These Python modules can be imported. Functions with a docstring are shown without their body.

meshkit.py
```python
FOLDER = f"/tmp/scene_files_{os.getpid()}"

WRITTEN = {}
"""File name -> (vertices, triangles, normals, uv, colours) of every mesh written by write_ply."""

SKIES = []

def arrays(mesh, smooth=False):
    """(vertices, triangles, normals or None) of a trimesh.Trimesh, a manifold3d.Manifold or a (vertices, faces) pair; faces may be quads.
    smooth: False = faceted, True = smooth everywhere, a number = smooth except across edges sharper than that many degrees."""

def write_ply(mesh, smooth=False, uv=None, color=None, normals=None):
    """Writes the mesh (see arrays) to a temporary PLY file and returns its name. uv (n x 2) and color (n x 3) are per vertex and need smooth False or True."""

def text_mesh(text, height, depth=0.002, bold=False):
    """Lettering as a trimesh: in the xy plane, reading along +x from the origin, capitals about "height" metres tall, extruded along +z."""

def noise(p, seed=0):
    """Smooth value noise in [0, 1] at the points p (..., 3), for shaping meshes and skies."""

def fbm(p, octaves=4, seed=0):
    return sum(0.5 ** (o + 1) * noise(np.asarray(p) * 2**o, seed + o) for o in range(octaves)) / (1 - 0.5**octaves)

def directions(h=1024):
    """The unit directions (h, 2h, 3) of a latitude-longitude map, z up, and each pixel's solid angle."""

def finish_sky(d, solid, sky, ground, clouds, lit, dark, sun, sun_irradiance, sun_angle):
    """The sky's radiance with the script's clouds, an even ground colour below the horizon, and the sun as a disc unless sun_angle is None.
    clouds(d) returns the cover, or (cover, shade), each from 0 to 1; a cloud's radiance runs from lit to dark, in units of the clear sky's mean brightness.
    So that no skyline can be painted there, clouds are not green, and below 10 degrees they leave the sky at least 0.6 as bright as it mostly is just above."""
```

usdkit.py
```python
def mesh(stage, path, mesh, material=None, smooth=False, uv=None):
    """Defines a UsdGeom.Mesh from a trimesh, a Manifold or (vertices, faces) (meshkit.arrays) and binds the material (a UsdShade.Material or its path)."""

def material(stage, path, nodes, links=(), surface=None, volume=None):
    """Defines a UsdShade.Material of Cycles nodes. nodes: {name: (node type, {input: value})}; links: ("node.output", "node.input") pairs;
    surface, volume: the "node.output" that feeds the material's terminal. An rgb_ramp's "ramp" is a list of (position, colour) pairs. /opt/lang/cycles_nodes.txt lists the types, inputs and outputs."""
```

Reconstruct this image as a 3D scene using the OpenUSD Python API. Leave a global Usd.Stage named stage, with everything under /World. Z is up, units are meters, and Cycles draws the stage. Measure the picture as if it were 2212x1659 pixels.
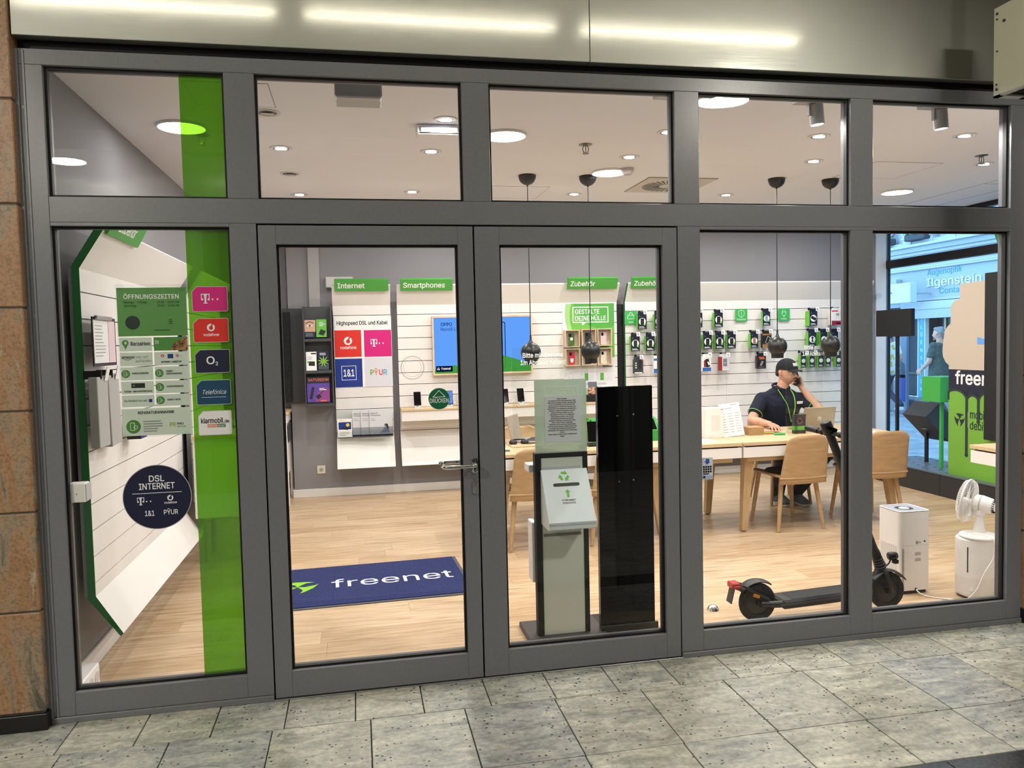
import math, random
import numpy as np, trimesh, manifold3d as m3, shapely
from shapely import affinity
from shapely.geometry import Polygon, Point, LineString, box as sbox
from shapely.ops import unary_union
import usdkit, meshkit
from pxr import Usd, UsdGeom, UsdLux, UsdShade, Gf, Sdf

stage = Usd.Stage.CreateInMemory()
UsdGeom.SetStageUpAxis(stage, 'Z'); UsdGeom.SetStageMetersPerUnit(stage, 1.0)
stage.DefinePrim('/World', 'Xform'); stage.DefinePrim('/World/Looks', 'Scope')
rng = random.Random(7)

# ------------------------------------------------------------------ camera, sky, exposure
def make_camera():
    yaw, pitch, roll = .1930, .0531, -.0226
    fwd = np.array([math.sin(yaw)*math.cos(pitch), math.cos(yaw)*math.cos(pitch), -math.sin(pitch)])
    right = np.array([math.cos(yaw), -math.sin(yaw), 0]); up = np.cross(right, fwd)
    c, s = math.cos(roll), math.sin(roll)
    r, u = c*right+s*up, -s*right+c*up
    cam = UsdGeom.Camera.Define(stage, '/World/camera')
    m = Gf.Matrix4d(*r, 0, *u, 0, *(-fwd), 0, 0, -3.5769, 1.5707, 1)
    UsdGeom.Xformable(cam).AddTransformOp().Set(m)
    cam.CreateHorizontalApertureAttr(36.0); cam.CreateVerticalApertureAttr(27.0)
    cam.CreateFocalLengthAttr(36*1701.27/2212); cam.CreateFStopAttr(0.0); cam.CreateFocusDistanceAttr(4.0)
    cam.CreateClippingRangeAttr(Gf.Vec2f(.05, 500))
    cam.CreateExposureAttr(EXPOSURE)
EXPOSURE = 0.0
SKY = (.42, .84, 1.38)          # overcast bluish daylight above the street
PANEL_L, SPOT_L, TUBE_L, ROUND_L = 13.0, 1050.0, 20.0, 260.0     # radiance of the round panels, the downlights and the unseen arcade tubes and round lamps
make_camera()
dome = UsdLux.DomeLight.Define(stage, '/World/sky')
dome.CreateColorAttr(Gf.Vec3f(*SKY)); dome.CreateIntensityAttr(1.0)

# ------------------------------------------------------------------ helpers
def lin(c):
    if isinstance(c, str):
        c = tuple(int(c[i:i+2], 16) for i in (0, 2, 4))
    return tuple((x/255/12.92 if x/255 <= .04045 else ((x/255+.055)/1.055)**2.4) for x in c)
_mats = {}
def mat(name, c='cccccc', rough=.5, metal=0., **kw):
    """Plain material; kw: principled inputs."""
    if name in _mats: return _mats[name]
    p = dict(base_color=lin(c), roughness=rough, metallic=metal); p.update(kw)
    _mats[name] = usdkit.material(stage, '/World/Looks/'+name, {'p': ('principled_bsdf', p)}, surface='p.BSDF')
    return _mats[name]
def mottled(name, c1, c2, scale=8., rough=.5, detail=4., bump=0., stretch=(1, 1, 1), metal=0., lo=.35, hi=.65, world=False, rough2=None, distortion=0.):
    src = ('geometry', {}) if world else ('texture_coordinate', {})
    nodes = {'t': src, 'm': ('mapping', {'mapping_type': 'point', 'scale': stretch}), 'n': ('noise_texture', {'scale': scale, 'detail': detail, 'roughness': .6, 'distortion': distortion}),
             'r': ('rgb_ramp', {'ramp': [(lo, lin(c1)), (hi, lin(c2))]}), 'p': ('principled_bsdf', {'roughness': rough, 'metallic': metal})}
    links = [('t.position' if world else 't.object', 'm.vector'), ('m.vector', 'n.vector'), ('n.fac', 'r.fac'), ('r.color', 'p.base_color')]
    if bump:
        nodes['b'] = ('bump', {'strength': bump, 'distance': .004}); links += [('n.fac', 'b.height'), ('b.normal', 'p.normal')]
    _mats[name] = usdkit.material(stage, '/World/Looks/'+name, nodes, links, surface='p.BSDF')
    return _mats[name]
def emit(name, c, strength):
    _mats[name] = usdkit.material(stage, '/World/Looks/'+name, {'e': ('emission', {'color': lin(c), 'strength': strength})}, surface='e.emission')
    return _mats[name]
def pane_mat(name, tint=(1, 1, 1), ior=1.45, gloss=0., diffuse=None, dmix=0.):
    nodes = {'t': ('transparent_bsdf', {'color': tint}), 'g': ('glossy_bsdf', {'color': (1, 1, 1), 'roughness': gloss}), 'f': ('fresnel', {'IOR': ior}), 'x': ('mix_closure', {}),
             'q': ('geometry', {}), 's': ('math', {'math_type': 'subtract', 'value1': 1.}), 'k': ('math', {'math_type': 'multiply'})}
    links = [('q.backfacing', 's.value2'), ('s.value', 'k.value1'), ('f.fac', 'k.value2'), ('k.value', 'x.fac'), ('g.BSDF', 'x.closure2')]
    if diffuse is not None:
        nodes['d'] = ('diffuse_bsdf', {'color': lin(diffuse)}); nodes['y'] = ('mix_closure', {'fac': dmix})
        links += [('t.BSDF', 'y.closure1'), ('d.BSDF', 'y.closure2'), ('y.closure', 'x.closure1')]
    else:
        links += [('t.BSDF', 'x.closure1')]
    _mats[name] = usdkit.material(stage, '/World/Looks/'+name, nodes, links, surface='x.closure')
    return _mats[name]

_used = {}
def fresh(parent, name):
    k = (parent, name); n = _used.get(k, -1)+1; _used[k] = n
    return f'{parent}/{name}' if n == 0 else f'{parent}/{name}_{n:03d}'
class Node:
    def __init__(s, path, off): s.path, s.off = path, np.asarray(off, float)
    @property
    def prim(s): return stage.GetPrimAtPath(s.path)
def tag(o, label=None, cat=None, group=None, kind=None):
    p = o.prim if isinstance(o, Node) else o
    for k, v in (('label', label), ('category', cat), ('group', group), ('kind', kind)):
        if v: p.SetCustomDataByKey(k, v)
    return o
def place(prim, at, rz=0.):
    x = UsdGeom.Xformable(prim); x.AddTranslateOp().Set(Gf.Vec3d(*map(float, at)))
    if rz: x.AddRotateZOp().Set(float(rz))
def thing(name, label, cat, at=(0, 0, 0), rz=0., group=None, kind=None, local=False):
    """An Xform at the thing's base. Parts are given in world coordinates, or with local=True in the thing's own."""
    path = fresh('/World', name); x = UsdGeom.Xform.Define(stage, path); place(x, at, rz)
    return tag(Node(path, (0, 0, 0) if local else at), label, cat, group, kind)
def part(t, name, mesh, m, smooth=False, label=None, kind=None):
    v, f, n = meshkit.arrays(mesh, False)
    path = fresh(t.path, name)
    usdkit.mesh(stage, path, trimesh.Trimesh(v-t.off, f, process=False), m, smooth=smooth)
    return tag(Node(path, t.off), label, None, None, kind)
def solo(name, mesh, m, label, cat, group=None, kind=None, smooth=False):
    v, f, n = meshkit.arrays(mesh, False)
    at = np.array([(v[:, 0].min()+v[:, 0].max())/2, (v[:, 1].min()+v[:, 1].max())/2, v[:, 2].min()])
    path = fresh('/World', name)
    g = usdkit.mesh(stage, path, trimesh.Trimesh(v-at, f, process=False), m, smooth=smooth); place(g, at)
    return tag(Node(path, at), label, cat, group, kind)
def dup(t, at, rz=0., label=None, group=None, cat=None):
    was = t.prim.GetCustomData()
    path = fresh('/World', t.path.split('/')[2]); x = UsdGeom.Xform.Define(stage, path)
    x.GetPrim().GetReferences().AddInternalReference(t.path)
    x.ClearXformOpOrder() if False else None
    ops = []
    o = x.GetPrim().CreateAttribute('xformOp:translate', Sdf.ValueTypeNames.Double3); o.Set(Gf.Vec3d(*map(float, at))); ops.append('xformOp:translate')
    o = x.GetPrim().CreateAttribute('xformOp:rotateZ', Sdf.ValueTypeNames.Float); o.Set(float(rz)); ops.append('xformOp:rotateZ')
    x.GetPrim().CreateAttribute('xformOpOrder', Sdf.ValueTypeNames.TokenArray, variability=Sdf.VariabilityUniform).Set(ops)
    x.GetPrim().SetInstanceable(True)
    return tag(Node(path, at), label or was['label'], cat or was['category'], group or was.get('group'))

# geometry
def box(x0, x1, y0, y1, z0, z1, b=0.):
    if b <= 0:
        m = trimesh.creation.box((x1-x0, y1-y0, z1-z0)); m.apply_translation(((x0+x1)/2, (y0+y1)/2, (z0+z1)/2)); return m
    b = min(b, (x1-x0)*.45, (y1-y0)*.45, (z1-z0)*.45); pts = []
    for x, sx in ((x0, 1), (x1, -1)):
        for y, sy in ((y0, 1), (y1, -1)):
            for z, sz in ((z0, 1), (z1, -1)):
                pts += [(x, y+sy*b, z+sz*b), (x+sx*b, y, z+sz*b), (x+sx*b, y+sy*b, z)]
    return trimesh.convex.convex_hull(np.array(pts))
def J(*ms):
    ms = [x for m in ms for x in (m if isinstance(m, (list, tuple)) else [m])]
    return trimesh.util.concatenate([tm(x) for x in ms])
def tm(m):
    if hasattr(m, 'to_mesh'):
        q = m.to_mesh(); return trimesh.Trimesh(q.vert_properties[:, :3], q.tri_verts, process=False)
    return m
def tube(pts, r, n=8, closed=False):
    p = np.asarray(pts, float); k = len(p); r = np.broadcast_to(np.asarray(r, float), (k,))
    t = np.roll(p, -1, 0)-np.roll(p, 1, 0) if closed else np.gradient(p, axis=0)
    t /= np.linalg.norm(t, axis=1, keepdims=True)+1e-12
    ref = np.array([0, 0, 1.]) if abs(t[0][2]) < .9 else np.array([1., 0, 0])
    a = np.cross(t[0], ref); a /= np.linalg.norm(a); A = [a]
    for i in range(1, k):
        a = A[-1]-t[i]*np.dot(A[-1], t[i]); A.append(a/(np.linalg.norm(a)+1e-12))
    A = np.array(A); B = np.cross(t, A); th = np.arange(n)*2*np.pi/n
    v = (p[:, None]+r[:, None, None]*(np.cos(th)[None, :, None]*A[:, None]+np.sin(th)[None, :, None]*B[:, None])).reshape(-1, 3)
    f = []
    for i in range(k if closed else k-1):
        i2 = (i+1) % k
        for j in range(n):
            j2 = (j+1) % n; f += [(i*n+j, i*n+j2, i2*n+j2), (i*n+j, i2*n+j2, i2*n+j)]
    if not closed:
        v = np.vstack([v, p[0], p[-1]]); c0, c1 = k*n, k*n+1
        f += [(c0, (j+1) % n, j) for j in range(n)]+[(c1, (k-1)*n+j, (k-1)*n+(j+1) % n) for j in range(n)]
    return trimesh.Trimesh(v, np.array(f), process=False)
def smoothpath(pts, n=24):
    p = np.asarray(pts, float); d = np.r_[0, np.cumsum(np.linalg.norm(np.diff(p, axis=0), axis=1))]
    from scipy.interpolate import PchipInterpolator
    return PchipInterpolator(d, p)(np.linspace(0, d[-1], n))
def lathe(prof, n=32, at=(0, 0, 0)):
    pr = np.array(prof, float); th = np.linspace(0, 2*np.pi, n, endpoint=False)
    v = np.array([(r*np.cos(a), r*np.sin(a), z) for r, z in pr for a in th]); f = []
    for i in range(len(pr)-1):
        for j in range(n):
            j2 = (j+1) % n; f += [(i*n+j, i*n+j2, (i+1)*n+j2), (i*n+j, (i+1)*n+j2, (i+1)*n+j)]
    m = trimesh.Trimesh(v+np.array(at), np.array(f), process=True); m.remove_unreferenced_vertices(); m.update_faces(m.nondegenerate_faces()); return m
def cyl(c, r, h, axis='z', n=24):
    m = trimesh.creation.cylinder(r, h, sections=n)
    if axis == 'y': m.apply_transform(trimesh.transformations.rotation_matrix(np.pi/2, (1, 0, 0)))
    if axis == 'x': m.apply_transform(trimesh.transformations.rotation_matrix(np.pi/2, (0, 1, 0)))
    m.apply_translation(c); return m
def rot(m, ang, axis, about=(0, 0, 0)):
    m = m.copy(); m.apply_transform(trimesh.transformations.rotation_matrix(math.radians(ang), axis, about)); return m
def mov(m, d): m = m.copy(); m.apply_translation(d); return m
def ext(poly, d=.001):
    """A flat 2-D shape (shapely or points) extruded along +z."""
    if not hasattr(poly, 'geom_type'): poly = Polygon(poly)
    gs = [g for g in getattr(poly, 'geoms', [poly]) if g.geom_type == 'Polygon' and g.area > 0]
    return trimesh.util.concatenate([trimesh.creation.extrude_polygon(g, d, engine='earcut') for g in gs])
def rrect(x0, y0, x1, y1, r): return sbox(x0+r, y0+r, x1-r, y1-r).buffer(r, quad_segs=4)
def disc(x, y, r, n=12): return Point(x, y).buffer(r, quad_segs=n)
def ring(x, y, r, w): return disc(x, y, r).difference(disc(x, y, r-w))
def line(pts, w): return LineString(pts).buffer(w/2, cap_style=2, join_style=2)
_FRAMES = {'F': np.array([(1, 0, 0), (0, 0, 1), (0, -1, 0)]), 'L': np.array([(0, 1, 0), (0, 0, 1), (1, 0, 0)]), 'R': np.array([(0, -1, 0), (0, 0, 1), (-1, 0, 0)]),
           'U': np.eye(3), 'B': np.array([(-1, 0, 0), (0, 0, 1), (0, 1, 0)])}
def on(face, mesh, o):
    """Local x right, y up, z out of the face, put at o. F faces the arcade (-y), L faces +x, R faces -x, U faces up, B faces +y."""
    return trimesh.Trimesh(np.asarray(mesh.vertices)@_FRAMES[face]+np.asarray(o, float), mesh.faces, process=False)
def text(s, h, w=None, x=0., y=0., align='l', bold=False, d=.0006, slant=0.):
    """Lettering in the local plane, capitals h tall, squeezed to width w when given; align l, c or r about x."""
    m = meshkit.text_mesh(s, h, d, bold); v = np.asarray(m.vertices).copy()
    x0, x1 = v[:, 0].min(), v[:, 0].max(); v[:, 0] -= x0
    k = w/(x1-x0) if w else 1.; v[:, 0] = v[:, 0]*k+slant*v[:, 1]; W = (x1-x0)*k
    v[:, 0] += x-(W/2 if align == 'c' else W if align == 'r' else 0); v[:, 1] += y
    return trimesh.Trimesh(v, m.faces, process=False)
def lines(x0, y0, n, gap, w, h, seed=0):
    """Rows of short bars for small print that cannot be read."""
    r = random.Random(seed); out = []
    for i in range(n):
        out.append(sbox(x0, y0-i*gap-h, x0+w*r.uniform(.6, 1), y0-i*gap))
    return unary_union(out)

# ------------------------------------------------------------------ materials
FRAME = mottled('frame_grey_metal', '74767b', '7a7c80', 60, .29, metal=0., lo=.3, hi=.7)
BEAD = mat('bead_grey', '5b5d61', .45)
DARKGAP = mat('gasket_black', '0b0b0c', .6)
GLASS = pane_mat('window_glass', (.985, .99, .988), 1.4)
STEEL = usdkit.material(stage, '/World/Looks/brushed_steel', {'t': ('geometry', {}), 'm': ('mapping', {'scale': (2.0, 1, 60)}), 'n': ('noise_texture', {'scale': 3.0, 'detail': 3}),
    'r': ('rgb_ramp', {'ramp': [(.3, (.115,)*3), (.7, (.165,)*3)]}), 'g1': ('glossy_bsdf', {'color': (.54, .55, .51)}), 'g2': ('glossy_bsdf', {'color': (.54, .56, .51), 'roughness': .52}), 'x': ('mix_closure', {'fac': .72})},
    [('t.position', 'm.vector'), ('m.vector', 'n.vector'), ('n.fac', 'r.fac'), ('r.color', 'g1.roughness'), ('g1.BSDF', 'x.closure1'), ('g2.BSDF', 'x.closure2')], surface='x.closure')
CEIL = mat('ceiling_paint', 'e6e7ee', .9)
WALLGREY = mat('wall_paint_grey', '8f8e92', .85)
WHITEP = mat('white_board', 'ebe8e4', .45)
WHITEG = mat('white_gloss', 'eeedeb', .3)
BASEW = mat('white_skirting', 'e6e3df', .5)
BLACK = mat('black_plastic', '141416', .4)
BLACKM = mat('black_matt', '17181a', .7)
BLACKG = mat('black_gloss', '050607', .08, specular_ior_level=.22)
DGREY = mat('dark_grey', '3a3c3e', .6)
LGREY = mat('light_grey', 'b9babb', .5)
CHROME = mat('chrome', 'd5d5d5', .12, 1.)
ALU = mat('aluminium', 'b8b9ba', .35, 1.)
GREEN = mat('sign_green', '4ea346', .5)
GREEND = mat('edge_green', '1f7a3a', .5)
GREENL = mat('leaf_green', '9ad43c', .5)
GREENM = mat('mid_green', '5fb23c', .5)
NAVY = mat('navy', '10153a', .5)
MAGENTA = mat('magenta', 'd4147c', .5)
RED = mat('signal_red', 'dc2a1e', .5)
ORANGE = mat('orange', 'e2703a', .5)
BLUE1 = mat('deep_blue', '10338c', .5)
TEAL = mat('petrol', '0b4566', .5)
PRINTW = mat('print_white', 'f2f2f2', .5)
PRINTK = mat('print_black', '1b1b1e', .6)
PRINTG = mat('print_grey', '9a9a9a', .6)
PAPER = mat('paper', 'f0f0ee', .7)
PALEG = mat('pale_green_card', 'd7e4d6', .6)
CARD = mat('cardboard', 'b08d60', .8)
PURPLE = mat('purple', '5b3fa0', .5)
SKYB = mat('sky_blue_print', '6aa6f0', .5)
YELLOW = mat('yellow', 'e8d23a', .5)
CLEAR = pane_mat('clear_acrylic', (.95, .97, .96), 1.45)
FROST = pane_mat('frosted_acrylic', (.84, .92, .86), 1.4, .1, 'd6e6d8', .66)
FILM = pane_mat('green_film', (.40, .70, .14), 1.5, .12, '84c845', .24)
WOOD = mottled('oak_veneer', 'cbae86', 'dcc29b', 5, .5, 5, 0, (1, 9, 9), lo=.3, hi=.7)
WOODV = mottled('oak_veneer_upright', 'bd9d74', 'ceb086', 5, .5, 5, 0, (9, 9, 1), lo=.3, hi=.7)
PALEW = mottled('pale_wood', 'd2b892', 'e0c9a6', 5, .5, 4)
CHAIRW = mottled('oak_chair', 'b39168', 'c5a57b', 4, .45, 5, 0, (1.2, 8, 8), lo=.3, hi=.7)
# ------------------------------------------------------------------ large structure
XL, XR, YB, ZC = -1.345, 6.25, 4.85, 2.87        # shop: left wall, street glazing, back wall, ceiling
YO = -5.3                                         # shop front across the arcade

# pavement of the arcade: a slab with granite tiles let into it
def granite(name, a, b, c, seed):
    nodes = {'t': ('geometry', {}), 'm': ('mapping', {'location': (seed, seed*.7, 0), 'rotation': (0, 0, .5), 'scale': (1, 2.6, 1)}), 'n': ('noise_texture', {'scale': 5.5, 'detail': 8, 'roughness': .68, 'distortion': .8}),
             'r': ('rgb_ramp', {'ramp': [(.30, lin(a)), (.5, lin(b)), (.68, lin(c))]}),
             'n2': ('noise_texture', {'scale': 38, 'detail': 3, 'roughness': .6}), 'r2': ('rgb_ramp', {'ramp': [(.40, (.74,)*3), (.6, (1.04,)*3)]}), 'x': ('mix', {'mix_type': 'multiply', 'fac': .8}),
             'v': ('voronoi_texture', {'scale': 34, 'randomness': 1.}), 'r3': ('rgb_ramp', {'ramp': [(.15, (0.10,)*3), (.20, (1., 1., 1.))]}), 'n4': ('noise_texture', {'scale': 7, 'detail': 2}), 'r4': ('rgb_ramp', {'ramp': [(.50, (1., 1., 1.)), (.56, (0., 0., 0.))]}),
             'x2': ('mix', {'mix_type': 'multiply'}), 'o': ('object_info', {}), 'r5': ('rgb_ramp', {'ramp': [(0, (.93, .93, .95)), (1, (1.06, 1.06, 1.03))]}), 'x3': ('mix', {'mix_type': 'multiply', 'fac': 1.}),
             'p': ('principled_bsdf', {'roughness': .38}), 'iv': ('math', {'math_type': 'subtract', 'value1': 1.})}
    links = [('t.position', 'm.vector'), ('m.vector', 'n.vector'), ('n.fac', 'r.fac'), ('t.position', 'n2.vector'), ('n2.fac', 'r2.fac'), ('r.color', 'x.color1'), ('r2.color', 'x.color2'),
             ('t.position', 'v.vector'), ('v.distance', 'r3.fac'), ('t.position', 'n4.vector'), ('n4.fac', 'iv.value2'), ('iv.value', 'r4.fac'), ('r4.color', 'x2.fac'), ('x.color', 'x2.color1'), ('r3.color', 'x2.color2'),
             ('o.random', 'r5.fac'), ('x2.color', 'x3.color1'), ('r5.color', 'x3.color2'), ('x3.color', 'p.base_color')]
    _mats[name] = usdkit.material(stage, '/World/Looks/'+name, nodes, links, surface='p.BSDF')
    return _mats[name]
TILES = [granite(f'floor_granite_{i}', a, b, c, i*3.1) for i, (a, b, c) in enumerate([('7b7e81', 'abada4', 'cbc9ba'), ('76797e', 'a4a6a2', 'c6c5b8'), ('84867f', 'b0b0a3', 'cecbba')])]
GROUT = mat('grout', '3b3a38', .9)
pave = thing('pavement', 'grey green speckled granite tile floor of the shopping arcade', 'floor', (1, -2.6, -.1), kind='structure')
part(pave, 'slab', box(-7, 6.3, YO-.3, .09, -.12, -.006), GROUT)
def tile_row(y0, y1, w, off, x0=-3., x1=6.2):
    k = math.floor((x0-off)/w)
    while off+k*w < x1:
        a = off+k*w+.0025; b = a+w-.005
        part(pave, 'tile', box(a, b, y0+.0025, y1-.0025, -.02, rng.uniform(-.0004, .0004), .0015), TILES[rng.randrange(3)]); k += 1
tile_row(-.281, .04, .29, -.057)
tile_row(-.771, -.281, .398, .006)
tile_row(-1.116, -.771, .396, .0075)
DARKTILE = mottled('dark_granite', '1d1f22', '34373b', 60, .25, 4, world=True)
k = 0
for i in range(24):
    x = -3.0+i*.39
    part(pave, 'border_tile', box(x+.002, x+.388, -1.31, -1.118, -.02, 0, .0015), DARKTILE, label='black granite border tile')
part(pave, 'far_tiles', J(*[box(-3+i*.4+.003, -3+i*.4+.397, -1.31-.4*(j+1)+.003, -1.31-.4*j-.003, -.02, 0) for i in range(23) for j in range(10)]), TILES[1], kind='stuff')

# stone piers either side of the shop front
def pierstone(name, seed):
    nodes = {'t': ('geometry', {}), 'm': ('mapping', {'location': (seed, 0, seed*.4), 'rotation': (0, -.5, 0), 'scale': (3.2, 1, .9)}), 'n': ('noise_texture', {'scale': 2.6, 'detail': 5, 'roughness': .65, 'distortion': 1.4}),
             'r': ('rgb_ramp', {'ramp': [(.30, lin('625d53')), (.40, lin('9d8c76')), (.50, lin('ad8763')), (.60, lin('a07a5a')), (.68, lin('b3a78f'))]}),
             'n2': ('noise_texture', {'scale': 90, 'detail': 3, 'roughness': .7}), 'r2': ('rgb_ramp', {'ramp': [(.33, (.35,)*3), (.5, (.95,)*3), (.7, (1.2,)*3)]}), 'x': ('mix', {'mix_type': 'multiply', 'fac': .6}), 'p': ('principled_bsdf', {'roughness': .45})}
    return usdkit.material(stage, '/World/Looks/'+name, nodes, [('t.position', 'm.vector'), ('m.vector', 'n.vector'), ('n.fac', 'r.fac'), ('t.position', 'n2.vector'), ('n2.fac', 'r2.fac'), ('r.color', 'x.color1'), ('r2.color', 'x.color2'), ('x.color', 'p.base_color')], surface='p.BSDF')
PST = [pierstone(f'pier_granite_{i}', i*2.3) for i in range(3)]
MORTAR = mat('mortar', '6f6b63', .9)
for name, xa, xb, lab in (('wall_left', -1.93, -1.323, 'pier of large orange and grey granite slabs by the green window'), ('wall_right', 3.466, 4.07, 'pier of large orange and grey granite slabs by the blade lamp')):
    pier = thing(name, lab, 'pier', ((xa+xb)/2, 0, 0), kind='structure')
    part(pier, 'core', box(xa+.01, xb-.006, -.042, .07, 0, 3.6), MORTAR)
    zs = [.075, .501, .915, 1.333, 1.755, 2.172, 2.589, 3.005, 3.42]
    for i in range(len(zs)-1):
        part(pier, 'stone', box(xa, xb, -.05, .12, zs[i]+.004, zs[i+1]-.004, .004), PST[(i*2+(xa > 0)) % 3])
    part(pier, 'plinth', box(xa, xb+.008 if xa < 0 else xb, -.058, .12, 0, .071, .003), BLACK, label='black stone plinth')
solo('wall_outer', J(box(-7, -1.93, -.04, .3, 0, 3.6), box(4.07, 6.2, -.04, .3, 0, 3.6)), mat('arcade_wall', '9c9388', .8), 'plain arcade wall beyond the granite piers', 'wall', kind='structure')

# brushed steel fascia over the shop front
fas = thing('fascia', 'brushed steel fascia band over the shop front reflecting the tube lamps', 'fascia', (1, 0, 2.84), kind='structure')
for a, b in ((-1.318, 1.0905), (1.0925, 3.466)):
    part(fas, 'panel', box(a, b, -.035, .02, 2.846, 3.6, .002), STEEL)
part(fas, 'shadow_channel', box(-1.323, 3.466, .035, .1, 2.80, 2.86), DARKGAP)
part(fas, 'backing', box(-1.323, 3.466, .02, .1, 2.86, 3.6), DGREY)

# glazed shop front
win = thing('window_1', 'grey metal framed glazed shop front around the double door', 'window', (1, 0, 0), kind='structure')
FD = .075
XS = [-1.327, -1.224, -.522, -.397, .496, .621, 1.514, 1.637, 2.446, 2.570, 3.376, 3.466]
fr = lambda n, *b: part(win, n, box(*b, .0015), FRAME)
fr('header', -1.327, 3.466, 0, FD, 2.743, 2.806)
for a, b in ((XS[2], XS[3]), (XS[4], XS[5]), (XS[6], XS[7]), (XS[8], XS[9])):
    fr('mullion', a, b, 0, FD, 2.2125, 2.7425)
for a, b in ((-1.327, -1.2243), (3.3763, 3.466)): fr('jamb', a, b, 0, FD, .026, 2.7425)
part(win, 'jamb_rib', box(-1.327, -1.310, -.012, 0, .026, 2.8, .001), FRAME)
part(win, 'jamb_rib', box(-1.296, -1.288, -.004, 0, .026, 2.8, .001), FRAME)
fr('transom', -1.2237, 3.3757, 0, FD, 2.1075, 2.212)
fr('transom', -1.2237, -.522, 0, FD, 2.092, 2.1072); fr('transom', 1.637, 3.3757, 0, FD, 2.092, 2.1072)
for a, b in ((-.522, -.411), (1.524, 1.637), (2.446, 2.570)): fr('mullion', a, b, 0, FD, .026, 2.107 if a < 2 else 2.0918)
fr('sill', -1.2237, -.5222, 0, FD, .026, .125); fr('sill', 1.6372, 2.4458, 0, FD, .026, .125); fr('sill', 2.5702, 3.3758, 0, FD, .026, .125)
part(win, 'kick_plate', J(box(-1.327, -.411, -.010, FD, 0, .025, .002), box(1.524, 3.466, -.010, FD, 0, .025, .002)), FRAME)
part(win, 'threshold', box(-.411, 1.524, -.012, FD, 0, .006, .001), ALU)
def glaze(t, x0, x1, z0, z1):
    g, i = .010, .028
    part(t, 'gasket', J(box(x0, x1, i-.006, i+.018, z1-g, z1), box(x0, x1, i-.006, i+.018, z0, z0+g), box(x0, x0+g, i-.006, i+.018, z0+g, z1-g), box(x1-g, x1, i-.006, i+.018, z0+g, z1-g)), DARKGAP)
    part(t, 'glazing_bead', J(box(x0, x1, i+.018, FD, z1-.006, z1), box(x0, x1, i+.018, FD, z0, z0+.006), box(x0, x0+.006, i+.018, FD, z0+.006, z1-.006), box(x1-.006, x1, i+.018, FD, z0+.006, z1-.006)), BEAD)
    part(t, 'pane', box(x0+.004, x1-.004, i, i+.008, z0+.004, z1-.004), GLASS)
for a, b in ((1, 2), (3, 4), (5, 6), (7, 8), (9, 10)): glaze(win, XS[a], XS[b], 2.212, 2.743)
for a, b in ((1, 2), (7, 8), (9, 10)): glaze(win, XS[a], XS[b], .125, 2.092)
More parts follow.
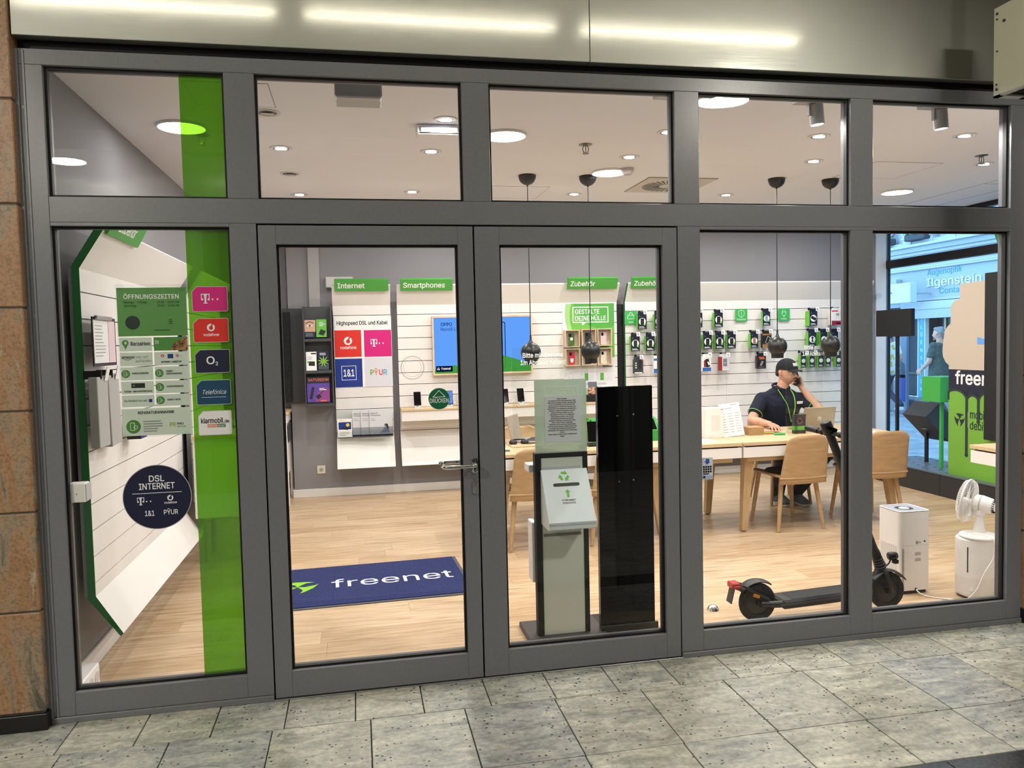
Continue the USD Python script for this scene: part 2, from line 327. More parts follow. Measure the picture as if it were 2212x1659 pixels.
for n, (xa, xb, ga, gb, lab) in enumerate(((-.405, .5325, -.331, .463, 'grey framed glass door leaf with chrome lever handle and green push sticker'), (.5395, 1.518, .654, 1.446, 'grey framed glass door leaf in front of the black slab stand'))):
    d = thing(f'door_{n+1}', lab, 'door', ((xa+xb)/2, 0, 0), kind='structure')
    part(d, 'stile', box(xa, ga, 0, FD-.01, .008, 2.1, .0015), FRAME); part(d, 'stile', box(gb, xb, 0, FD-.01, .008, 2.1, .0015), FRAME)
    part(d, 'top_rail', box(ga, gb, 0, FD-.01, 2.018, 2.1, .0015), FRAME); part(d, 'bottom_rail', box(ga, gb, 0, FD-.01, .008, .126, .0015), FRAME)
    glaze(d, ga, gb, .126, 2.018)
    if n == 0:
        h = part(d, 'handle_plate', ext(rrect(-.0155, -.036, .0155, .036, .015), .009), CHROME) if False else part(d, 'handle_plate', on('F', ext(rrect(.5, .971, .531, 1.043, .0154), .009), (0, 0, 0)), CHROME, True)
        for y, s in ((-.052, 1), (.115, -1)):
            pth = smoothpath([(.516, -.005 if s > 0 else .066, 1.012), (.514, y*.8, 1.012), (.497, y, 1.012), (.42, y, 1.010), (.377, y+.008*s, 1.010), (.366, y+.034*s, 1.011)], 22)
            part(d, 'lever', tube(pth, .0095, 12), CHROME, True)
        part(d, 'lock_plate', on('F', ext(rrect(.5025, .874, .5315, .943, .0142), .006), (0, 0, 0)), ALU, True)
        part(d, 'lock_cylinder', on('F', ext(unary_union([disc(.517, .918, .0085), sbox(.5125, .893, .5215, .918)]), .009), (0, 0, 0)), CHROME)
        part(d, 'lock_slot', on('F', ext(sbox(.5158, .912, .5182, .923), .0095), (0, 0, 0)), BLACK)
part(win, 'door_gap_shadow', J(box(.5325, .5395, .05, .06, .008, 2.1), box(-.411, -.405, .05, .06, .006, 2.107), box(1.518, 1.524, .05, .06, .006, 2.107), box(-.411, 1.524, .05, .06, 2.1, 2.1075)), DARKGAP)

# shop shell
PLANK = []
for i, (a, b) in enumerate((('c3a480', 'd7bd9b'), ('bb9b77', 'd1b592'), ('c8a987', 'dbc2a1'))):
    nodes = {'t': ('geometry', {}), 'm': ('mapping', {'location': (i*1.7, i*.3, 0), 'scale': (1.2, 16, 1)}), 'n': ('noise_texture', {'scale': 2.4, 'detail': 6, 'roughness': .65, 'distortion': .5}), 'r': ('rgb_ramp', {'ramp': [(.28, lin('9a7d59')), (.42, lin(a)), (.62, lin(b))]}),
             'p': ('principled_bsdf', {'roughness': .36}), 'o': ('object_info', {}), 'r5': ('rgb_ramp', {'ramp': [(0, (.95,)*3), (1, (1.04,)*3)]}), 'x3': ('mix', {'mix_type': 'multiply', 'fac': 1.})}
    PLANK.append(usdkit.material(stage, f'/World/Looks/floor_oak_{i}', nodes, [('t.position', 'm.vector'), ('m.vector', 'n.vector'), ('n.fac', 'r.fac'), ('o.random', 'r5.fac'), ('r.color', 'x3.color1'), ('r5.color', 'x3.color2'), ('x3.color', 'p.base_color')], surface='p.BSDF'))
floor = thing('floor', 'light oak plank floor inside the phone shop', 'floor', (2.4, 2.5, 0), kind='structure')
part(floor, 'subfloor', box(XL-.1, XR+.1, .09, 5.1, -.12, -.003), mat('joint_brown', '7c6244', .9))
PW, PL = .185, 1.29
for j in range(27):
    y0 = .078+j*PW; off = rng.uniform(0, PL); x = XL-off
    while x < XR:
        a, b = max(x, XL-.02), min(x+PL, XR+.02)
        if b-a > .03: part(floor, 'plank', box(a+.0004, b-.0004, y0+.0004, y0+PW-.0004, -.012, 0, .0006), PLANK[rng.randrange(3)])
        x += PL
ceil = thing('ceiling', 'white plaster shop ceiling with flush access hatches', 'ceiling', (2.4, 2.5, ZC), kind='structure')
part(ceil, 'plaster', box(XL-.1, XR+.3, .075, 5.1, ZC, 3.05), CEIL)
SEAM = mat('seam_grey', '8f8984', .9)
def hatch(x0, x1, y0, y1):
    w = .003
    part(ceil, 'hatch', box(x0, x1, y0, y1, ZC-.0015, ZC+.001), CEIL); part(ceil, 'hatch_joint', J(box(x0-w, x1+w, y0-w, y0, ZC-.002, ZC), box(x0-w, x1+w, y1, y1+w, ZC-.002, ZC), box(x0-w, x0, y0, y1, ZC-.002, ZC), box(x1, x1+w, y0, y1, ZC-.002, ZC)), SEAM)
hatch(-.79, -.392, .535, .925); hatch(1.1, 1.635, 2.945, 3.49); hatch(3.9, 4.465, 1.80, 2.365)
part(ceil, 'joint', J(box(5.46, 5.466, .3, YB, ZC-.001, ZC), box(5.87, 5.876, .3, YB, ZC-.001, ZC), box(5.466, 5.87, 2.5, 2.505, ZC-.001, ZC)), SEAM)
solo('wall_side', box(XL-.15, XL, .075, 5.1, 0, ZC), WALLGREY, 'grey painted side wall behind the brochure panel', 'wall', kind='structure')
bw = thing('wall_back', 'grey painted back wall behind the white display panels', 'wall', (2.4, YB, 0), kind='structure')
part(bw, 'main_wall', box(-.684, XR, YB, 5.2, 0, ZC), WALLGREY); part(bw, 'recess_wall', box(XL, -.684, 5.0, 5.2, 0, ZC), WALLGREY)
solo('cable_duct', box(-.469, -.357, 4.81, YB, 1.968, ZC, .003), mat('duct_grey', 'a8a7a8', .7), 'pale grey cable duct running up the back wall above the magazine rack', 'duct')
bs = thing('baseboard_back', 'white skirting board along the grey back wall', 'skirting', (2.4, YB, 0), kind='structure')
part(bs, 'board', box(-.699, XR-.15, YB-.016, YB, 0, .085, .003), BASEW); part(bs, 'board', box(-.70, -.684, YB, 5.0, 0, .085, .002), BASEW); part(bs, 'board', box(XL, -.70, 4.984, 5.0, 0, .085, .003), BASEW)
solo('baseboard_left', box(XL, XL+.016, .09, 4.98, 0, .09, .003), BASEW, 'white skirting board along the grey side wall', 'skirting', kind='structure')
solo('wall_front', J(box(3.45, 6.2, .12, .16, 0, ZC), box(XL-.1, XL+.0, .075, .09, 0, ZC)), WHITEP, 'white inner wall end beside the fan', 'wall', kind='structure')

# street glazing on the far side and its plinth
w2 = thing('window_2', 'dark framed street window behind the ice cream cut-out', 'window', (XR, 2.6, 0), kind='structure')
WD = mat('street_frame', '2c2b2d', .35, .6)
part(w2, 'beam', box(XR-.03, XR+.06, .3, 4.97, 2.345, 2.435, .004), WD); part(w2, 'bottom_rail', box(XR-.02, XR+.06, .3, 4.97, .0, .12, .004), WD); part(w2, 'head', box(XR-.02, XR+.06, .3, 4.97, 2.82, 3.0, .004), WD)
for y in (4.87, .3): part(w2, 'post', box(XR-.03, XR+.06, y, y+.07, .12, 2.82, .004), WD)
part(w2, 'pane', box(XR+.01, XR+.02, .37, 4.87, .12, 2.345), GLASS); part(w2, 'pane', box(XR+.01, XR+.02, .37, 4.87, 2.435, 2.82), GLASS)
part(w2, 'reveal', box(XR-.16, XR-.03, YB-.02, YB+.1, 0, ZC, .003), WHITEP)
part(w2, 'outer_wall', J(box(XR+.06, XR+.09, 4.95, 5.3, 0, 3.6), box(XR-.05, XR+.3, .0, .3, 0, 3.6), box(XR+.0, XR+.3, 0, 5.3, 2.98, 9)), mat('facade_white', 'c8c8c4', .8))

# arcade out of view: roof and end walls keep daylight out; shop across the passage
ar = thing('ceiling_arcade', 'unseen plain ceiling keeping the sky out of the arcade', 'ceiling', (0, -2.6, 3.6), kind='structure')
part(ar, 'slab', box(-7, 6.5, YO-.2, .1, 3.6, 3.8), mat('arcade_ceiling', '8f8b80', .9))
op = thing('wall_opposite', 'dark shop front across the arcade passage', 'wall', (0, YO, 0), kind='structure')
part(op, 'glazing', box(-7, 6.3, YO-.1, YO-.05, -.1, 2.84), mat('dark_glazing', '23252a', .15)); part(op, 'fascia', box(-7, 6.3, YO-.15, YO, 2.84, 3.6), STEEL)
for x in np.arange(-6.5, 6.3, 1.6): part(op, 'mullion', box(x, x+.12, YO-.06, YO, 0, 2.84), FRAME)
part(op, 'back', box(-7, 6.5, YO-.3, YO-.15, -.2, 9), mat('opposite_wall', '6e6a64', .9))
solo('wall_far_end', box(6.3, 6.5, YO-.3, .0, 0, 3.8), mat('far_wall', '57534d', .8), 'unseen end wall keeping street daylight out of the arcade', 'wall', kind='structure')  # out of view, placed to stop street daylight showing in the panes
solo('wall_end', box(-7.2, -7, YO-.3, .3, 0, 3.8), mat('end_wall', '77726a', .9), 'unseen far end wall closing the arcade passage', 'wall', kind='structure')  # out of view, closes the passage against the sky
# ------------------------------------------------------------------ the street behind the shop
XF = 11.5
PAVEB = mottled('street_paving', '80868a', '9ba2a6', 3, .6, 4, world=True)
st = thing('street', 'pale paved street outside the side window', 'street', (9, 6, -.05), kind='structure')
part(st, 'bed', box(6.3, 13, -8, 24, -.2, -.056), GROUT)
sl = []
for i in range(9):
    for j in range(22):
        w = .6; x0 = 6.32+i*.55; y0 = 3+j*.62+(i % 2)*.3
        if 5 <= j+3 <= 24 and x0 < 10.85: part(st, 'paving_slab', box(x0+.004, min(x0+.546, 10.88), y0+.004, y0+.616, -.07, -.05+rng.uniform(-.001, .001), .003), PAVEB)
part(st, 'near_paving', box(6.3, 10.88, -8, 3.0, -.07, -.05), PAVEB); part(st, 'far_paving', box(6.3, 10.88, 16.9, 24, -.07, -.05), PAVEB)
part(st, 'step', box(10.9, 11.5, -8, 24, -.05, .24, .01), mat('street_step', '777d82', .7))
FW = mat('stucco_white', 'c3c6c7', .7)
FW2 = mat('stucco_pale', 'b2b8ba', .7)
bd = thing('building', 'white stucco building with a blue lettered optician fascia across the street', 'building', (XF+1, 10, .24))
part(bd, 'wall', J(box(XF, XF+.5, -8, 24, 2.86, 9.0), box(XF+.02, XF+.5, -8, 9.2, .24, 2.3), box(XF+.02, XF+.5, 12.2, 24, .24, 2.3)), FW)
part(bd, 'fascia', box(XF-.06, XF+.3, -8, 24, 2.26, 2.86, .01), FW2)
part(bd, 'fascia_moulding', J(box(XF-.12, XF+.1, -8, 24, 2.86, 2.90, .01), box(XF-.09, XF+.1, -8, 24, 2.90, 2.95, .01), box(XF-.1, XF+.1, -8, 24, 2.22, 2.27, .01)), FW)
for z, p, h in ((3.12, .10, .05), (3.17, .16, .06), (3.23, .22, .1), (3.33, .30, .05)): part(bd, 'cornice', box(XF-p, XF+.1, -8, 24, z, z+h, .008), FW if h < .09 else FW2)
for y in np.arange(6.15, 14, .62):
    part(bd, 'baluster_pier', box(XF-.16, XF+.05, y-.13, y+.13, 3.38, 4.0, .01), FW); part(bd, 'pier_panel', box(XF-.175, XF, y-.06, y+.06, 3.62, 3.86, .01), FW2); part(bd, 'pier_moulding', box(XF-.19, XF, y-.15, y+.15, 3.52, 3.56, .008), FW)
part(bd, 'balustrade_rail', box(XF-.14, XF+.05, -8, 24, 3.38, 3.46, .01), FW)
for y in (8.6, 9.9, 11.2, 12.5): part(bd, 'upper_window', box(XF-.02, XF+.05, y-.42, y+.42, 4.1, 5.8), mat('window_dark', '39434d', .1)); part(bd, 'upper_window_frame', J(box(XF-.04, XF, y-.5, y-.42, 4.05, 5.9), box(XF-.04, XF, y+.42, y+.5, 4.05, 5.9), box(XF-.04, XF, y-.03, y+.03, 4.1, 5.8), box(XF-.06, XF, y-.55, y+.55, 5.8, 5.95)), FW)
part(bd, 'shop_window_back', box(XF+.45, XF+.5, 9.2, 12.2, .24, 2.3), mat('optic_inside', '3d4146', .8))
part(bd, 'lintel', box(XF-.02, XF+.3, 9.2, 12.2, 2.12, 2.26, .006), FW2)
part(bd, 'shop_pane', box(XF+.06, XF+.07, 9.2, 10.55, .35, 2.12), GLASS)
part(bd, 'shop_door', J(box(XF+.03, XF+.09, 10.02, 10.08, .24, 2.12), box(XF+.03, XF+.09, 10.2, 10.24, .24, 2.12), box(XF+.03, XF+.09, 9.2, 10.6, 2.02, 2.12)), mat('brass_frame', 'b3a88a', .35, .6))
part(bd, 'shop_plinth', box(XF-.01, XF+.25, 9.2, 10.55, .24, .36, .006), FW2); part(bd, 'shop_display', box(XF+.25, XF+.4, 9.3, 10.4, .36, 1.0, .01), mat('display_brown', '7d5f48', .7))
part(bd, 'shop_panel', box(XF+.05, XF+.3, 10.75, 12.2, .24, 2.12, .01), mat('portal_dark', '31353b', .6)); part(bd, 'portal_frame', J(box(XF+.02, XF+.06, 10.88, 10.93, .7, 1.9), box(XF+.02, XF+.06, 11.3, 11.35, .7, 1.9), box(XF+.02, XF+.06, 10.88, 11.35, 1.85, 1.9), box(XF+.02, XF+.06, 10.88, 11.35, .7, .75)), mat('frame_brown', '5b5348', .6))
OBL, OWH = mat('optic_blue', '3f9fd6', .5), mat('optic_white', 'f4f6f6', .4)
rx = XF-.065
part(bd, 'lettering', on('R', text('Augenoptik', .115, .93), (rx, 10.61, 2.735)), OBL)
part(bd, 'lettering', on('R', text('Ilgenstein', .16, 1.43, d=.02), (rx, 10.61, 2.505)), OWH, label='white raised shop name lettering')
part(bd, 'lettering', on('R', text('Contactlinsen', .115, 1.25), (rx, 10.27, 2.345)), OBL)
aw = thing('awning', 'white roller awning case below the optician fascia', 'awning', (11.3, 10.6, 2.0))
part(aw, 'case', box(11.22, 11.48, 9.3, 11.15, 2.03, 2.2, .02), FW); part(aw, 'valance', box(11.22, 11.25, 9.3, 11.15, 1.86, 2.03, .004), mat('awning_cloth', 'b9bdbb', .8))
sg = thing('sign_box', 'pale blade sign box with a blue spectacles ring across the street', 'sign', (10.9, 10.75, 2.18))
part(sg, 'case', box(10.82, 10.98, 10.33, 11.6, 2.18, 2.58, .01), mat('sign_case', 'd9e2e8', .5))
part(sg, 'spectacles_ring', on('R', ext(unary_union([ring(0, 0, .145, .026), sbox(.14, -.012, .2, .012)]), .004), (10.819, 11.06, 2.40)), mat('sign_blue', '1c86d8', .5))
part(sg, 'bracket', J(box(10.98, XF, 10.5, 10.53, 2.35, 2.38), box(10.98, XF, 11.4, 11.43, 2.35, 2.38)), FW2)
solo('security_camera', J(box(11.3, 11.44, 11.38, 11.46, 2.62, 2.72, .01), box(11.40, XF-.05, 11.41, 11.43, 2.66, 2.68)), LGREY, 'small grey camera on the fascia above the blade sign', 'camera')
cs = thing('column_sign', 'narrow turquoise column sign with vertical white letters', 'sign', (11.4, 10.67, .24))
part(cs, 'board', box(11.36, 11.44, 10.585, 10.765, .24, 2.12, .004), mat('turquoise', '3aa5c4', .4)); part(cs, 'edge', J(box(11.355, 11.445, 10.565, 10.585, .24, 2.12), box(11.355, 11.445, 10.765, 10.785, .24, 2.12)), OWH)
part(cs, 'lettering', J(*[on('R', text(ch, .075, None, 0, 0, 'c', d=.002), (11.36, 10.675, 1.82-i*.16)) for i, ch in enumerate('ILGENSTEIN')]), OWH); part(cs, 'bars', on('R', ext(unary_union([sbox(-.05, 0, .05, .015), sbox(-.05, .04, .05, .055)]), .002), (11.36, 10.675, 1.97)), OWH)
for y, col, lab, nm in ((11.82, 'e0418e', 'flower box full of pink geraniums on the white balustrade', 0), (10.72, '2f6b2c', 'dark flower tub with green foliage on the white balustrade', 1)):
    fb = thing('flower_box', lab, 'flower box', (11.3, y, 3.46))
    part(fb, 'trough', box(11.2, 11.42, y-.3, y+.3, 3.46, 3.6, .02), mat('trough', '44464a', .7))
    r = random.Random(int(y*10)); fol, flo = [], []
    for i in range(150):
        p = np.array((11.31+r.uniform(-.13, .13), y+r.uniform(-.3, .3), 3.58+abs(r.gauss(0, .1))))
        q = trimesh.creation.icosphere(0, r.uniform(.015, .03)); q.apply_scale((1, 1, .5)); q.apply_transform(trimesh.transformations.rotation_matrix(r.uniform(0, 3), (r.random(), r.random(), r.random()+.1))); q.apply_translation(p)
        (flo if (nm == 0 and i % 3) else fol).append(q)
    part(fb, 'foliage', J(*fol), mat('foliage', '2f6b2c', .7), kind='stuff')
    if flo: part(fb, 'blossoms', mov(J(*flo), (0, 0, .1)), mat('blossom_pink', 'e0418e', .7), kind='stuff')
ps = thing('poster_stand', 'street poster stand with a grey portrait and red corner tag', 'poster', (10.75, 10.5, .24))
part(ps, 'board', box(10.72, 10.78, 10.29, 10.69, -.05, 1.50, .006), mat('poster_back', '6c7a8a', .5))
part(ps, 'portrait', on('R', ext(unary_union([affinity.scale(disc(0, 0, .1), .8, 1.1), sbox(-.03, -.2, .03, 0), Polygon([(-.19, -.52), (-.16, -.24), (-.04, -.17), (.04, -.17), (.16, -.24), (.18, -.52)])]), .002), (10.72, 10.51, 1.2)), mat('poster_dark', '3a4657', .6))
part(ps, 'spectacles', on('R', ext(unary_union([ring(-.035, 0, .03, .007), ring(.035, 0, .03, .007)]), .003), (10.718, 10.51, 1.22)), PRINTK)
part(ps, 'blue_panel', on('R', ext(sbox(.02, -1.0, .19, -.46), .002), (10.72, 10.51, 1.2)), BLUE1); part(ps, 'red_tag', on('R', ext(sbox(-.09, .24, .03, .3), .002), (10.72, 10.55, 1.2)), RED)
part(ps, 'small_print', on('R', ext(lines(-.15, -.5, 3, .03, .16, .01, 3), .003), (10.72, 10.51, 1.2)), PRINTW)
solo('lamp', trimesh.creation.icosphere(2, .035).apply_translation((XF+.2, 9.75, 1.55)), emit('shop_lamp', 'ffd9a0', 12.), 'small warm lamp glowing in the optician window', 'lamp')

# ------------------------------------------------------------------ lamps
TUBE = emit('tube_glow', 'fff5e0', TUBE_L)
for i, (a, b) in enumerate(((-1.70, -.345), (-.246, 1.202), (1.30, 2.735))):  # out of view above; their reflections streak the fascia
    t = thing('tube_lamp', ['unseen tube lamp on the arcade ceiling before the pane with the opening hours', 'unseen tube lamp on the arcade ceiling before the double door', 'unseen tube lamp on the arcade ceiling before the scooter pane'][i], 'lamp', ((a+b)/2, -1.0, 3.37), group='arcade tube lamps')
    part(t, 'tube', tube([(a+.03, -1, 3.375), (b-.03, -1, 3.375)], .014, 10), TUBE, True)
    part(t, 'batten', box(a, b, -1.035, -.965, 3.43, 3.6, .004), WHITEP)
    part(t, 'end_cap', box(a, a+.03, -1.02, -.98, 3.355, 3.44, .003), WHITEP); part(t, 'end_cap', box(b-.03, b, -1.02, -.98, 3.355, 3.44, .003), WHITEP)
for (a, b, lab) in ((-3.4, -1.95, 'unseen shielded tube lamp over the far corner of the opposite shop'), (-1.7, -.25, 'unseen shielded tube lamp over the opposite shop facing the opening hours'), (-.1, 1.35, 'unseen shielded tube lamp over the opposite shop facing the door'), (1.5, 2.95, 'unseen shielded tube lamp over the opposite shop facing the scooter'), (3.1, 4.55, 'unseen shielded tube lamp over the opposite shop facing the fan')):  # out of view, placed to light the opposite fascia mirrored in the panes
    t = thing('tube_lamp', lab, 'lamp', ((a+b)/2, -4.35, 3.4), group='tube lamps of the opposite side')
    part(t, 'tube', tube([(a+.03, -4.35, 3.53), (b-.03, -4.35, 3.53)], .014, 10), TUBE, True); part(t, 'shield', box(a, b, -4.30, -4.285, 3.42, 3.6, .003), WHITEP)  # shield keeps the bare tube out of the glass reflections
PANEL = emit('panel_glow', 'fffaf2', 5.)
ARCL = emit('arcade_lamp_glow', 'fff8ea', ROUND_L)
for (x, y, lab) in ((3.0, -2.39, 'unseen round lamp on the arcade ceiling near the blade lamp box'), (-2.68, -4.69, 'unseen round lamp on the arcade ceiling by the opposite shop'), (-2.72, -2.39, 'added round fill lamp on the arcade ceiling near the orange granite pier')):  # out of view; the last lamp is added fill for the arcade
    zl = 3.4 if y < -4 else 3.48
    t = thing('round_lamp', lab, 'ceiling light', (x, y, zl), group='unseen arcade round lamps'); part(t, 'rim', lathe([(.17, .0), (.19, -.01), (.195, .0), (.195, 3.6-zl)], 32, (x, y, zl)), WHITEP, True); part(t, 'diffuser', lathe([(.175, 0), (0, 0)], 32, (x, y, zl-.005)), ARCL)
def light(kind, name, at, r, L, col=(1., .97, .94)):
    l = kind.Define(stage, name); UsdGeom.Xformable(l).AddTranslateOp().Set(Gf.Vec3d(*at)); l.CreateRadiusAttr(r); l.CreateIntensityAttr(L); l.CreateColorAttr(Gf.Vec3f(*col)); return l
labs = ['half behind the green film', 'above the left pendants near the entrance', 'beside the smoke detector', 'above the scooter close to the glass', 'over the green cube behind the transom', 'out of view over the podium']
for i, (x, y) in enumerate(((-.96, 1.359), (.951, 1.346), (1.958, 2.329), (1.989, .484), (4.9, 2.9), (4.9, .9))):  # the last one is out of view, lighting the podium end
    t = thing('panel_light', 'round flat glowing ceiling light '+labs[i], 'ceiling light', (x, y, ZC-.012), group='round ceiling lights')
    part(t, 'rim', lathe([(.131, -.002), (.137, -.003), (.14, 0), (.14, .012), (.128, .012)], 40, (x, y, ZC-.012)), WHITEP, True)
    part(t, 'diffuser', lathe([(0, 0), (.13, 0)][::-1], 40, (x, y, ZC-.0145)), PANEL)
    light(UsdLux.DiskLight, t.path+'/light', (0, 0, -.007), .128, PANEL_L)
dl = [(-.445, 1.83, 1, 'first lit downlight in the row by the green film'), (-.439, 3.437, 1, 'deepest lit downlight in the row by the green film'), (.533, 1.82, 1, 'lit downlight behind the ceiling emergency lamp'), (.503, 3.243, 1, 'deepest lit downlight over the door'), (.546, 1.052, 1, 'lit downlight just before the ceiling emergency lamp'),
      (-.452, 2.608, 0, 'unlit downlight in the middle of its row'), (-.446, 1.028, 0, 'unlit downlight touching the ceiling hatch'), (1.965, 1.17, 1, 'lit downlight half hidden by the mullion over the black slab'), (1.947, 1.842, 1, 'lit downlight beside the round panel light'), (1.932, 3.242, 1, 'small lit downlight between the left pendants'),
      (3.007, 1.159, 1, 'lit downlight right behind the cylinder spot over the scooter'), (3.389, 1.834, 1, 'lit downlight over the seated man'), (3.352, 3.183, 1, 'deepest lit downlight beside the air diffuser'), (3.996, 1.041, 1, 'lit downlight over the fan'), (4.82, 1.792, 1, 'lit downlight behind the sprinkler by the street window')]
RING = mat('downlight_ring', 'd6d2ce', .4); CUP = mat('downlight_cup', '8f8c8a', .3, .6); LAMPON = emit('lamp_on', 'f4f7ff', 14.); LAMPOFF = mat('lamp_off', 'c9c6c2', .3)
def downlight(x, y, onoff, lab, aim=0.):
    t = thing('downlight', lab, 'downlight', (x, y, ZC), group='recessed downlights')
    part(t, 'trim_ring', lathe([(.052, .0), (.055, -.004), (.068, -.005), (.072, -.001), (.072, .0)], 28, (x, y, ZC-.001)), RING, True)
    part(t, 'gimbal', lathe([(.052, -.003), (.050, .0), (.040, .0), (.040, -.003)], 28, (x, y, ZC-.001)), CUP, True)
    part(t, 'lamp', rot(lathe([(.038, -.006), (.030, -.009), (0, -.010)], 24, (x, y, ZC-.002)), 8, (1, 0, 0), (x, y, ZC)), LAMPON if onoff else LAMPOFF, True)
    if onoff: light(UsdLux.DiskLight, t.path+'/light', (0, 0, -.02), .034, SPOT_L, (1., .96, .91))
for a in dl: downlight(*a)
for (x, y, w_) in ((3.9, 3.9, 'before the cap and cable packs'), (4.9, 3.9, 'before the power bank packs'), (.9, 4.0, 'before the wall screen'), (2.6, 4.0, 'before the case design poster'), (5.2, 1.0, 'before the black window display')): downlight(x, y, 1, 'added unseen fill downlight '+w_)  # added fill out of view, for the back wall and window display
SPOTM = mat('spot_grey', 'a9a8a6', .4)
for i, (x, lab) in enumerate(((1.62, 'grey cylinder spot hidden behind the middle mullion'), (2.392, 'grey cylinder spot hanging over the scooter'), (3.135, 'grey cylinder spot hanging over the fan'))):
    y = .235; t = thing('spotlight', lab, 'spotlight', (x, y, ZC), group='cylinder spots over the shop window')
    part(t, 'mount', box(x-.11, x+.0, y-.03, y+.03, ZC-.09, ZC, .003), SPOTM); part(t, 'arm', box(x-.035, x-.02, y-.012, y+.012, ZC-.15, ZC-.07, .002), SPOTM)
    part(t, 'body', rot(lathe([(0, .0), (.034, .0), (.037, -.003), (.037, -.045), (.0365, -.046), (.037, -.047), (.037, -.105), (.034, -.105), (.033, -.098)], 28, (x+.01, y, ZC-.092)), -5, (0, 1, 0), (x, y, ZC-.1)), SPOTM, True)
    part(t, 'lamp', rot(lathe([(.033, 0), (0, -.001)], 24, (x+.01, y, ZC-.192)), -5, (0, 1, 0), (x, y, ZC-.1)), LAMPON, True)
    l = light(UsdLux.DiskLight, t.path+'/light', (.02, 0, -.205), .032, SPOT_L*.8, (1., .95, .9))
for x, y, lab in ((-.882, 1.543, 'chrome ceiling sprinkler seen through the green film'), (1.532, 1.529, 'chrome ceiling sprinkler above the left pendants'), (4.576, 1.542, 'chrome ceiling sprinkler by the street window')):
    t = thing('sprinkler', lab, 'sprinkler', (x, y, ZC), group='ceiling sprinklers')
    part(t, 'escutcheon', lathe([(0, -.012), (.012, -.012), (.045, -.003), (.045, 0)], 24, (x, y, ZC)), mat('sprinkler_metal', '85837b', .3, .8), True)
    part(t, 'frame', J(tube(smoothpath([(x-.012, y, ZC-.01), (x-.02, y, ZC-.035), (x-.006, y, ZC-.058)], 8), .003, 6), tube(smoothpath([(x+.012, y, ZC-.01), (x+.02, y, ZC-.035), (x+.006, y, ZC-.058)], 8), .003, 6), cyl((x, y, ZC-.03), .003, .05)), _mats['sprinkler_metal']); part(t, 'deflector', cyl((x, y, ZC-.06), .022, .004), _mats['sprinkler_metal'])
t = thing('air_diffuser', 'square ceiling swirl diffuser with black radial slots', 'vent', (2.645, 2.79, ZC)); cx, cy = 2.645, 2.79
part(t, 'plate', box(cx-.295, cx+.295, cy-.3, cy+.3, ZC-.008, ZC, .002), mat('diffuser_plate', 'c8bfb5', .6))
part(t, 'plate_gap', J(box(cx-.3, cx+.3, cy-.305, cy-.3, ZC-.004, ZC), box(cx-.3, cx+.3, cy+.3, cy+.305, ZC-.004, ZC), box(cx-.3, cx-.295, cy-.3, cy+.3, ZC-.004, ZC), box(cx+.295, cx+.3, cy-.3, cy+.3, ZC-.004, ZC)), SEAM)
for k in range(32):
    a = k*2*math.pi/32; m = ext([(.09, -.004), (.235, -.014), (.235, .010), (.09, .004)], .003); m = rot(m, 14, (0, 0, 1), (.09, 0, 0)); part(t, 'slot', mov(rot(m, math.degrees(a), (0, 0, 1)), (cx, cy, ZC-.0095)), BLACK)
solo('smoke_detector', lathe([(0, -.05), (.03, -.048), (.045, -.03), (.05, -.01), (.05, 0)], 24, (2.06, 2.2, ZC)), mat('detector', 'bdb4b2', .5), 'small round smoke detector beside the panel light', 'smoke detector', smooth=30)
t = thing('emergency_lamp', 'white ceiling emergency lamp over the entrance door', 'lamp', (.51, 1.2, ZC))
part(t, 'housing', box(.385, .64, 1.155, 1.255, ZC-.058, ZC, .008), WHITEP); part(t, 'lens', box(.405, .632, 1.146, 1.16, ZC-.045, ZC-.012, .006), mat('lens_pale', 'c2c5d0', .35)); part(t, 'slot', box(.405, .635, 1.150, 1.158, ZC-.052, ZC-.048), BLACK)
t = thing('door_sensor', 'grey box sensor on the ceiling above the entrance', 'sensor', (.045, .28, ZC))
part(t, 'housing', box(-.065, .155, .24, .42, 2.735, ZC, .006), mat('sensor_grey', 'b3b6b9', .5)); part(t, 'lens_strip', box(-.06, .15, .236, .3, 2.728, 2.748, .006), LGREY)
t = thing('light_box', 'cream metal lamp box projecting over the passage by the granite pier', 'lamp', (3.03, -.9, 2.66))
CREAM = mat('cream_metal', 'd9dac2', .45)
part(t, 'case', J(box(2.945, 2.952, -1.75, -.35, 2.66, 3.06, .001), box(3.10, 3.107, -1.75, -.35, 2.66, 3.06, .001), box(2.952, 3.10, -1.75, -.35, 3.04, 3.06), box(2.952, 3.1, -.36, -.35, 2.66, 3.04)), CREAM)
part(t, 'louvre', J(*[box(2.955, 3.097, -1.74+i*.03, -1.732+i*.03, 2.667, 2.70) for i in range(45)]), DGREY); part(t, 'lip', J(box(2.945, 2.97, -1.75, -.35, 2.655, 2.662), box(3.08, 3.107, -1.75, -.35, 2.655, 2.662), box(2.945, 3.107, -.39, -.35, 2.655, 2.662)), LGREY)
for y, z, r in ((-.37, 3.03, .006), (-.37, 3.005, .004), (-.372, 2.86, .004), (-.37, 2.71, .004), (-.37, 2.688, .006), (-.41, 2.985, .007)): part(t, 'screw', cyl((2.944, y, z), r, .006, 'x', 12), DGREY)
part(t, 'hanger', J(cyl((3.02, -.5, 3.33), .014, .56), cyl((3.02, -1.5, 3.33), .014, .56)), CHROME, True)
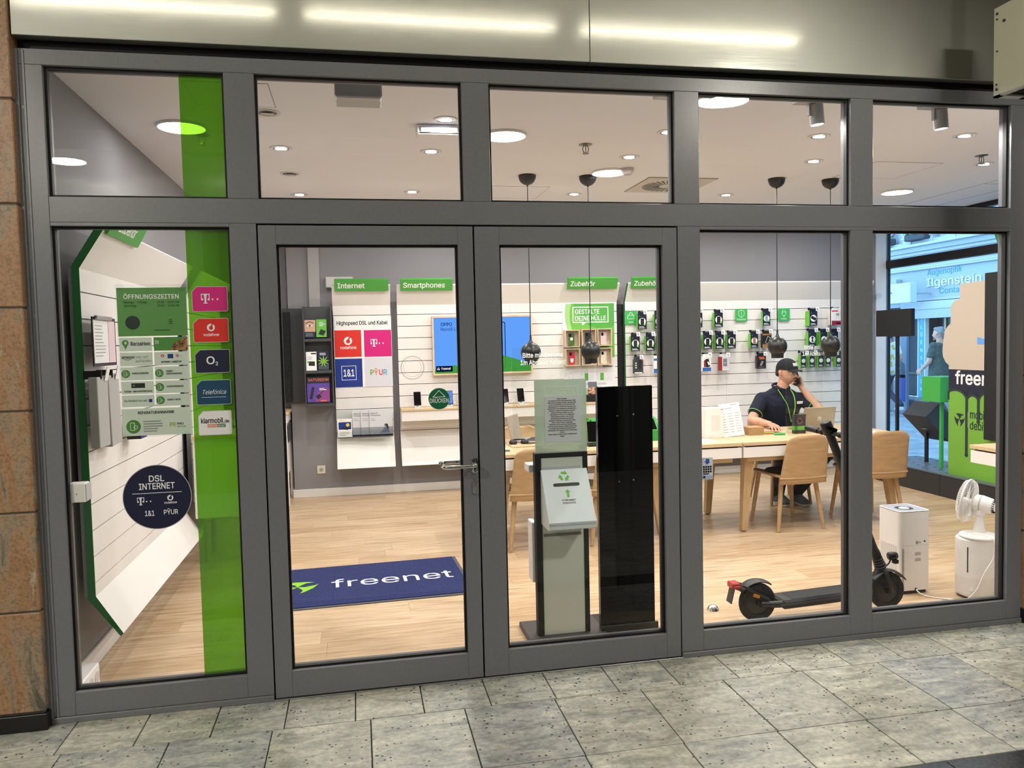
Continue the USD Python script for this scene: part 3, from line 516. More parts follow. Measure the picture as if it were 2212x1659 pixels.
# ------------------------------------------------------------------ white slat-wall display panels
SLAT = mottled('slat_white', 'e7e4e1', 'eeebe9', 3, .35)
FLAP = mat('flap_white', 'efedea', .4)
def run(poly, a, b, wall):
    """A (distance from the wall, height) section drawn out from a to b along the back or the left wall."""
    m = trimesh.creation.extrude_polygon(Polygon(poly), b-a, engine='earcut'); v = np.asarray(m.vertices)
    w = np.c_[a+v[:, 2], YB-v[:, 0], v[:, 1]] if wall == 'back' else np.c_[XL+v[:, 0], a+v[:, 2], v[:, 1]]
    q = trimesh.Trimesh(w, m.faces, process=False)
    if wall != 'back': q.invert()
    return q
D0 = .08
def display(name, lab, a, b, wall, z0, z1, low, up, edges=(), mods=1, g0=1.885, pitch=.122):
    at = ((a+b)/2, YB, z0) if wall == 'back' else (XL, (a+b)/2, z0)
    t = thing(name, lab, 'display panel', at)
    R = lambda n, p, m, aa=a, bb=b, **k: part(t, n, run(p, aa, bb, wall), m, **k)
    R('backing', [(.03, z0), (.062, z0), (.062, z1), (.03, z1)], mat('groove_lining', '8a898c', .5))  # backing shows as the grey aluminium lining of the grooves
    for i in range(int(mods)*1): pass
    w = (b-a)/mods
    gs = [z1]+[g0-k*pitch for k in range(14) if z0+.03 < g0-k*pitch < z1-.02]+[z0]
    for i in range(mods):
        for k in range(len(gs)-1):
            hi, lo = gs[k]-(.003 if k else 0), gs[k+1]+(.003 if k < len(gs)-2 else 0)
            R('slat', [(.06, lo), (D0, lo), (D0, hi), (.06, hi)], SLAT, a+i*w+.0007, a+(i+1)*w-.0007)
    dl_, zl = low; du, zu = up
    R('upper_flap', [(D0-.022, z1), (D0, z1), (du, zu), (du-.016, zu+.014)], FLAP)
    R('lower_flap', [(D0-.022, z0), (D0, z0), (dl_, zl), (dl_-.022, zl-.006)], FLAP)
    R('bracket', [(.022, z0+.1), (.034, z0+.1), (.034, z1-.1), (.022, z1-.1)], DGREY, a+.06, a+.1); R('bracket', [(.022, z0+.1), (.034, z0+.1), (.034, z1-.1), (.022, z1-.1)], DGREY, b-.1, b-.06)
    for e in edges:
        aa = e; th = .026
        sec = [(D0, z0), (dl_, zl), (dl_-.012, zl-.012), (D0-.034, z0-.012), (D0-.034, z1+.01), (du-.034, zu+.012), (du, zu), (D0, z1)]
        part(t, 'edge_strip', run(sec, aa-.002, aa+.002, wall), GREEND, label='dark green edge strip')
    return t
LOW, UP = (.25, .315), (.2, 2.18)
display('slatwall_unit', 'narrow white display panel with the four carrier logo board', -.235, .355, 'back', .615, 1.985, LOW, UP)
display('slatwall_unit', 'wide white display panel holding the screen and the phone shelf', .421, 2.828, 'back', .615, 1.985, LOW, UP, mods=4)
display('slatwall_unit', 'wide white display panel hung with rows of accessory packs', 2.924, 5.93, 'back', .4, 1.985, (.195, .21), UP, edges=(2.922,), mods=5)
display('slatwall_unit', 'green edged white display panel on the side wall with brochures', .455, 2.46, 'left', .40, 1.962, (.195, .21), (.205, 2.16), edges=(.453,), g0=1.852, pitch=.1262)
display('slatwall_unit', 'second white display panel on the side wall beyond the brochure one', 2.85, 4.3, 'left', .40, 1.962, (.195, .21), (.205, 2.16), g0=1.852, pitch=.1262)
# green header signs on the upper flaps
def header(lab, a, b, wall, s, th, w=None, off=.03):
    d0, zz0, d1, zz1 = .204, 2.125, .262, 2.234
    t = thing('header_sign', lab, 'sign', ((a+b)/2, YB-.2, zz0) if wall == 'back' else (XL+.2, (a+b)/2, zz0))
    part(t, 'board', run([(d0, zz0), (d1, zz1), (d1-.03, zz1+.016), (d1-.04, zz1), (d0-.012, zz0)], a, b, wall), GREEN)
    m = text(s, th, w, off, .034, bold=True); v = np.asarray(m.vertices); L = math.hypot(d1-d0, zz1-zz0); k = v[:, 1]/L
    dd, zz = d0+(d1-d0)*k+v[:, 2]*1.5+.0002, zz0+(zz1-zz0)*k
    w3 = np.c_[a+v[:, 0], YB-dd, zz] if wall == 'back' else np.c_[XL+dd, a+v[:, 0], zz]
    part(t, 'lettering', trimesh.Trimesh(w3, m.faces, process=False), PRINTW)
header('green header sign reading Internet', -.205, .335, 'back', 'Internet', .055, .27)
header('green header sign reading Smartphones', .456, .995, 'back', 'Smartphones', .055, .43)
header('green header sign reading Zubehör above the case design poster', 2.234, 2.79, 'back', 'Zubehör', .055, .275)
header('green header sign reading Zubehör above the hanging packs', 2.952, 3.5, 'back', 'Zubehör', .055, .275)
header('green header sign reading Zubehör on the side wall behind the glass', .48, 1.012, 'left', 'Zubehör', .055, .275, .12)

# logos
def logo_t(h):
    s = h; return unary_union([sbox(-.42*s, .72*s, .42*s, 1*s), sbox(-.42*s, .55*s, -.34*s, 1*s), sbox(.34*s, .55*s, .42*s, 1*s), sbox(-.09*s, .05*s, .09*s, 1*s), sbox(-.2*s, 0, .2*s, .08*s), sbox(-.42*s, .34*s, -.22*s, .54*s), sbox(.22*s, .34*s, .42*s, .54*s)]).difference(unary_union([sbox(-.34*s, .2*s, -.13*s, .92*s).difference(sbox(-.42*s, .34*s, -.22*s, .54*s)), sbox(.13*s, .2*s, .34*s, .92*s).difference(sbox(.22*s, .34*s, .42*s, .54*s))])).union(unary_union([sbox(.62*s, .36*s, .78*s, .52*s), sbox(1.1*s, .36*s, 1.26*s, .52*s)]))
def logo_v(r): return disc(0, 0, r, 16).difference(unary_union([disc(.02*r, -.12*r, .5*r, 12), Polygon([(-.2*r, .15*r), (.28*r, .95*r), (.55*r, .9*r), (.3*r, .1*r)])]))
def logo_bird(s):
    out = []
    for k in range(3):
        a = Polygon([(0, .02), (-.10, .30), (-.42, .55), (-.60, .58), (-.1, .66), (.42, .60), (.62, .52), (.30, .44), (.16, .26)])
        out.append(affinity.rotate(affinity.translate(a, 0, -.02), 120*k, origin=(0, 0)))
    return affinity.scale(unary_union(out), s, s, origin=(0, 0))
def put(t, face, o, name, g, m, d=.0008, label=None): return part(t, name, on(face, ext(g, d) if not isinstance(g, trimesh.Trimesh) else g, o), m, label=label)

# carrier logo board in the Internet panel
t = thing('carrier_board', 'printed board headed Highspeed DSL und Kabel with four carrier logos', 'poster', (.06, YB-.085, 1.14)); yb = YB-D0-.0005
part(t, 'card', box(-.229, .357, yb-.004, yb, 1.139, 1.87), PRINTW); yb -= .004
put(t, 'F', (.062, yb, 1.787), 'heading', text('Highspeed DSL und Kabel', .038, .52, 0, 0, 'c', True), PRINTK)
for x0, x1, z0, z1, m, lg in ((-.225, .045, 1.455, 1.732, RED, 'v'), (.074, .354, 1.452, 1.729, MAGENTA, 't'), (-.228, .047, 1.142, 1.437, BLUE1, '1'), (.073, .353, 1.139, 1.443, mat('pale_print', 'd9d9e2', .5), 'p')):
    f = put(t, 'F', (0, yb, 0), 'logo_field', sbox(x0, z0, x1, z1), m, .001); xc, zc = (x0+x1)/2, (z0+z1)/2; y2 = yb-.001
    if lg == 'v': put(f, 'F', (xc, y2, zc+.028), 'ring_mark', logo_v(.042), PRINTW); put(f, 'F', (xc, y2, zc-.055), 'lettering', text('vodafone', .03, .165, 0, 0, 'c', True), PRINTW)
    if lg == 't': put(f, 'F', (xc-.04, y2, zc-.035), 'letter_mark', logo_t(.08), PRINTW)
    if lg == '1': put(f, 'F', (xc, y2, zc), 'frame_line', sbox(-.075, -.075, .075, .075).difference(sbox(-.070, -.070, .070, .070)), PRINTW); put(f, 'F', (xc, y2, zc-.035), 'lettering', text('1&1', .07, .11, 0, 0, 'c', True), PRINTW)
    if lg == 'p':
        for ch, dx, cm in (('P', -.085, GREENM), ('Ÿ', -.045, ORANGE), ('U', .005, RED), ('R', .05, mat('cyan_print', '3ba9c9', .5))): put(f, 'F', (xc+dx, y2, zc-.03), 'letter', text(ch, .055, .038, 0, 0, 'l', True), cm)
# brochure rack below
t = thing('brochure_rack', 'clear acrylic brochure rack under the carrier logo board', 'rack', (.05, YB-.2, .62))
part(t, 'back_plate', box(-.24, .347, YB-D0-.012, YB-D0-.008, .63, .9), CLEAR); part(t, 'tray', box(-.24, .347, YB-.21, YB-D0-.008, .622, .628), CLEAR); part(t, 'lip', box(-.24, .347, YB-.212, YB-.208, .622, .70), CLEAR)
for i, (x, w, h, dz) in enumerate(((-.15, .148, .19, 0), (-.02, .10, .275, 0), (.075, .12, .275, 0), (.22, .235, .275, 0))):
    y0 = YB-.2-(.006 if i == 0 else 0)+.012*(3-i); lab = ['blue and white modem leaflet in the acrylic rack', 'first grey energy leaflet behind its twins in the acrylic rack', 'second grey energy leaflet partly covered in the acrylic rack', 'front grey energy leaflet with a woman on a sofa in the rack'][i]
    q = thing('leaflet', lab, 'leaflet', (x, y0, .63), group='leaflets in the acrylic rack')
    part(q, 'sheet', box(x-w/2, x+w/2, y0, y0+.002, .632, .632+h), mat('leaflet_grey', 'd3d6dc', .5) if i else PRINTW)
    if i:
        put(q, 'F', (x-w/2+.012, y0, .632+h-.045), 'heading', text('ENERGIE IST', .013, min(w-.03, .075)), PRINTK); put(q, 'F', (x-w/2+.012, y0, .632+h-.066), 'heading', text('VERTRAGSSACHE', .013, min(w-.025, .1)), PRINTK)
        put(q, 'F', (x-w/2+.012, y0, .632+h-.09), 'small_print', lines(0, 0, 2, .018, .06, .004, i), PRINTG); put(q, 'F', (x-w/2, y0, .632), 'footer', sbox(0, 0, w, .02), NAVY); put(q, 'F', (x-w/2, y0, .632), 'sofa', sbox(0, .02, w, .095), mat('sofa_grey', '8f949d', .6))
        if i == 3: put(q, 'F', (x+.04, y0-.0008, .665), 'figure', unary_union([Polygon([(-.06, 0), (-.03, .02), (-.005, .06), (.03, .055), (.045, .0)]), disc(.005, .08, .014)]), mat('figure_print', '5b6a86', .6)); put(q, 'F', (x+.047, y0-.0012, .735), 'hair', Polygon([(-.005, .025), (.02, .02), (.03, -.03), (.012, -.03)]), mat('hair_brown', '3a2a22', .7))
    else:
        put(q, 'F', (x-w/2, y0, .632), 'picture', sbox(.012, .08, w-.01, .155), BLUE1); put(q, 'F', (x, y0-.0008, .632), 'modem', Polygon([(-.04, .085), (.03, .075), (.05, .095), (-.02, .105)]), PRINTK); put(q, 'F', (x, y0-.0008, .632), 'burst', disc(.03, .125, .018), YELLOW); put(q, 'F', (x-w/2, y0, .632), 'title', sbox(.02, .17, .06, .176), YELLOW); put(q, 'F', (x-w/2, y0, .632), 'small_print', lines(.02, .05, 3, .014, .1, .004, 2), PRINTG)
# television in a wood frame
t = thing('screen', 'large wall screen in a thin wood frame showing a phone advert', 'screen', (1.3, YB-.15, 1.23)); yt = YB-.15
SCR = emit('screen_blue', '5f9bf2', 1.15)
part(t, 'bezel', J(box(.778, 1.85, yt, YB-D0, 1.843, 1.860), box(.778, 1.85, yt, YB-D0, 1.239, 1.256), box(.778, .795, yt, YB-D0, 1.256, 1.843), box(1.833, 1.85, yt, YB-D0, 1.256, 1.843)), PALEW)
s = part(t, 'display', box(.795, 1.833, yt+.012, YB-D0, 1.256, 1.843), SCR); y2 = yt+.012
put(s, 'F', (0, y2, 0), 'green_hill', unary_union([Polygon([(.795+.0, 1.256), (.795, 1.30), (1.0, 1.34)]+[(1.05+.783*k/12, 1.33+.12*math.sin(math.pi*(k/12)**.8)) for k in range(13)]+[(1.833, 1.256)])]), emit('screen_green', '4fae4a', .8))
ST, SW = emit('screen_text', '1f4f9c', .6), emit('screen_white', 'ffffff', .9)
put(s, 'F', (.87, y2, 1.755), 'lettering', text('OPPO', .035, .12, bold=True), ST); put(s, 'F', (.87, y2, 1.705), 'lettering', text('Reno8 Lite', .035, .21), ST)
put(s, 'F', (1.30, y2, 1.57), 'lettering', text('Immer', .05, .2, 0, 0, 'c'), ST); put(s, 'F', (1.30, y2, 1.49), 'lettering', text('voller Energie', .05, .42, 0, 0, 'c'), ST)
put(s, 'F', (1.30, y2, 1.43), 'lettering', text('dank Schnellladefunktion', .022, .42, 0, 0, 'c'), ST); put(s, 'F', (1.30, y2, 1.39), 'lettering', text('und 4500 mAh Akku', .022, .34, 0, 0, 'c'), ST)
put(s, 'F', (0, y2, 0), 'phone_outline', rrect(1.44, 1.30, 1.56, 1.79, .02).difference(rrect(1.448, 1.308, 1.552, 1.782, .016)), emit('screen_dark', '17336e', .5))
put(s, 'F', (0, y2-.0008, 0), 'badge', sbox(.81, 1.275, .985, 1.335), emit('screen_navy', '0d1a4a', .4)); put(s, 'F', (.835, y2-.0016, 1.305), 'bird_mark', logo_bird(.022), SW); put(s, 'F', (.865, y2-.0016, 1.295), 'lettering', text('freenet', .026, .1, bold=True), SW)
# phone shelf
t = thing('shelf', 'oak topped phone shelf on the wide white display panel', 'shelf', (1.6, YB-.2, .78))
for k in range(4): part(t, 'top', box(.421+k*.6017+.001, .421+(k+1)*.6017-.001, YB-.35, YB-D0, .888, .91, .002), WOOD)
part(t, 'apron', box(.424, 2.826, YB-.34, YB-D0-.01, .785, .887, .002), WHITEP); part(t, 'cable_rail', box(.43, 2.82, YB-.2, YB-D0-.01, .70, .785), BASEW)
PHG, PHS = mat('phone_glass', '1a2030', .1), mat('phone_screen_blue', '4d74c8', .2)
phone_labels = ['dark display phone by the end of the oak shelf', 'blue lit display phone left of the green push sticker', 'dark display phone behind the push sticker', 'display phone half hidden by the door stiles', 'display phone tilted beside the right door leaf edge', 'tall display phone beside the frosted notice plate']
for i, x in enumerate((.60, .935, 1.07, 1.25, 1.53, 1.70)):
    q = thing('display_phone', phone_labels[i], 'phone', (x, YB-.22, .91), group='phones on the oak shelf'); yy = YB-.22
    part(q, 'stand', lathe([(0, .012), (.032, .012), (.036, .0), (0, 0)], 20, (x, yy+.01, .91)), WHITEG, True); part(q, 'post', box(x-.012, x+.012, yy+.012, yy+.03, .92, .955), LGREY)
    ph = rot(box(x-.037, x+.037, yy-.004, yy+.004, .935, 1.085, .004), -22, (1, 0, 0), (x, yy, .94)); part(q, 'body', ph, PHG)
    part(q, 'screen', rot(box(x-.033, x+.033, yy-.0052, yy-.004, .942, 1.078), -22, (1, 0, 0), (x, yy, .94)), PHS if i == 1 else BLACKG)
    part(q, 'card', box(x-.04, x+.05, YB-.34, YB-.29, .91, .912), PRINTW); part(q, 'coil', tube([(x-.10+.03*math.cos(a), yy+.03, .94+.02*math.sin(a)+.004*a) for a in np.linspace(0, 6, 16)], .003, 6), PRINTW, True)
q = thing('accessory_box', 'black counter box with a leopard pattern pouch at the shelf end', 'box', (2.47, YB-.25, .91)); yy = YB-.25
part(q, 'tray', box(2.40, 2.62, yy-.06, yy+.06, .91, .985, .003), BLACK); part(q, 'pouch', box(2.43, 2.52, yy-.03, yy, .985, 1.065, .01), mottled('leopard', '3a221c', 'dba58a', 55, .7, 2, lo=.45, hi=.5)); part(q, 'tablet', rot(box(2.45, 2.55, yy+.02, yy+.03, .99, 1.13, .004), -14, (1, 0, 0), (2.5, yy, .99)), mat('tablet_grey', '55585f', .4)); part(q, 'card', box(2.57, 2.70, yy-.02, yy-.015, 1.06, 1.085), PRINTW)

# case design poster with six shadow boxes
t = thing('design_poster', 'green and white poster GESTALTE DEINE HÜLLE behind six shadow boxes', 'poster', (2.5, YB-D0, .93)); yp = YB-D0-.001
part(t, 'card', box(2.205, 2.796, yp-.003, yp, .93, 1.975), mat('poster_white', 'e4e4ea', .5)); yp -= .003
base = sbox(2.206, 1.38, 2.795, 1.974)
put(t, 'F', (0, yp, 0), 'light_swoosh', base.intersection(disc(2.78, 1.86, .545, 24)), mat('swoosh_pale', '9fce84', .5)); put(t, 'F', (0, yp-.0008, 0), 'mid_swoosh', base.intersection(affinity.translate(disc(2.78, 1.84, .49, 24), .0, 0)), mat('swoosh_mid', '6bb548', .5)); put(t, 'F', (0, yp-.0016, 0), 'dark_swoosh', base.intersection(disc(2.66, 2.03, .33, 24)), mat('swoosh_dark', '4fa540', .5))
y3 = yp-.0026
put(t, 'F', (0, y3, 0), 'bubble_line', sbox(2.32, 1.765, 2.73, 1.94).difference(sbox(2.331, 1.776, 2.719, 1.929)).union(Polygon([(2.42, 1.776), (2.43, 1.735), (2.475, 1.768), (2.47, 1.776)])), PRINTW)
put(t, 'F', (2.35, y3, 1.862), 'lettering', text('GESTALTE', .048, .275, bold=True), PRINTW); put(t, 'F', (2.35, y3, 1.79), 'lettering', text('DEINE HÜLLE', .048, .35, bold=True), PRINTW)
put(t, 'F', (2.77, y3, 1.275), 'lettering', text('DeinDesign', .017, .115, 0, 0, 'r', True), PRINTK)
for k in range(3):
    x = 2.29+k*.178; put(t, 'F', (0, yp, 0), 'step_phone', rrect(x-.02, 1.13, x+.02, 1.21, .006) if k else rrect(x-.02, 1.13, x+.02, 1.21, .006).difference(rrect(x-.018, 1.132, x+.018, 1.208, .004)), GREENM if k else PRINTG); put(t, 'F', (0, yp, 0), 'step_number', ring(x-.055, 1.20, .014, .002), PRINTG); put(t, 'F', (0, yp, 0), 'small_print', lines(x-.05, 1.10, 2, .012, .1, .004, k), PRINTG)
put(t, 'F', (0, yp, 0), 'small_print', lines(2.38, 1.04, 3, .02, .3, .006, 9), GREENM)
cases = [('olive green leaf pattern phone case in the upper shadow box', '3c3a22'), ('black speckled phone case in the upper middle shadow box', '1c1b20'), ('pink marbled phone case in the upper shadow box by the gap', 'e6b9ae'), ('red phone case with a white shield in the lower shadow box', 'd2303c'), ('dark photo phone case in the box behind the pendant shade', '2a2226'), ('beige floral phone case in the lower shadow box', 'cfc3a2')]
for k, (x0, z0) in enumerate(((2.212, 1.50), (2.399, 1.506), (2.577, 1.508), (2.213, 1.298), (2.397, 1.30), (2.575, 1.299))):
    q = thing('shadow_box', 'shallow oak shadow box around the '+cases[k][0].split(' in the')[0].split(' behind')[0], 'shadow box', (x0+.08, YB-.16, z0), group='oak shadow boxes on the poster'); y0, y1, w, h = YB-.165, YB-D0-.006, .165, .188
    part(q, 'frame', J(box(x0, x0+w, y0, y1, z0, z0+.009), box(x0, x0+w, y0, y1, z0+h-.009, z0+h), box(x0, x0+.009, y0, y1, z0+.009, z0+h-.009), box(x0+w-.009, x0+w, y0, y1, z0+.009, z0+h-.009)), PALEW); part(q, 'backing', box(x0+.009, x0+w-.009, y1-.005, y1, z0+.009, z0+h-.009), mat('box_back', 'cfcac8', .6))
    q = thing('phone_case', cases[k][0], 'phone case', (x0+.08, YB-.11, z0+.01), group='phone cases in the shadow boxes'); xc = x0+.082; yc = YB-.115
    cm = mottled('case_%d' % k, cases[k][1], ['5a8a3a', '2c2a30', 'd9d2dc', 'd2303c', '6a3a30', 'efe7d6'][k], 60, .35, 3)
    part(q, 'shell', on('F', ext(rrect(-.033, .012, .033, .15, .009), .009), (xc, yc, z0)), cm, smooth=30); part(q, 'camera_window', on('F', ext(rrect(-.026, .112, -.002, .145, .005), .0105), (xc, yc, z0)), BLACKG)
    if k == 0: put(q, 'F', (xc, yc-.009, z0), 'label_square', sbox(-.014, .075, .014, .105), PRINTW)
    if k == 3: put(q, 'F', (xc, yc-.009, z0), 'shield', Polygon([(-.018, .08), (.018, .08), (.018, .05), (0, .03), (-.018, .05)]), PRINTW)
solo('column_cover', box(2.83, 2.922, YB-.03, YB, .0, 1.965, .003), mat('night_black', '16181d', .3), 'narrow black panel in the gap between the white display panels', 'panel')

# category tags and hanging packs
for x, z, word, g, lab in ((2.984, 1.81, 'Style', 'bag', 'green square tag with a shopping bag icon reading Style'), (4.305, 1.818, 'Protection', 'shield', 'green square tag with a shield icon reading Protection'), (4.835, 1.816, 'Power', 'plug', 'green square tag with a plug icon reading Power')):
    t = thing('category_tag', lab, 'sign', (x, YB-.1, z-.07)); y0 = YB-.10
    part(t, 'plate', on('F', ext(rrect(-.0725, -.072, .0725, .072, .006), .004), (x, y0, z)), mat('tag_green', '3fae55', .45)); part(t, 'clip', box(x-.02, x+.02, y0, YB-D0, z+.05, z+.06), LGREY)
    if g == 'bag': ic = unary_union([line([(-.04, -.012), (-.033, .03), (.033, .03), (.04, -.012), (-.04, -.012)], .004), line([(-.018, .02)]+[(-.018*math.cos(a), .036+.022*math.sin(a)) for a in np.linspace(0, math.pi, 10)]+[(.018, .02)], .004)])
    elif g == 'shield': ic = unary_union([line([(0, .058), (.035, .045), (.034, .0), (0, -.03), (-.034, .0), (-.035, .045), (0, .058)], .004), line([(0, -.015), (0, .045)], .003)])
    else: ic = unary_union([line([(-.028, .03), (.028, .03), (.022, .005), (.008, -.015), (-.008, -.015), (-.022, .005), (-.028, .03)], .004), line([(-.014, .03), (-.014, .056)], .004), line([(.014, .03), (.014, .056)], .004), line([(0, -.015), (0, -.04)], .004)])
    put(t, 'F', (x, y0-.004, z), 'icon', ic, PRINTW); put(t, 'F', (x, y0-.004, z-.055), 'lettering', text(word, .017, None, 0, 0, 'c'), PRINTW)
def make_pack(kind, w, h, at, lab, deep=.05, first=True):
    """Origin: middle of the pack's back, on the hook's height."""
    t = thing('accessory_pack', lab, 'pack', at, group='accessory packs on hooks', local=True); y = -.055
    P = lambda n, m, k, **kw: part(t, n, m, k, **kw)
    body = {'red': PRINTW, 'white': mat('pack_white', 'dcdce2', .4), 'blue': PRINTW, 'grey': mat('pack_grey', '3c3e44', .4), 'orange': mat('pack_black', '1d191b', .4), 'gold': mat('pack_black', '1d191b', .4), 'plug': PRINTW}.get(kind, mat('pack_navy', '131a30', .4))
    P('hook', J(cyl((0, -.03, h/2+.004), .0025, .16, 'y', 8), box(-.012, .012, .04, .05, h/2-.012, h/2+.014)), BLACK)
    P('card', J(box(-w/2, w/2, y+.006, y+deep, -h/2, h/2-.03, .001), box(-w/2, w/2, y+.01, y+.012, h/2-.03, h/2, .0005)), body)
    P('price_tag', rot(box(-.021+w*.12, .021+w*.12, y-.055, y-.053, h/2-.03, h/2+.016), -8, (1, 0, 0), (0, y-.053, h/2+.004)), PRINTW); P('price_print', rot(on('F', ext(unary_union([sbox(-.01, -.004, .004, .004), sbox(-.012, -.016, .012, -.012)]), .0006), (w*.12, y-.0555, h/2-.004)), -8, (1, 0, 0), (0, y-.053, h/2+.004)), PRINTK)
    F = (0, y+.006, 0)
    def pr(n, g, m, d=.0008): put(t, 'F', F, n, g, m, d)
    if kind in ('case', 'glass', 'pink', 'power', 'cable', 'cableS', 'car'):
        P('spine', J(box(-w/2-.001, -w/2+.001, y+.008, y+deep-.002, -h/2, h/2-.034), *([box(-w/2+.003, w/2, y+deep, y+deep+.02, -h/2+.004, h/2-.034)] if kind != 'glass' else [])), mat('spine_green', '6cc63a', .45))
        r = w*.4 if kind != 'cableS' else w*.36; cz = -.012; pr('white_disc', disc(0, cz, r, 16), PRINTW)
        ic = {'case': (rrect(-.02, -.052, .02, .022, .004), PRINTK), 'glass': (rrect(-.015, -.046, .015, .022, .004), mat('glass_print', '8fb1c2', .4)), 'pink': (rrect(-.015, -.046, .015, .022, .004), mat('rose_print', 'b06a66', .5)), 'power': (affinity.rotate(rrect(-.034, -.016+cz, .034, .016+cz, .004), -28), PRINTK), 'car': (unary_union([rrect(-.008, -.045, .008, .005, .004), disc(0, .008, .013)]), PRINTK), 'cable': (affinity.rotate(ring(0, cz, .02, .004), 20), LGREY), 'cableS': (affinity.rotate(affinity.scale(ring(0, cz, .016, .003), .7, 1.), 20), LGREY)}[kind]
        pr('picture', ic[0], ic[1], .0016)
        if kind in ('case', 'pink', 'car', 'glass'): pr('green_dot', disc(w*.26, cz-r*.72, .011, 10), mat('dot_green', '86d75a', .5), .0022)
        pr('lettering', unary_union([sbox(-w*.38, -h/2+.022, w*.2, -h/2+.028), sbox(-w*.38, -h/2+.011, w*.36, -h/2+.015)]), PRINTW); pr('bird_mark', affinity.translate(logo_bird(.007), -w*.3, h/2-.047), GREENL)
    elif kind == 'grey': pr('picture', affinity.rotate(rrect(-.005, -.05, .035, .05, .005), -4), PRINTK); pr('dots', unary_union([disc(-.03, z, .008, 8) for z in (-.03, -.005, .02)]), PRINTW); pr('flash', Polygon([(.03, .06), (.05, .065), (.05, .045)]), RED); pr('footer', sbox(-.045, -.092, .042, -.08), PRINTW)
    elif kind == 'blue': pr('header', sbox(-w/2, .04, w/2, .064), mat('band_blue', '2f66b8', .5)); pr('footer', sbox(-w/2, -.096, w/2, -.05), mat('band_blue', '2f66b8', .5)); pr('picture', rrect(.005, -.045, .045, .03, .004), PRINTK)
    elif kind == 'red': pr('footer', sbox(-w/2, -.096, w/2, -.055), mat('band_blue', '2f66b8', .5)); pr('wallet', Polygon([(-.035, -.05), (-.035, .02), (.0, .045), (.01, -.05)]), mat('wallet_red', '8e2436', .5)); pr('phone', affinity.rotate(rrect(-.012, -.05, .032, .04, .004), 12), PRINTK, .0014); pr('badge', affinity.rotate(rrect(.012, -.03, .03, .012, .002), 25), PRINTW, .002)
    elif kind == 'white': P('spine', box(-w/2-.001, -w/2+.026, y+.0, y+deep, -h/2, h/2-.03), mat('spine_red', '9c2a2a', .5)); pr('picture', sbox(-.018, -.045, .03, .04), mat('window_print', '7b808c', .5)); pr('print_bar', sbox(-.01, -.008, .02, -.004), PRINTW, .0014)
    elif kind == 'orange': pr('lettering', unary_union([sbox(-.035, .035, .035, .046), sbox(-.025, .018, .04, .03)]), ORANGE); pr('picture', affinity.rotate(rrect(-.012, -.06, .014, .0, .003), -28), mat('phone_mauve', '9a8a98', .4)); pr('footer', lines(-.04, -.07, 1, .01, .08, .004), PRINTG)
    elif kind == 'gold': pr('header', sbox(-w/2, .045, w/2, .064), mat('kraft_gold', '9a7448', .6)); pr('footer', sbox(-w/2, -.097, w/2, -.055), mat('kraft_gold', '9a7448', .6)); pr('picture', affinity.rotate(rrect(-.01, -.05, .03, .03, .004), -22).difference(affinity.rotate(rrect(-.007, -.047, .027, .027, .003), -22)), PRINTW)
    elif kind == 'plug': pr('header', sbox(-w/2, .055, w*.1, .069), RED); pr('footer', sbox(-w/2, -.099, w/2, -.05), mat('wallet_red', '8e2436', .5)); pr('picture', unary_union([rrect(-.01, .01, .03, .035, .003), line([(0, .01), (-.01, -.035)], .004), line([(.02, .01), (.03, -.04)], .004)]), PRINTG); pr('lettering', sbox(-.01, -.085, .05, -.075), PRINTW)
    return t
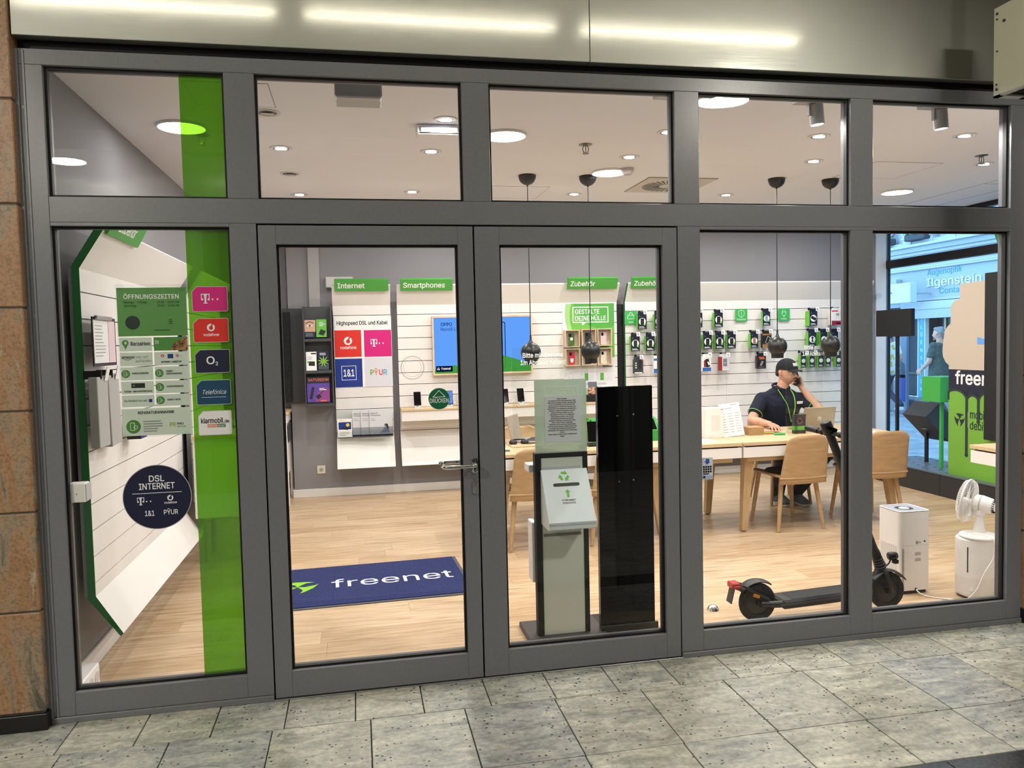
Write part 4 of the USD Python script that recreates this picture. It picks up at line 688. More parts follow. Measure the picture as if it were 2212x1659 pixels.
PK = [(3.088, 1.78, 'case', 'navy phone case pack beside the Style tag in the top row'), (3.282, 1.78, 'case', 'navy phone case pack cut by the door stile in the top row'), (3.005, 1.541, 'case', 'navy phone case pack under the Style tag'), (3.179, 1.541, 'case', 'navy phone case pack in a deep green stack below the Style tag'), (3.311, 1.541, 'case', 'navy phone case pack cut by the door stile in the middle row'), (3.038, 1.292, 'grey', 'dark grey case pack with white dots in the lowest row'), (3.27, 1.294, 'blue', 'white pack with blue bands cut by the door stile'),
      (3.745, 1.788, 'case', 'navy phone case pack cut by the thick mullion in the top row'), (3.991, 1.786, 'case', 'navy phone case pack left of the Protection tag'), (4.454, 1.791, 'glass', 'navy screen glass pack beside the Protection tag'), (4.576, 1.791, 'glass', 'navy screen glass pack beside the pendant cord'), (3.715, 1.542, 'case', 'navy phone case pack mostly behind the thick mullion'), (3.856, 1.542, 'case', 'navy phone case pack, first of three above the red wallet pack'), (4.001, 1.542, 'case', 'navy phone case pack, middle one of three in the middle row'), (4.146, 1.542, 'case', 'navy phone case pack, last of three before the rose phone pack'),
      (4.424, 1.541, 'pink', 'navy pack showing a rose coloured phone'), (4.581, 1.542, 'gold', 'black and kraft brown pack behind the pendant shade'), (3.843, 1.296, 'red', 'white and blue pack with a dark red wallet case'), (4.058, 1.294, 'white', 'white window pack with a dark red spine'), (4.511, 1.298, 'orange', 'black pack with orange lettering left of the cap'),
      (5.026, 1.789, 'power', 'navy power bank pack beside the Power tag'), (5.164, 1.783, 'power', 'navy power bank pack further from the Power tag'), (5.461, 1.788, 'plug', 'red and white charger pack at the end of the top row'), (4.991, 1.54, 'cable', 'navy cable pack below the first power bank'), (5.148, 1.54, 'car', 'navy car charger pack with a black plug picture'), (5.295, 1.54, 'cable', 'navy cable pack behind the last pendant shade'), (5.434, 1.54, 'cable', 'navy cable pack at the end of the middle row'),
      (4.958, 1.298, 'cableS', 'slim cable pack right behind the cap brim'), (5.036, 1.296, 'cableS', 'slim cable pack, second from the cap brim'), (5.145, 1.296, 'cableS', 'slim cable pack, third from the cap brim'), (5.258, 1.295, 'cableS', 'slim cable pack, fourth from the cap brim'), (5.351, 1.295, 'cableS', 'slim cable pack before the last one of the lowest row'), (5.485, 1.294, 'cableS', 'slim cable pack at the far end of the lowest row')]
SZ = dict(case=(.102, .192), glass=(.091, .188), pink=(.091, .194), grey=(.107, .189), blue=(.108, .193), gold=(.112, .194), red=(.1, .192), white=(.118, .186), orange=(.11, .177), power=(.098, .196), plug=(.13, .198), cable=(.085, .203), car=(.098, .202), cableS=(.066, .182))
proto = {}
for x, z, k, lab in PK:
    at = (x, YB-D0-.05, z-.004)
    if k in proto: dup(proto[k], at, 0, lab)
    else: proto[k] = make_pack(k, *SZ[k], at, lab, .085 if k in ('power', 'plug', 'cable') else .05)
# ------------------------------------------------------------------ things on the walls
t = thing('acoustic_board', 'dark grey board on the wall behind the magazine rack', 'board', (-.6, YB-.04, .99))
part(t, 'board', box(-.752, -.40, YB-.04, YB, .99, 1.965, .003), DGREY); part(t, 'acoustic_cloth', box(-.745, -.665, YB-.055, YB-.04, 1.01, 1.93, .004), mottled('cloth_black', '141416', '2b2c2e', 90, .95, 2))
t = thing('magazine_rack', 'dark grey three tier magazine rack on the back wall', 'rack', (-.385, YB-.25, .96)); RM = mat('rack_grey', '454749', .5)
part(t, 'back', box(-.525, -.247, YB-.25+.09, YB-.04, .96, 1.975, .004), RM); part(t, 'side', box(-.527, -.515, YB-.26, YB-.15, .96, 1.975, .002), RM); part(t, 'side', box(-.257, -.245, YB-.26, YB-.15, .96, 1.975, .002), RM)
for z in (.965, 1.30, 1.62): part(t, 'tier', box(-.515, -.257, YB-.26, YB-.16, z, z+.03, .002), RM)
def leaflet(lab, x0, x1, z0, z1, y, face, parts, lean=6, group=None):
    q = thing('leaflet', lab, 'leaflet', ((x0+x1)/2, y, z0), group=group); ax = ((x0+x1)/2, y, z0)
    part(q, 'sheet', rot(box(x0, x1, y, y+.003, z0, z1), -lean, (1, 0, 0), ax), face)
    for n, g, m, d in parts: part(q, n, rot(on('F', ext(g, d), (x0, y, z0)), -lean, (1, 0, 0), ax), m)
SKIN = mat('skin_print', 'c9a288', .6); y = YB-.25
leaflet('leaflet with a close-up of an eye in the magazine rack', -.512, -.405, 1.66, 1.84, y, NAVY, [('portrait', sbox(0, .06, .107, .18), SKIN, .0008), ('eye', Polygon([(.02, .12), (.05, .137), (.085, .122), (.05, .108)]), PRINTW, .0014), ('iris', disc(.052, .122, .012), mat('iris_print', '4b5a5e', .4), .002), ('brow', line([(.01, .145), (.05, .162), (.09, .148)], .008), mat('brow_print', '4a352a', .6), .0014), ('small_print', lines(.01, .045, 3, .012, .08, .004, 5), PRINTG, .0008)])
leaflet('green leaflet with a black phone in the magazine rack', -.398, -.295, 1.665, 1.845, y, GREENM, [('phone', Polygon([(.02, .03), (.07, .015), (.095, .06), (.045, .08)]), PRINTK, .0008), ('heading', lines(.03, .15, 3, .016, .06, .006, 8), PRINTW, .0008)])
leaflet('white leaflet with a black set-top box in the magazine rack', -.508, -.405, 1.33, 1.52, y, PRINTW, [('device', Polygon([(.025, .05), (.085, .045), (.085, .09), (.025, .095)]), PRINTK, .0008), ('dot', disc(.022, .085, .01), GREENM, .0014), ('heading', sbox(.05, .165, .1, .178), PRINTK, .0008), ('small_print', lines(.015, .14, 3, .012, .05, .004, 6), PRINTG, .0008)])
leaflet('black leaflet with a bright green leaf burst in the magazine rack', -.388, -.285, 1.335, 1.525, y, NAVY, [('leaf_burst', unary_union([affinity.rotate(Polygon([(.05, .085), (.045, .11), (.05, .15), (.056, .11)]), a, origin=(.05, .085)) for a in range(0, 360, 40)]), GREENL, .0008), ('heading', lines(.015, .17, 2, .014, .06, .006, 2), PRINTW, .0008), ('footer', sbox(0, 0, .103, .05), mat('leaflet_teal', '3b4a52', .5), .0006)])
leaflet('purple magazine with a remote control on its cover in the bottom tier', -.508, -.285, 1.0, 1.265, y, mat('magazine_dark', '2a2236', .4), [('cover', sbox(.0, .012, .223, .2), PURPLE, .0006), ('curve', sbox(.0, .012, .223, .2).intersection(disc(.20, .03, .12)), mat('magazine_violet', '8a3f8a', .5), .001), ('remote', affinity.rotate(rrect(.035, .04, .062, .165, .006), -12), PRINTK, .0014), ('dongle', affinity.rotate(rrect(.09, .045, .135, .085, .005), 35), PRINTK, .0014), ('cable', line([(.125, .09), (.165, .125)], .007), PRINTK, .0014), ('lettering', unary_union([sbox(.12, .13, .19, .137), sbox(.12, .145, .17, .151)]), PRINTW, .0014), ('footer', sbox(.13, .016, .19, .03), ORANGE, .0014)])
q = stage.GetPrimAtPath('/World/leaflet_008'); 
mg = [n for n in ('/World/leaflet_008',) if stage.GetPrimAtPath(n)]
part(Node(mg[0], (-.3965, y, 1.0)), 'title', rot(on('F', text('SATVISION', .026, .2, .012, .222, bold=True), (-.508, y, 1.0)), -6, (1, 0, 0), (-.3965, y, 1.0)), ORANGE)
solo('router_box', box(-.296, -.02, YB-.07, YB, 2.172, 2.285, .008), mat('router_white', 'c9c8c9', .5), 'pale grey wall box half behind the Internet header sign', 'box')
def outlet(lab, x, z):
    t = thing('power_outlet', lab, 'socket', (x, YB, z)); part(t, 'plate', box(x-.043, x+.043, YB-.012, YB, z-.043, z+.043, .004), mat('outlet_cream', 'e3dfd2', .4))
    part(t, 'cup_ring', on('F', ext(ring(0, 0, .022, .003), .002), (x, YB-.012, z)), LGREY); part(t, 'cup', on('F', ext(disc(0, 0, .019), .0008), (x, YB-.012, z)), mat('outlet_cup', 'b5b1a6', .5)); part(t, 'holes', on('F', ext(unary_union([disc(-.008, 0, .003, 6), disc(.008, 0, .003, 6)]), .0016), (x, YB-.012, z)), BLACK)
outlet('cream power socket on the grey back wall', -.408, .283)
t = thing('back_counter', 'oak topped white counter by the magazine rack', 'counter', (-1.0, 4.7, 0))
part(t, 'top', box(-1.32, -.685, 4.42, 4.97, .905, .932, .003), WOOD); part(t, 'apron', box(-1.31, -.70, 4.45, 4.95, .82, .904, .002), WHITEP); part(t, 'drawer_front', box(-.70, -.697, 4.5, 4.92, .62, .8, .001), DGREY); part(t, 'cabinet', box(-1.30, -.715, 4.5, 4.95, .3, .82, .003), WHITEP)
for x, yy in ((-.725, 4.47), (-1.29, 4.47), (-.725, 4.93), (-1.29, 4.93)): part(t, 'leg', tube([(x, yy, .82), (x+(.01 if x > -1 else -.01), yy, .0)], (.02, .014), 8), WHITEP, True)
t = thing('high_counter', 'white fronted high counter on oak legs behind the green film', 'counter', (-.9, 2.6, 0))
part(t, 'top', box(-1.19, -.62, 2.38, 2.85, .925, .95, .003), WOOD); part(t, 'front', box(-1.185, -.625, 2.4, 2.42, .345, .924, .002), WHITEP); part(t, 'side', box(-1.185, -1.165, 2.42, 2.84, .345, .924), WHITEP); part(t, 'side', box(-.645, -.625, 2.42, 2.84, .345, .924), WHITEP)
for x, yy in ((-1.13, 2.50), (-.68, 2.50), (-1.13, 2.78), (-.68, 2.78)): part(t, 'leg', tube([(x, yy, .36), (x, yy, 0)], (.024, .018), 8), WOODV, True)
# things hung on the side wall
for (y0, y1, z0, z1, lab) in ((.40, .56, 1.115, 1.45, 'upright grey brochure box nearest the glass on the side wall'), (.57, .74, 1.10, 1.45, 'upright grey brochure box leaning beside its twin on the side wall')):
    t = thing('brochure_box', lab, 'holder', (XL+.12, (y0+y1)/2, z0), group='grey brochure boxes'); part(t, 'sleeve', rot(box(-1.235, -1.195, y0, y1, z0, z1, .003), 0 if y0 < .5 else 3, (1, 0, 0), (-1.2, y0, z1)), mat('sleeve_grey', 'b5b3b1', .5)); part(t, 'hook', box(-1.27, -1.19, y0+.05, y0+.06, z1-.01, z1+.03), BLACK); part(t, 'tag', rot(box(-1.19, -1.187, y0+.1, y0+.15, z1-.02, z1+.05), 12, (0, 1, 0), (-1.19, y0, z1)), PRINTW)
t = thing('clipboard', 'black clipboard with a printed sheet on the side wall', 'clipboard', (-1.21, .58, 1.5)); part(t, 'board', box(-1.215, -1.21, .42, .775, 1.50, 1.735), BLACK); part(t, 'sheet', on('L', ext(sbox(0, 0, .22, .205), .001), (-1.21, .43, 1.515)), PRINTW); part(t, 'second_sheet', on('L', ext(sbox(.225, 0, .33, .205), .001), (-1.21, .43, 1.515)), mat('pale_pink', 'e6cdd6', .5)); part(t, 'clip', box(-1.212, -1.195, .45, .68, 1.722, 1.742, .003), ALU); part(t, 'small_print', on('L', ext(lines(.02, .18, 10, .016, .16, .004, 4), .0016), (-1.21, .43, 1.515)), PRINTG)
t = thing('box_pack', 'small navy pack hanging below the opening hours sheet', 'pack', (-1.19, 1.0, 1.1)); part(t, 'carton', box(-1.24, -1.17, 1.0, 1.13, 1.09, 1.19, .002), BLACK); part(t, 'label', on('L', ext(sbox(.0, 0, .12, .1), .001), (-1.17, 1.005, 1.09)), BLUE1); part(t, 'hook', box(-1.27, -1.17, 1.05, 1.06, 1.19, 1.2), BLACK)
t = thing('socket_strip', 'white four way socket block on the floor by the side wall', 'socket', (-1.26, .22, 0))
part(t, 'block', box(-1.3, -1.235, .11, .36, .0, .115, .006), WHITEG)
for i in range(3): part(t, 'outlet', on('L', ext(disc(.045+i*.08, .06, .028), .003), (-1.235, .11, 0)), mat('outlet_shade', 'c9c7c2', .4))
t = thing('glass_bracket', 'white square bracket box at the edge of the green striped pane', 'bracket', (-1.19, .06, .93)); part(t, 'cover', box(-1.222, -1.156, .04, .10, .93, 1.012, .003), WHITEP); part(t, 'side_cap', box(-1.158, -1.152, .045, .11, .935, 1.007, .001), LGREY); part(t, 'screw', cyl((-1.19, .04, .966), .002, .002, 'y', 8), BLACK)

# ------------------------------------------------------------------ signs on the glass
ZG = .0275
t = thing('green_film', 'translucent green film strip on the tall side pane', 'film', (-.615, ZG, .13)); part(t, 'upper_strip', box(-.707, -.533, ZG+.0086, ZG+.0096, 2.222, 2.733), FILM); part(t, 'lower_strip', box(-.707, -.533, ZG+.0086, ZG+.0096, .136, 2.081), FILM)
def sticker(lab, x0, x1, z0, z1, m):
    t = thing('carrier_sticker', lab, 'sticker', ((x0+x1)/2, ZG, z0), group='carrier stickers on the green film'); w, h = x1-x0, z1-z0; c = .022
    sh = Polygon([(c, h), (w, h), (w, 0), (0, 0), (0, h-c)]).buffer(-.008).buffer(.008, quad_segs=4)
    put(t, 'F', (x0, ZG, z0), 'border', sh, LGREY, .0006); put(t, 'F', (x0, ZG-.0006, z0), 'field', sh.buffer(-.003), m, .0006); return t, (x0+x1)/2, (z0+z1)/2, ZG-.0012
t, x, z, yy = sticker('magenta sticker with a white T and two dots on the green film', -.691, -.543, 1.732, 1.841, MAGENTA); put(t, 'F', (x-.018, yy, z-.02), 'letter_mark', logo_t(.042), PRINTW)
t, x, z, yy = sticker('red sticker with a white ring mark on the green film', -.691, -.544, 1.599, 1.704, RED); put(t, 'F', (x, yy, z+.012), 'ring_mark', logo_v(.0165), PRINTW); put(t, 'F', (x, yy, z-.025), 'lettering', text('vodafone', .0125, .065, 0, 0, 'c', True), PRINTW)
t, x, z, yy = sticker('navy sticker with a white letter and small figure on the green film', -.689, -.544, 1.466, 1.569, NAVY); put(t, 'F', (x-.008, yy, z-.012), 'lettering', text('O', .032, .034, 0, 0, 'c', True), PRINTW); put(t, 'F', (x+.017, yy, z-.018), 'lettering', text('2', .015, None, 0, 0, 'c', True), PRINTW)
t, x, z, yy = sticker('petrol blue sticker with underlined white script on the green film', -.689, -.545, 1.328, 1.437, TEAL); put(t, 'F', (x, yy, z-.008), 'lettering', text('Telefónica', .019, .098, 0, 0, 'c', False, .0006, .25), PRINTW); put(t, 'F', (x, yy, z-.022), 'underline', sbox(-.05, 0, .05, .0015), PRINTW)
t, x, z, yy = sticker('white sticker with black lettering over red and green bars', -.687, -.546, 1.195, 1.303, PRINTW); put(t, 'F', (x, yy, z-.0), 'lettering', text('klarmobil', .021, .092, -.012, 0, 'c', True), PRINTK); put(t, 'F', (x+.036, yy, z), 'lettering', text('.de', .013, .022, 0, 0, 'l', True), PRINTK); put(t, 'F', (x-.032, yy, z-.019), 'red_bar', sbox(0, 0, .042, .014), ORANGE); put(t, 'F', (x-.030, yy-.0008, z-.0165), 'lettering', text('GÜNSTIG', .008, .038, bold=True), PRINTW); put(t, 'F', (x+.011, yy, z-.019), 'green_bar', sbox(0, 0, .032, .014), GREEND); put(t, 'F', (x+.013, yy-.0008, z-.0165), 'lettering', text('IN GUT', .008, .028, bold=True), PRINTW)
t = thing('round_sticker', 'round navy DSL INTERNET sticker on the tall side pane', 'sticker', (-.866, ZG, .80)); o = (-.866, ZG, .938)
put(t, 'F', o, 'border', disc(0, 0, .140, 24), LGREY, .0006); put(t, 'F', o, 'field', disc(0, 0, .137, 24), NAVY, .001); o = (-.866, ZG-.001, .938)
put(t, 'F', o, 'lettering', text('DSL', .026, .062, 0, .068, 'c', True), PRINTW); put(t, 'F', o, 'lettering', text('INTERNET', .026, .145, 0, .035, 'c', True), PRINTW); put(t, 'F', o, 'rule', sbox(-.1, .017, .1, .0195), PRINTW)
put(t, 'F', (o[0]-.068, o[1], o[2]-.032), 'letter_mark', logo_t(.034), PRINTW); put(t, 'F', (o[0]+.052, o[1], o[2]-.006), 'ring_mark', logo_v(.0125), PRINTW); put(t, 'F', o, 'lettering', text('vodafone', .0095, .052, .052, -.031, 'c', True), PRINTW); put(t, 'F', o, 'lettering', text('1&1', .022, .038, -.034, -.080, 'c', True), PRINTW); put(t, 'F', o, 'lettering', text('PŸUR', .02, .058, .052, -.078, 'c', True), PRINTW)
t = thing('push_sticker', 'round green DRÜCKEN sticker with a white triangle on the door leaf', 'sticker', (.362, ZG, 1.27)); o = (.362, ZG, 1.319)
put(t, 'F', o, 'border', disc(0, 0, .0495, 20), mat('sticker_rim', '8fc7a8', .5), .0006); put(t, 'F', o, 'field', disc(0, 0, .0475, 20), mat('push_green', '0c6b46', .5), .001); o = (.362, ZG-.001, 1.319)
put(t, 'F', o, 'triangle', line([(-.028, .008), (.028, .008), (0, .038), (-.028, .008)], .003), PRINTW); put(t, 'F', o, 'lettering', text('DRÜCKEN', .019, .086, 0, -.018, 'c', True), PRINTW)
t = thing('faint_sticker', 'faint round see-through sticker on the door leaf', 'sticker', (.245, .0375, 1.41)); FA = pane_mat('faint_print', (.9, .89, .88), 1.05, .3, 'd8d0ca', .12); o = (.245, .0366, 1.464)
part(t, 'ring', on('F', ext(ring(0, 0, .055, .006), .0005), o), FA); part(t, 'inner_ring', on('F', ext(ring(0, 0, .042, .002), .0005), o), FA)
t = thing('pay_sticker', 'white and blue card payment sticker at the corner of the scooter pane', 'sticker', (1.676, ZG, .87)); o = (1.648, ZG, .872)
put(t, 'F', o, 'sheet', sbox(0, 0, .058, .108), mat('sticker_white', 'e4e8f2', .5), .0006); o = (1.648, ZG-.0006, .872)
put(t, 'F', o, 'keypad', unary_union([sbox(.006+i*.012, .034+j*.012, .0155+i*.012, .043+j*.012) for i in range(4) for j in range(3)]), PRINTK); put(t, 'F', o, 'card_arrow', affinity.rotate(Polygon([(.02, .074), (.038, .074), (.038, .088), (.044, .088), (.029, .102), (.014, .088), (.02, .088)]), 170), mat('pay_blue', '3a62c8', .5), .0012); put(t, 'F', o, 'lettering', lines(.006, .03, 1, .01, .045, .005, 3), PRINTK); put(t, 'F', o, 'blue_band', sbox(.0, .004, .058, .02), mat('pay_pale', 'b7c8ea', .5)); put(t, 'F', o, 'dot', disc(.012, .012, .006), PRINTK, .0012)
# opening hours plate: clear acrylic with paper fields
t = thing('opening_hours_plate', 'acrylic plate of green and white notices headed ÖFFNUNGSZEITEN', 'notice', (-.857, ZG, 1.19)); yo = ZG-.0105+.0135
yo = .040
part(t, 'acrylic', box(-.999, -.715, yo, yo+.003, 1.198, 1.852), CLEAR)
for x, z in ((-.985, 1.845), (-.735, 1.84), (-.985, 1.20), (-.735, 1.20)): part(t, 'suction_cup', on('F', lathe([(0, .008), (.008, .008), (.018, .002), (.019, 0)], 16), (x, yo, z)), CLEAR, True)
yq = .039
def fld(x0, x1, z0, z1, m): put(t, 'F', (0, yq, 0), 'field', sbox(x0, z0, x1, z1), m, .0006)
fld(-.994, -.716, 1.632, 1.838, mat('notice_green', '5f9a4e', .5)); fld(-.996, -.717, 1.205, 1.322, PALEG)
def at_(px, py): return (-.999+.284*px, 1.852-.654*py)
L = lambda s, h, x, z, w=None, m=PRINTW, a='l', b=True: put(t, 'F', (0, yq-.0007, 0), 'lettering', text(s, h, w, x, z, a, b), m)
L('ÖFFNUNGSZEITEN', .0185, -.967, 1.791, .222); DK = mat('print_dark_green', '24452a', .6)
L('Montag - Freitag:', .0095, -.966, 1.772, .092, DK, 'l', False); L('09:30 - 18:30 Uhr', .0095, -.743, 1.772, .09, DK, 'r', False); L('Samstag:', .0095, -.966, 1.757, .05, DK, 'l', False); L('10:00 - 16:00 Uhr', .0095, -.743, 1.757, .09, DK, 'r', False)
put(t, 'F', (-.935, yq-.0006, 1.69), 'round_badge', disc(0, 0, .029, 16), mat('badge_dark', '22302e', .5)); L('ONLINE', .0085, -.935, 1.694, .035, PRINTW, 'c'); L('24 Stunden', .006, -.935, 1.684, .038, PRINTW, 'c'); L('für Dich da!', .006, -.935, 1.675, .038, PRINTW, 'c')
put(t, 'F', (0, yq-.0006, 0), 'small_print', unary_union([lines(-.79, 1.703, 3, .008, .02, .003, 3), lines(-.85, 1.658, 1, .01, .09, .003, 4)]), DK)
GI = mat('icon_green', '4f8c3c', .5)
rows = [1.558, 1.493, 1.429, 1.364+.0, 1.329-.0]
RZ = [(1.568, 1.626), (1.505, 1.563), (1.444, 1.500), (1.385, 1.439), (1.330, 1.380)]
for i, (z0, z1) in enumerate(RZ):
    fld(-.992, -.862, z0, z1, PALEG)
    if i: fld(-.855, -.718, z0, z1, PALEG)
zc = [(a+b)/2 for a, b in RZ]
put(t, 'F', (-.968, yq-.0006, zc[0]+.003), 'pin_icon', unary_union([Polygon([(-.011, 0), (.011, 0), (0, -.024)]), disc(0, .004, .013)]).difference(sbox(-.004, -.002, .005, .010)), GI); L('Barzahlen', .0145, -.947, zc[0]-.004, .078, PRINTK)
put(t, 'F', (0, yq, 0), 'photo_strip', sbox(-.855, RZ[0][0]+.0, -.718, RZ[0][1]), mat('strip_green', '4f9440', .5)); put(t, 'F', (0, yq-.0006, 0), 'photo', unary_union([Polygon([(-.79, RZ[0][0]), (-.718, RZ[0][0]), (-.718, RZ[0][1]), (-.745, RZ[0][1]-.01), (-.775, RZ[0][0]+.03)])]), mottled('strip_photo', '4a3a22', 'c08a4a', 70, .6, 2)); put(t, 'F', (-.842, yq-.0006, zc[0]+.008), 'camera_icon', rrect(-.007, -.007, .007, .007, .002).difference(rrect(-.0055, -.0055, .0055, .0055, .002)).union(ring(0, 0, .0035, .0012)), PRINTW)
L('amazon', .0115, -.985, zc[1]+.004, .05, PRINTK); L('vor ort', .0115, -.93, zc[1]+.004, .05, PRINTG, 'l', False); L('aufladen', .0115, -.868, zc[1]-.013, .062, PRINTG, 'r', False); put(t, 'F', (-.96, yq-.0006, zc[1]+.002), 'smile', line([(-.018, 0), (-.008, -.004), (.004, -.004), (.012, 0)], .0015), PRINTK)
put(t, 'F', (-.822, yq-.0006, zc[1]+.012), 'ring_mark', logo_v(.0065), RED); put(t, 'F', (-.79, yq-.0006, zc[1]+.01), 'blue_mark', sbox(-.011, -.009, .011, .009), BLUE1); L('1&1', .0095, -.79, zc[1]+.006, .017, PRINTW, 'c'); put(t, 'F', (-.762, yq-.0006, zc[1]+.004), 'letter_mark', logo_t(.013), MAGENTA); L('INTERNET-ANBIETER', .0072, -.787, zc[1]-.018, .082, PRINTK, 'c')
def icon(x, z, r=.017):
    put(t, 'F', (x, yq-.0006, z), 'round_icon', disc(0, 0, r, 14), GI); put(t, 'F', (x, yq-.0012, z), 'icon_lines', rrect(-r*.45, -r*.6, r*.2, r*.6, r*.12).difference(rrect(-r*.36, -r*.5, r*.1, r*.5, r*.08)).union(ring(r*.3, -r*.1, r*.3, r*.09)), PALEG)
icon(-.972, zc[2]); L('HANDYZUBEHÖR', .0072, -.947, zc[2]-.002, .066, PRINTK); icon(-.838, zc[2]); L('HANDY-', .0072, -.81, zc[2]+.004, .032, PRINTK); L('VERSICHERUNG', .0072, -.81, zc[2]-.007, .064, PRINTK)
put(t, 'F', (-.925, yq-.0006, zc[3]+.009), 'dark_badge', sbox(-.027, -.010, .027, .010), mat('badge_night', '1f2a28', .5)); L('freenet', .007, -.905, zc[3]+.008, .028, PRINTW, 'r'); put(t, 'F', (-.942, yq-.0012, zc[3]+.009), 'bird_mark', logo_bird(.006), GREENL); L('STROM- UND GASVERGLEICH', .0068, -.926, zc[3]-.019, .112, PRINTK, 'c'); icon(-.838, zc[3]); L('DATENTRANSFER', .0072, -.81, zc[3]-.002, .068, PRINTK)
L('Du findest uns auf', .009, -.983, zc[4]-.003, .092, mat('print_slate', '4b5a68', .6), 'l', False); put(t, 'F', (-.878, yq-.0006, zc[4]), 'blue_mark', sbox(-.0065, -.0065, .0065, .0065), BLUE1); L('f', .010, -.877, zc[4]-.005, None, PRINTW, 'c'); icon(-.838, zc[4]); L('HANDY-HILFE', .0072, -.81, zc[4]-.002, .054, PRINTK)
L('REPARATURANNAHME', .0115, -.858, 1.298, .146, PRINTK, 'c'); icon(-.951, 1.245, .029); put(t, 'F', (0, yq-.0006, 0), 'small_print', lines(-.912, 1.268, 5, .0105, .09, .0045, 12), PRINTG); L('PR', .017, -.805, 1.240, .024, mat('print_lime', 'a3b23a', .5), 'l'); L('PRO', .0085, -.775, 1.247, .026, PRINTK); L('REPAIR', .0075, -.775, 1.235, .034, PRINTG, 'l', False)
# ------------------------------------------------------------------ furniture
def shell_mesh(fn, nu=17, nv=15, th=.016):
    """A curved board: fn(u, v) gives a point, u in -1..1, v in 0..1; given thickness."""
    U, V = np.meshgrid(np.linspace(-1, 1, nu), np.linspace(0, 1, nv), indexing='ij'); P = np.array([[fn(u, v) for v in V[0]] for u in U[:, 0]])
    du = np.gradient(P, axis=0); dv = np.gradient(P, axis=1); N = np.cross(du, dv); N /= np.linalg.norm(N, axis=2, keepdims=True)+1e-12
    A, B = (P+N*th/2).reshape(-1, 3), (P-N*th/2).reshape(-1, 3); n = nu*nv; f = []
    ix = lambda i, j: i*nv+j
    for i in range(nu-1):
        for j in range(nv-1):
            a, b, c, d = ix(i, j), ix(i+1, j), ix(i+1, j+1), ix(i, j+1); f += [(a, b, c), (a, c, d), (n+a, n+c, n+b), (n+a, n+d, n+c)]
    edge = [ix(i, 0) for i in range(nu)]+[ix(nu-1, j) for j in range(1, nv)]+[ix(i, nv-1) for i in range(nu-2, -1, -1)]+[ix(0, j) for j in range(nv-2, 0, -1)]
    for a, b in zip(edge, edge[1:]+edge[:1]): f += [(a, n+b, b), (a, n+a, n+b)]
    m = trimesh.Trimesh(np.vstack([A, B]), np.array(f), process=False); return m
def round_w(v, w0, w1, r):
    w = w0+(w1-w0)*v; e = (1-v)/r
    return w*(1 if e >= 1 else .62+.38*math.sqrt(max(0, 1-(1-e)**2)))
def make_chair(at, rz, lab):
    t = thing('chair', lab, 'chair', at, rz, group='oak chairs at the tables', local=True)
    part(t, 'backrest', shell_mesh(lambda u, v: (u*round_w(v, .208, .178, .16), -.262-.075*v+.03*u*u*(1-.3*v), .39+.395*v)), CHAIRW, True)
    part(t, 'seat', shell_mesh(lambda u, v: (u*(.205 if .1 < v < .85 else .205-.09*(max(v-.85, 0)/.15)**2-.02*(max(.1-v, 0)/.1)), -.255+.49*v, .432+.018*abs(u)**3-.012*max(0, (v-.85)/.15)**2), th=.02), CHAIRW, True)
    part(t, 'lip', tube([(u*.212, -.276+.03*u*u, .437) for u in np.linspace(-1, 1, 9)], .009, 8), CHAIRW, True)
    for sx, sy, bx, by in ((-1, -1, .205, -.215), (1, -1, .205, -.215), (-1, 1, .195, .215), (1, 1, .195, .215)):
        part(t, 'leg', tube([(sx*.15, sy*.17, .425), (sx*(.15+(bx-.15)*.5), sy*.17+(by-sy*.17)*.5, .21), (sx*bx, by, 0)], (.02, .018, .0135), 10), CHAIRW, True)
    return t
ch = make_chair((3.462, 2.36, 0), 2, 'oak chair with its curved back towards the glass, behind the scooter handlebar')
for at, rz, lab in (((4.21, 2.37, 0), -3, 'oak chair tucked in at the table corner by the street window'), ((1.27, 2.36, 0), 3, 'oak chair half hidden by the recycling stand'), ((1.915, 2.35, 0), 0, 'oak chair almost hidden behind the black slab stand'), ((1.47, 3.32, 0), 182, 'oak chair on the far side of the laptop with the headset'), ((3.93, 3.27, 0), 177, 'oak chair under the seated man')):
    dup(ch, at, rz, lab)
PADM = mottled('felt_grey', '55544f', '66645e', 60, .95, 2)
for at, lab in (((3.46, 2.38, .452), 'round grey felt pad on the chair behind the scooter handlebar'),):
    solo('seat_pad', lathe([(0, 0), (.15, 0), (.155, .006), (.15, .012), (0, .013)], 28, at), PADM, lab, 'seat pad', smooth=30)
TOPZ = .742
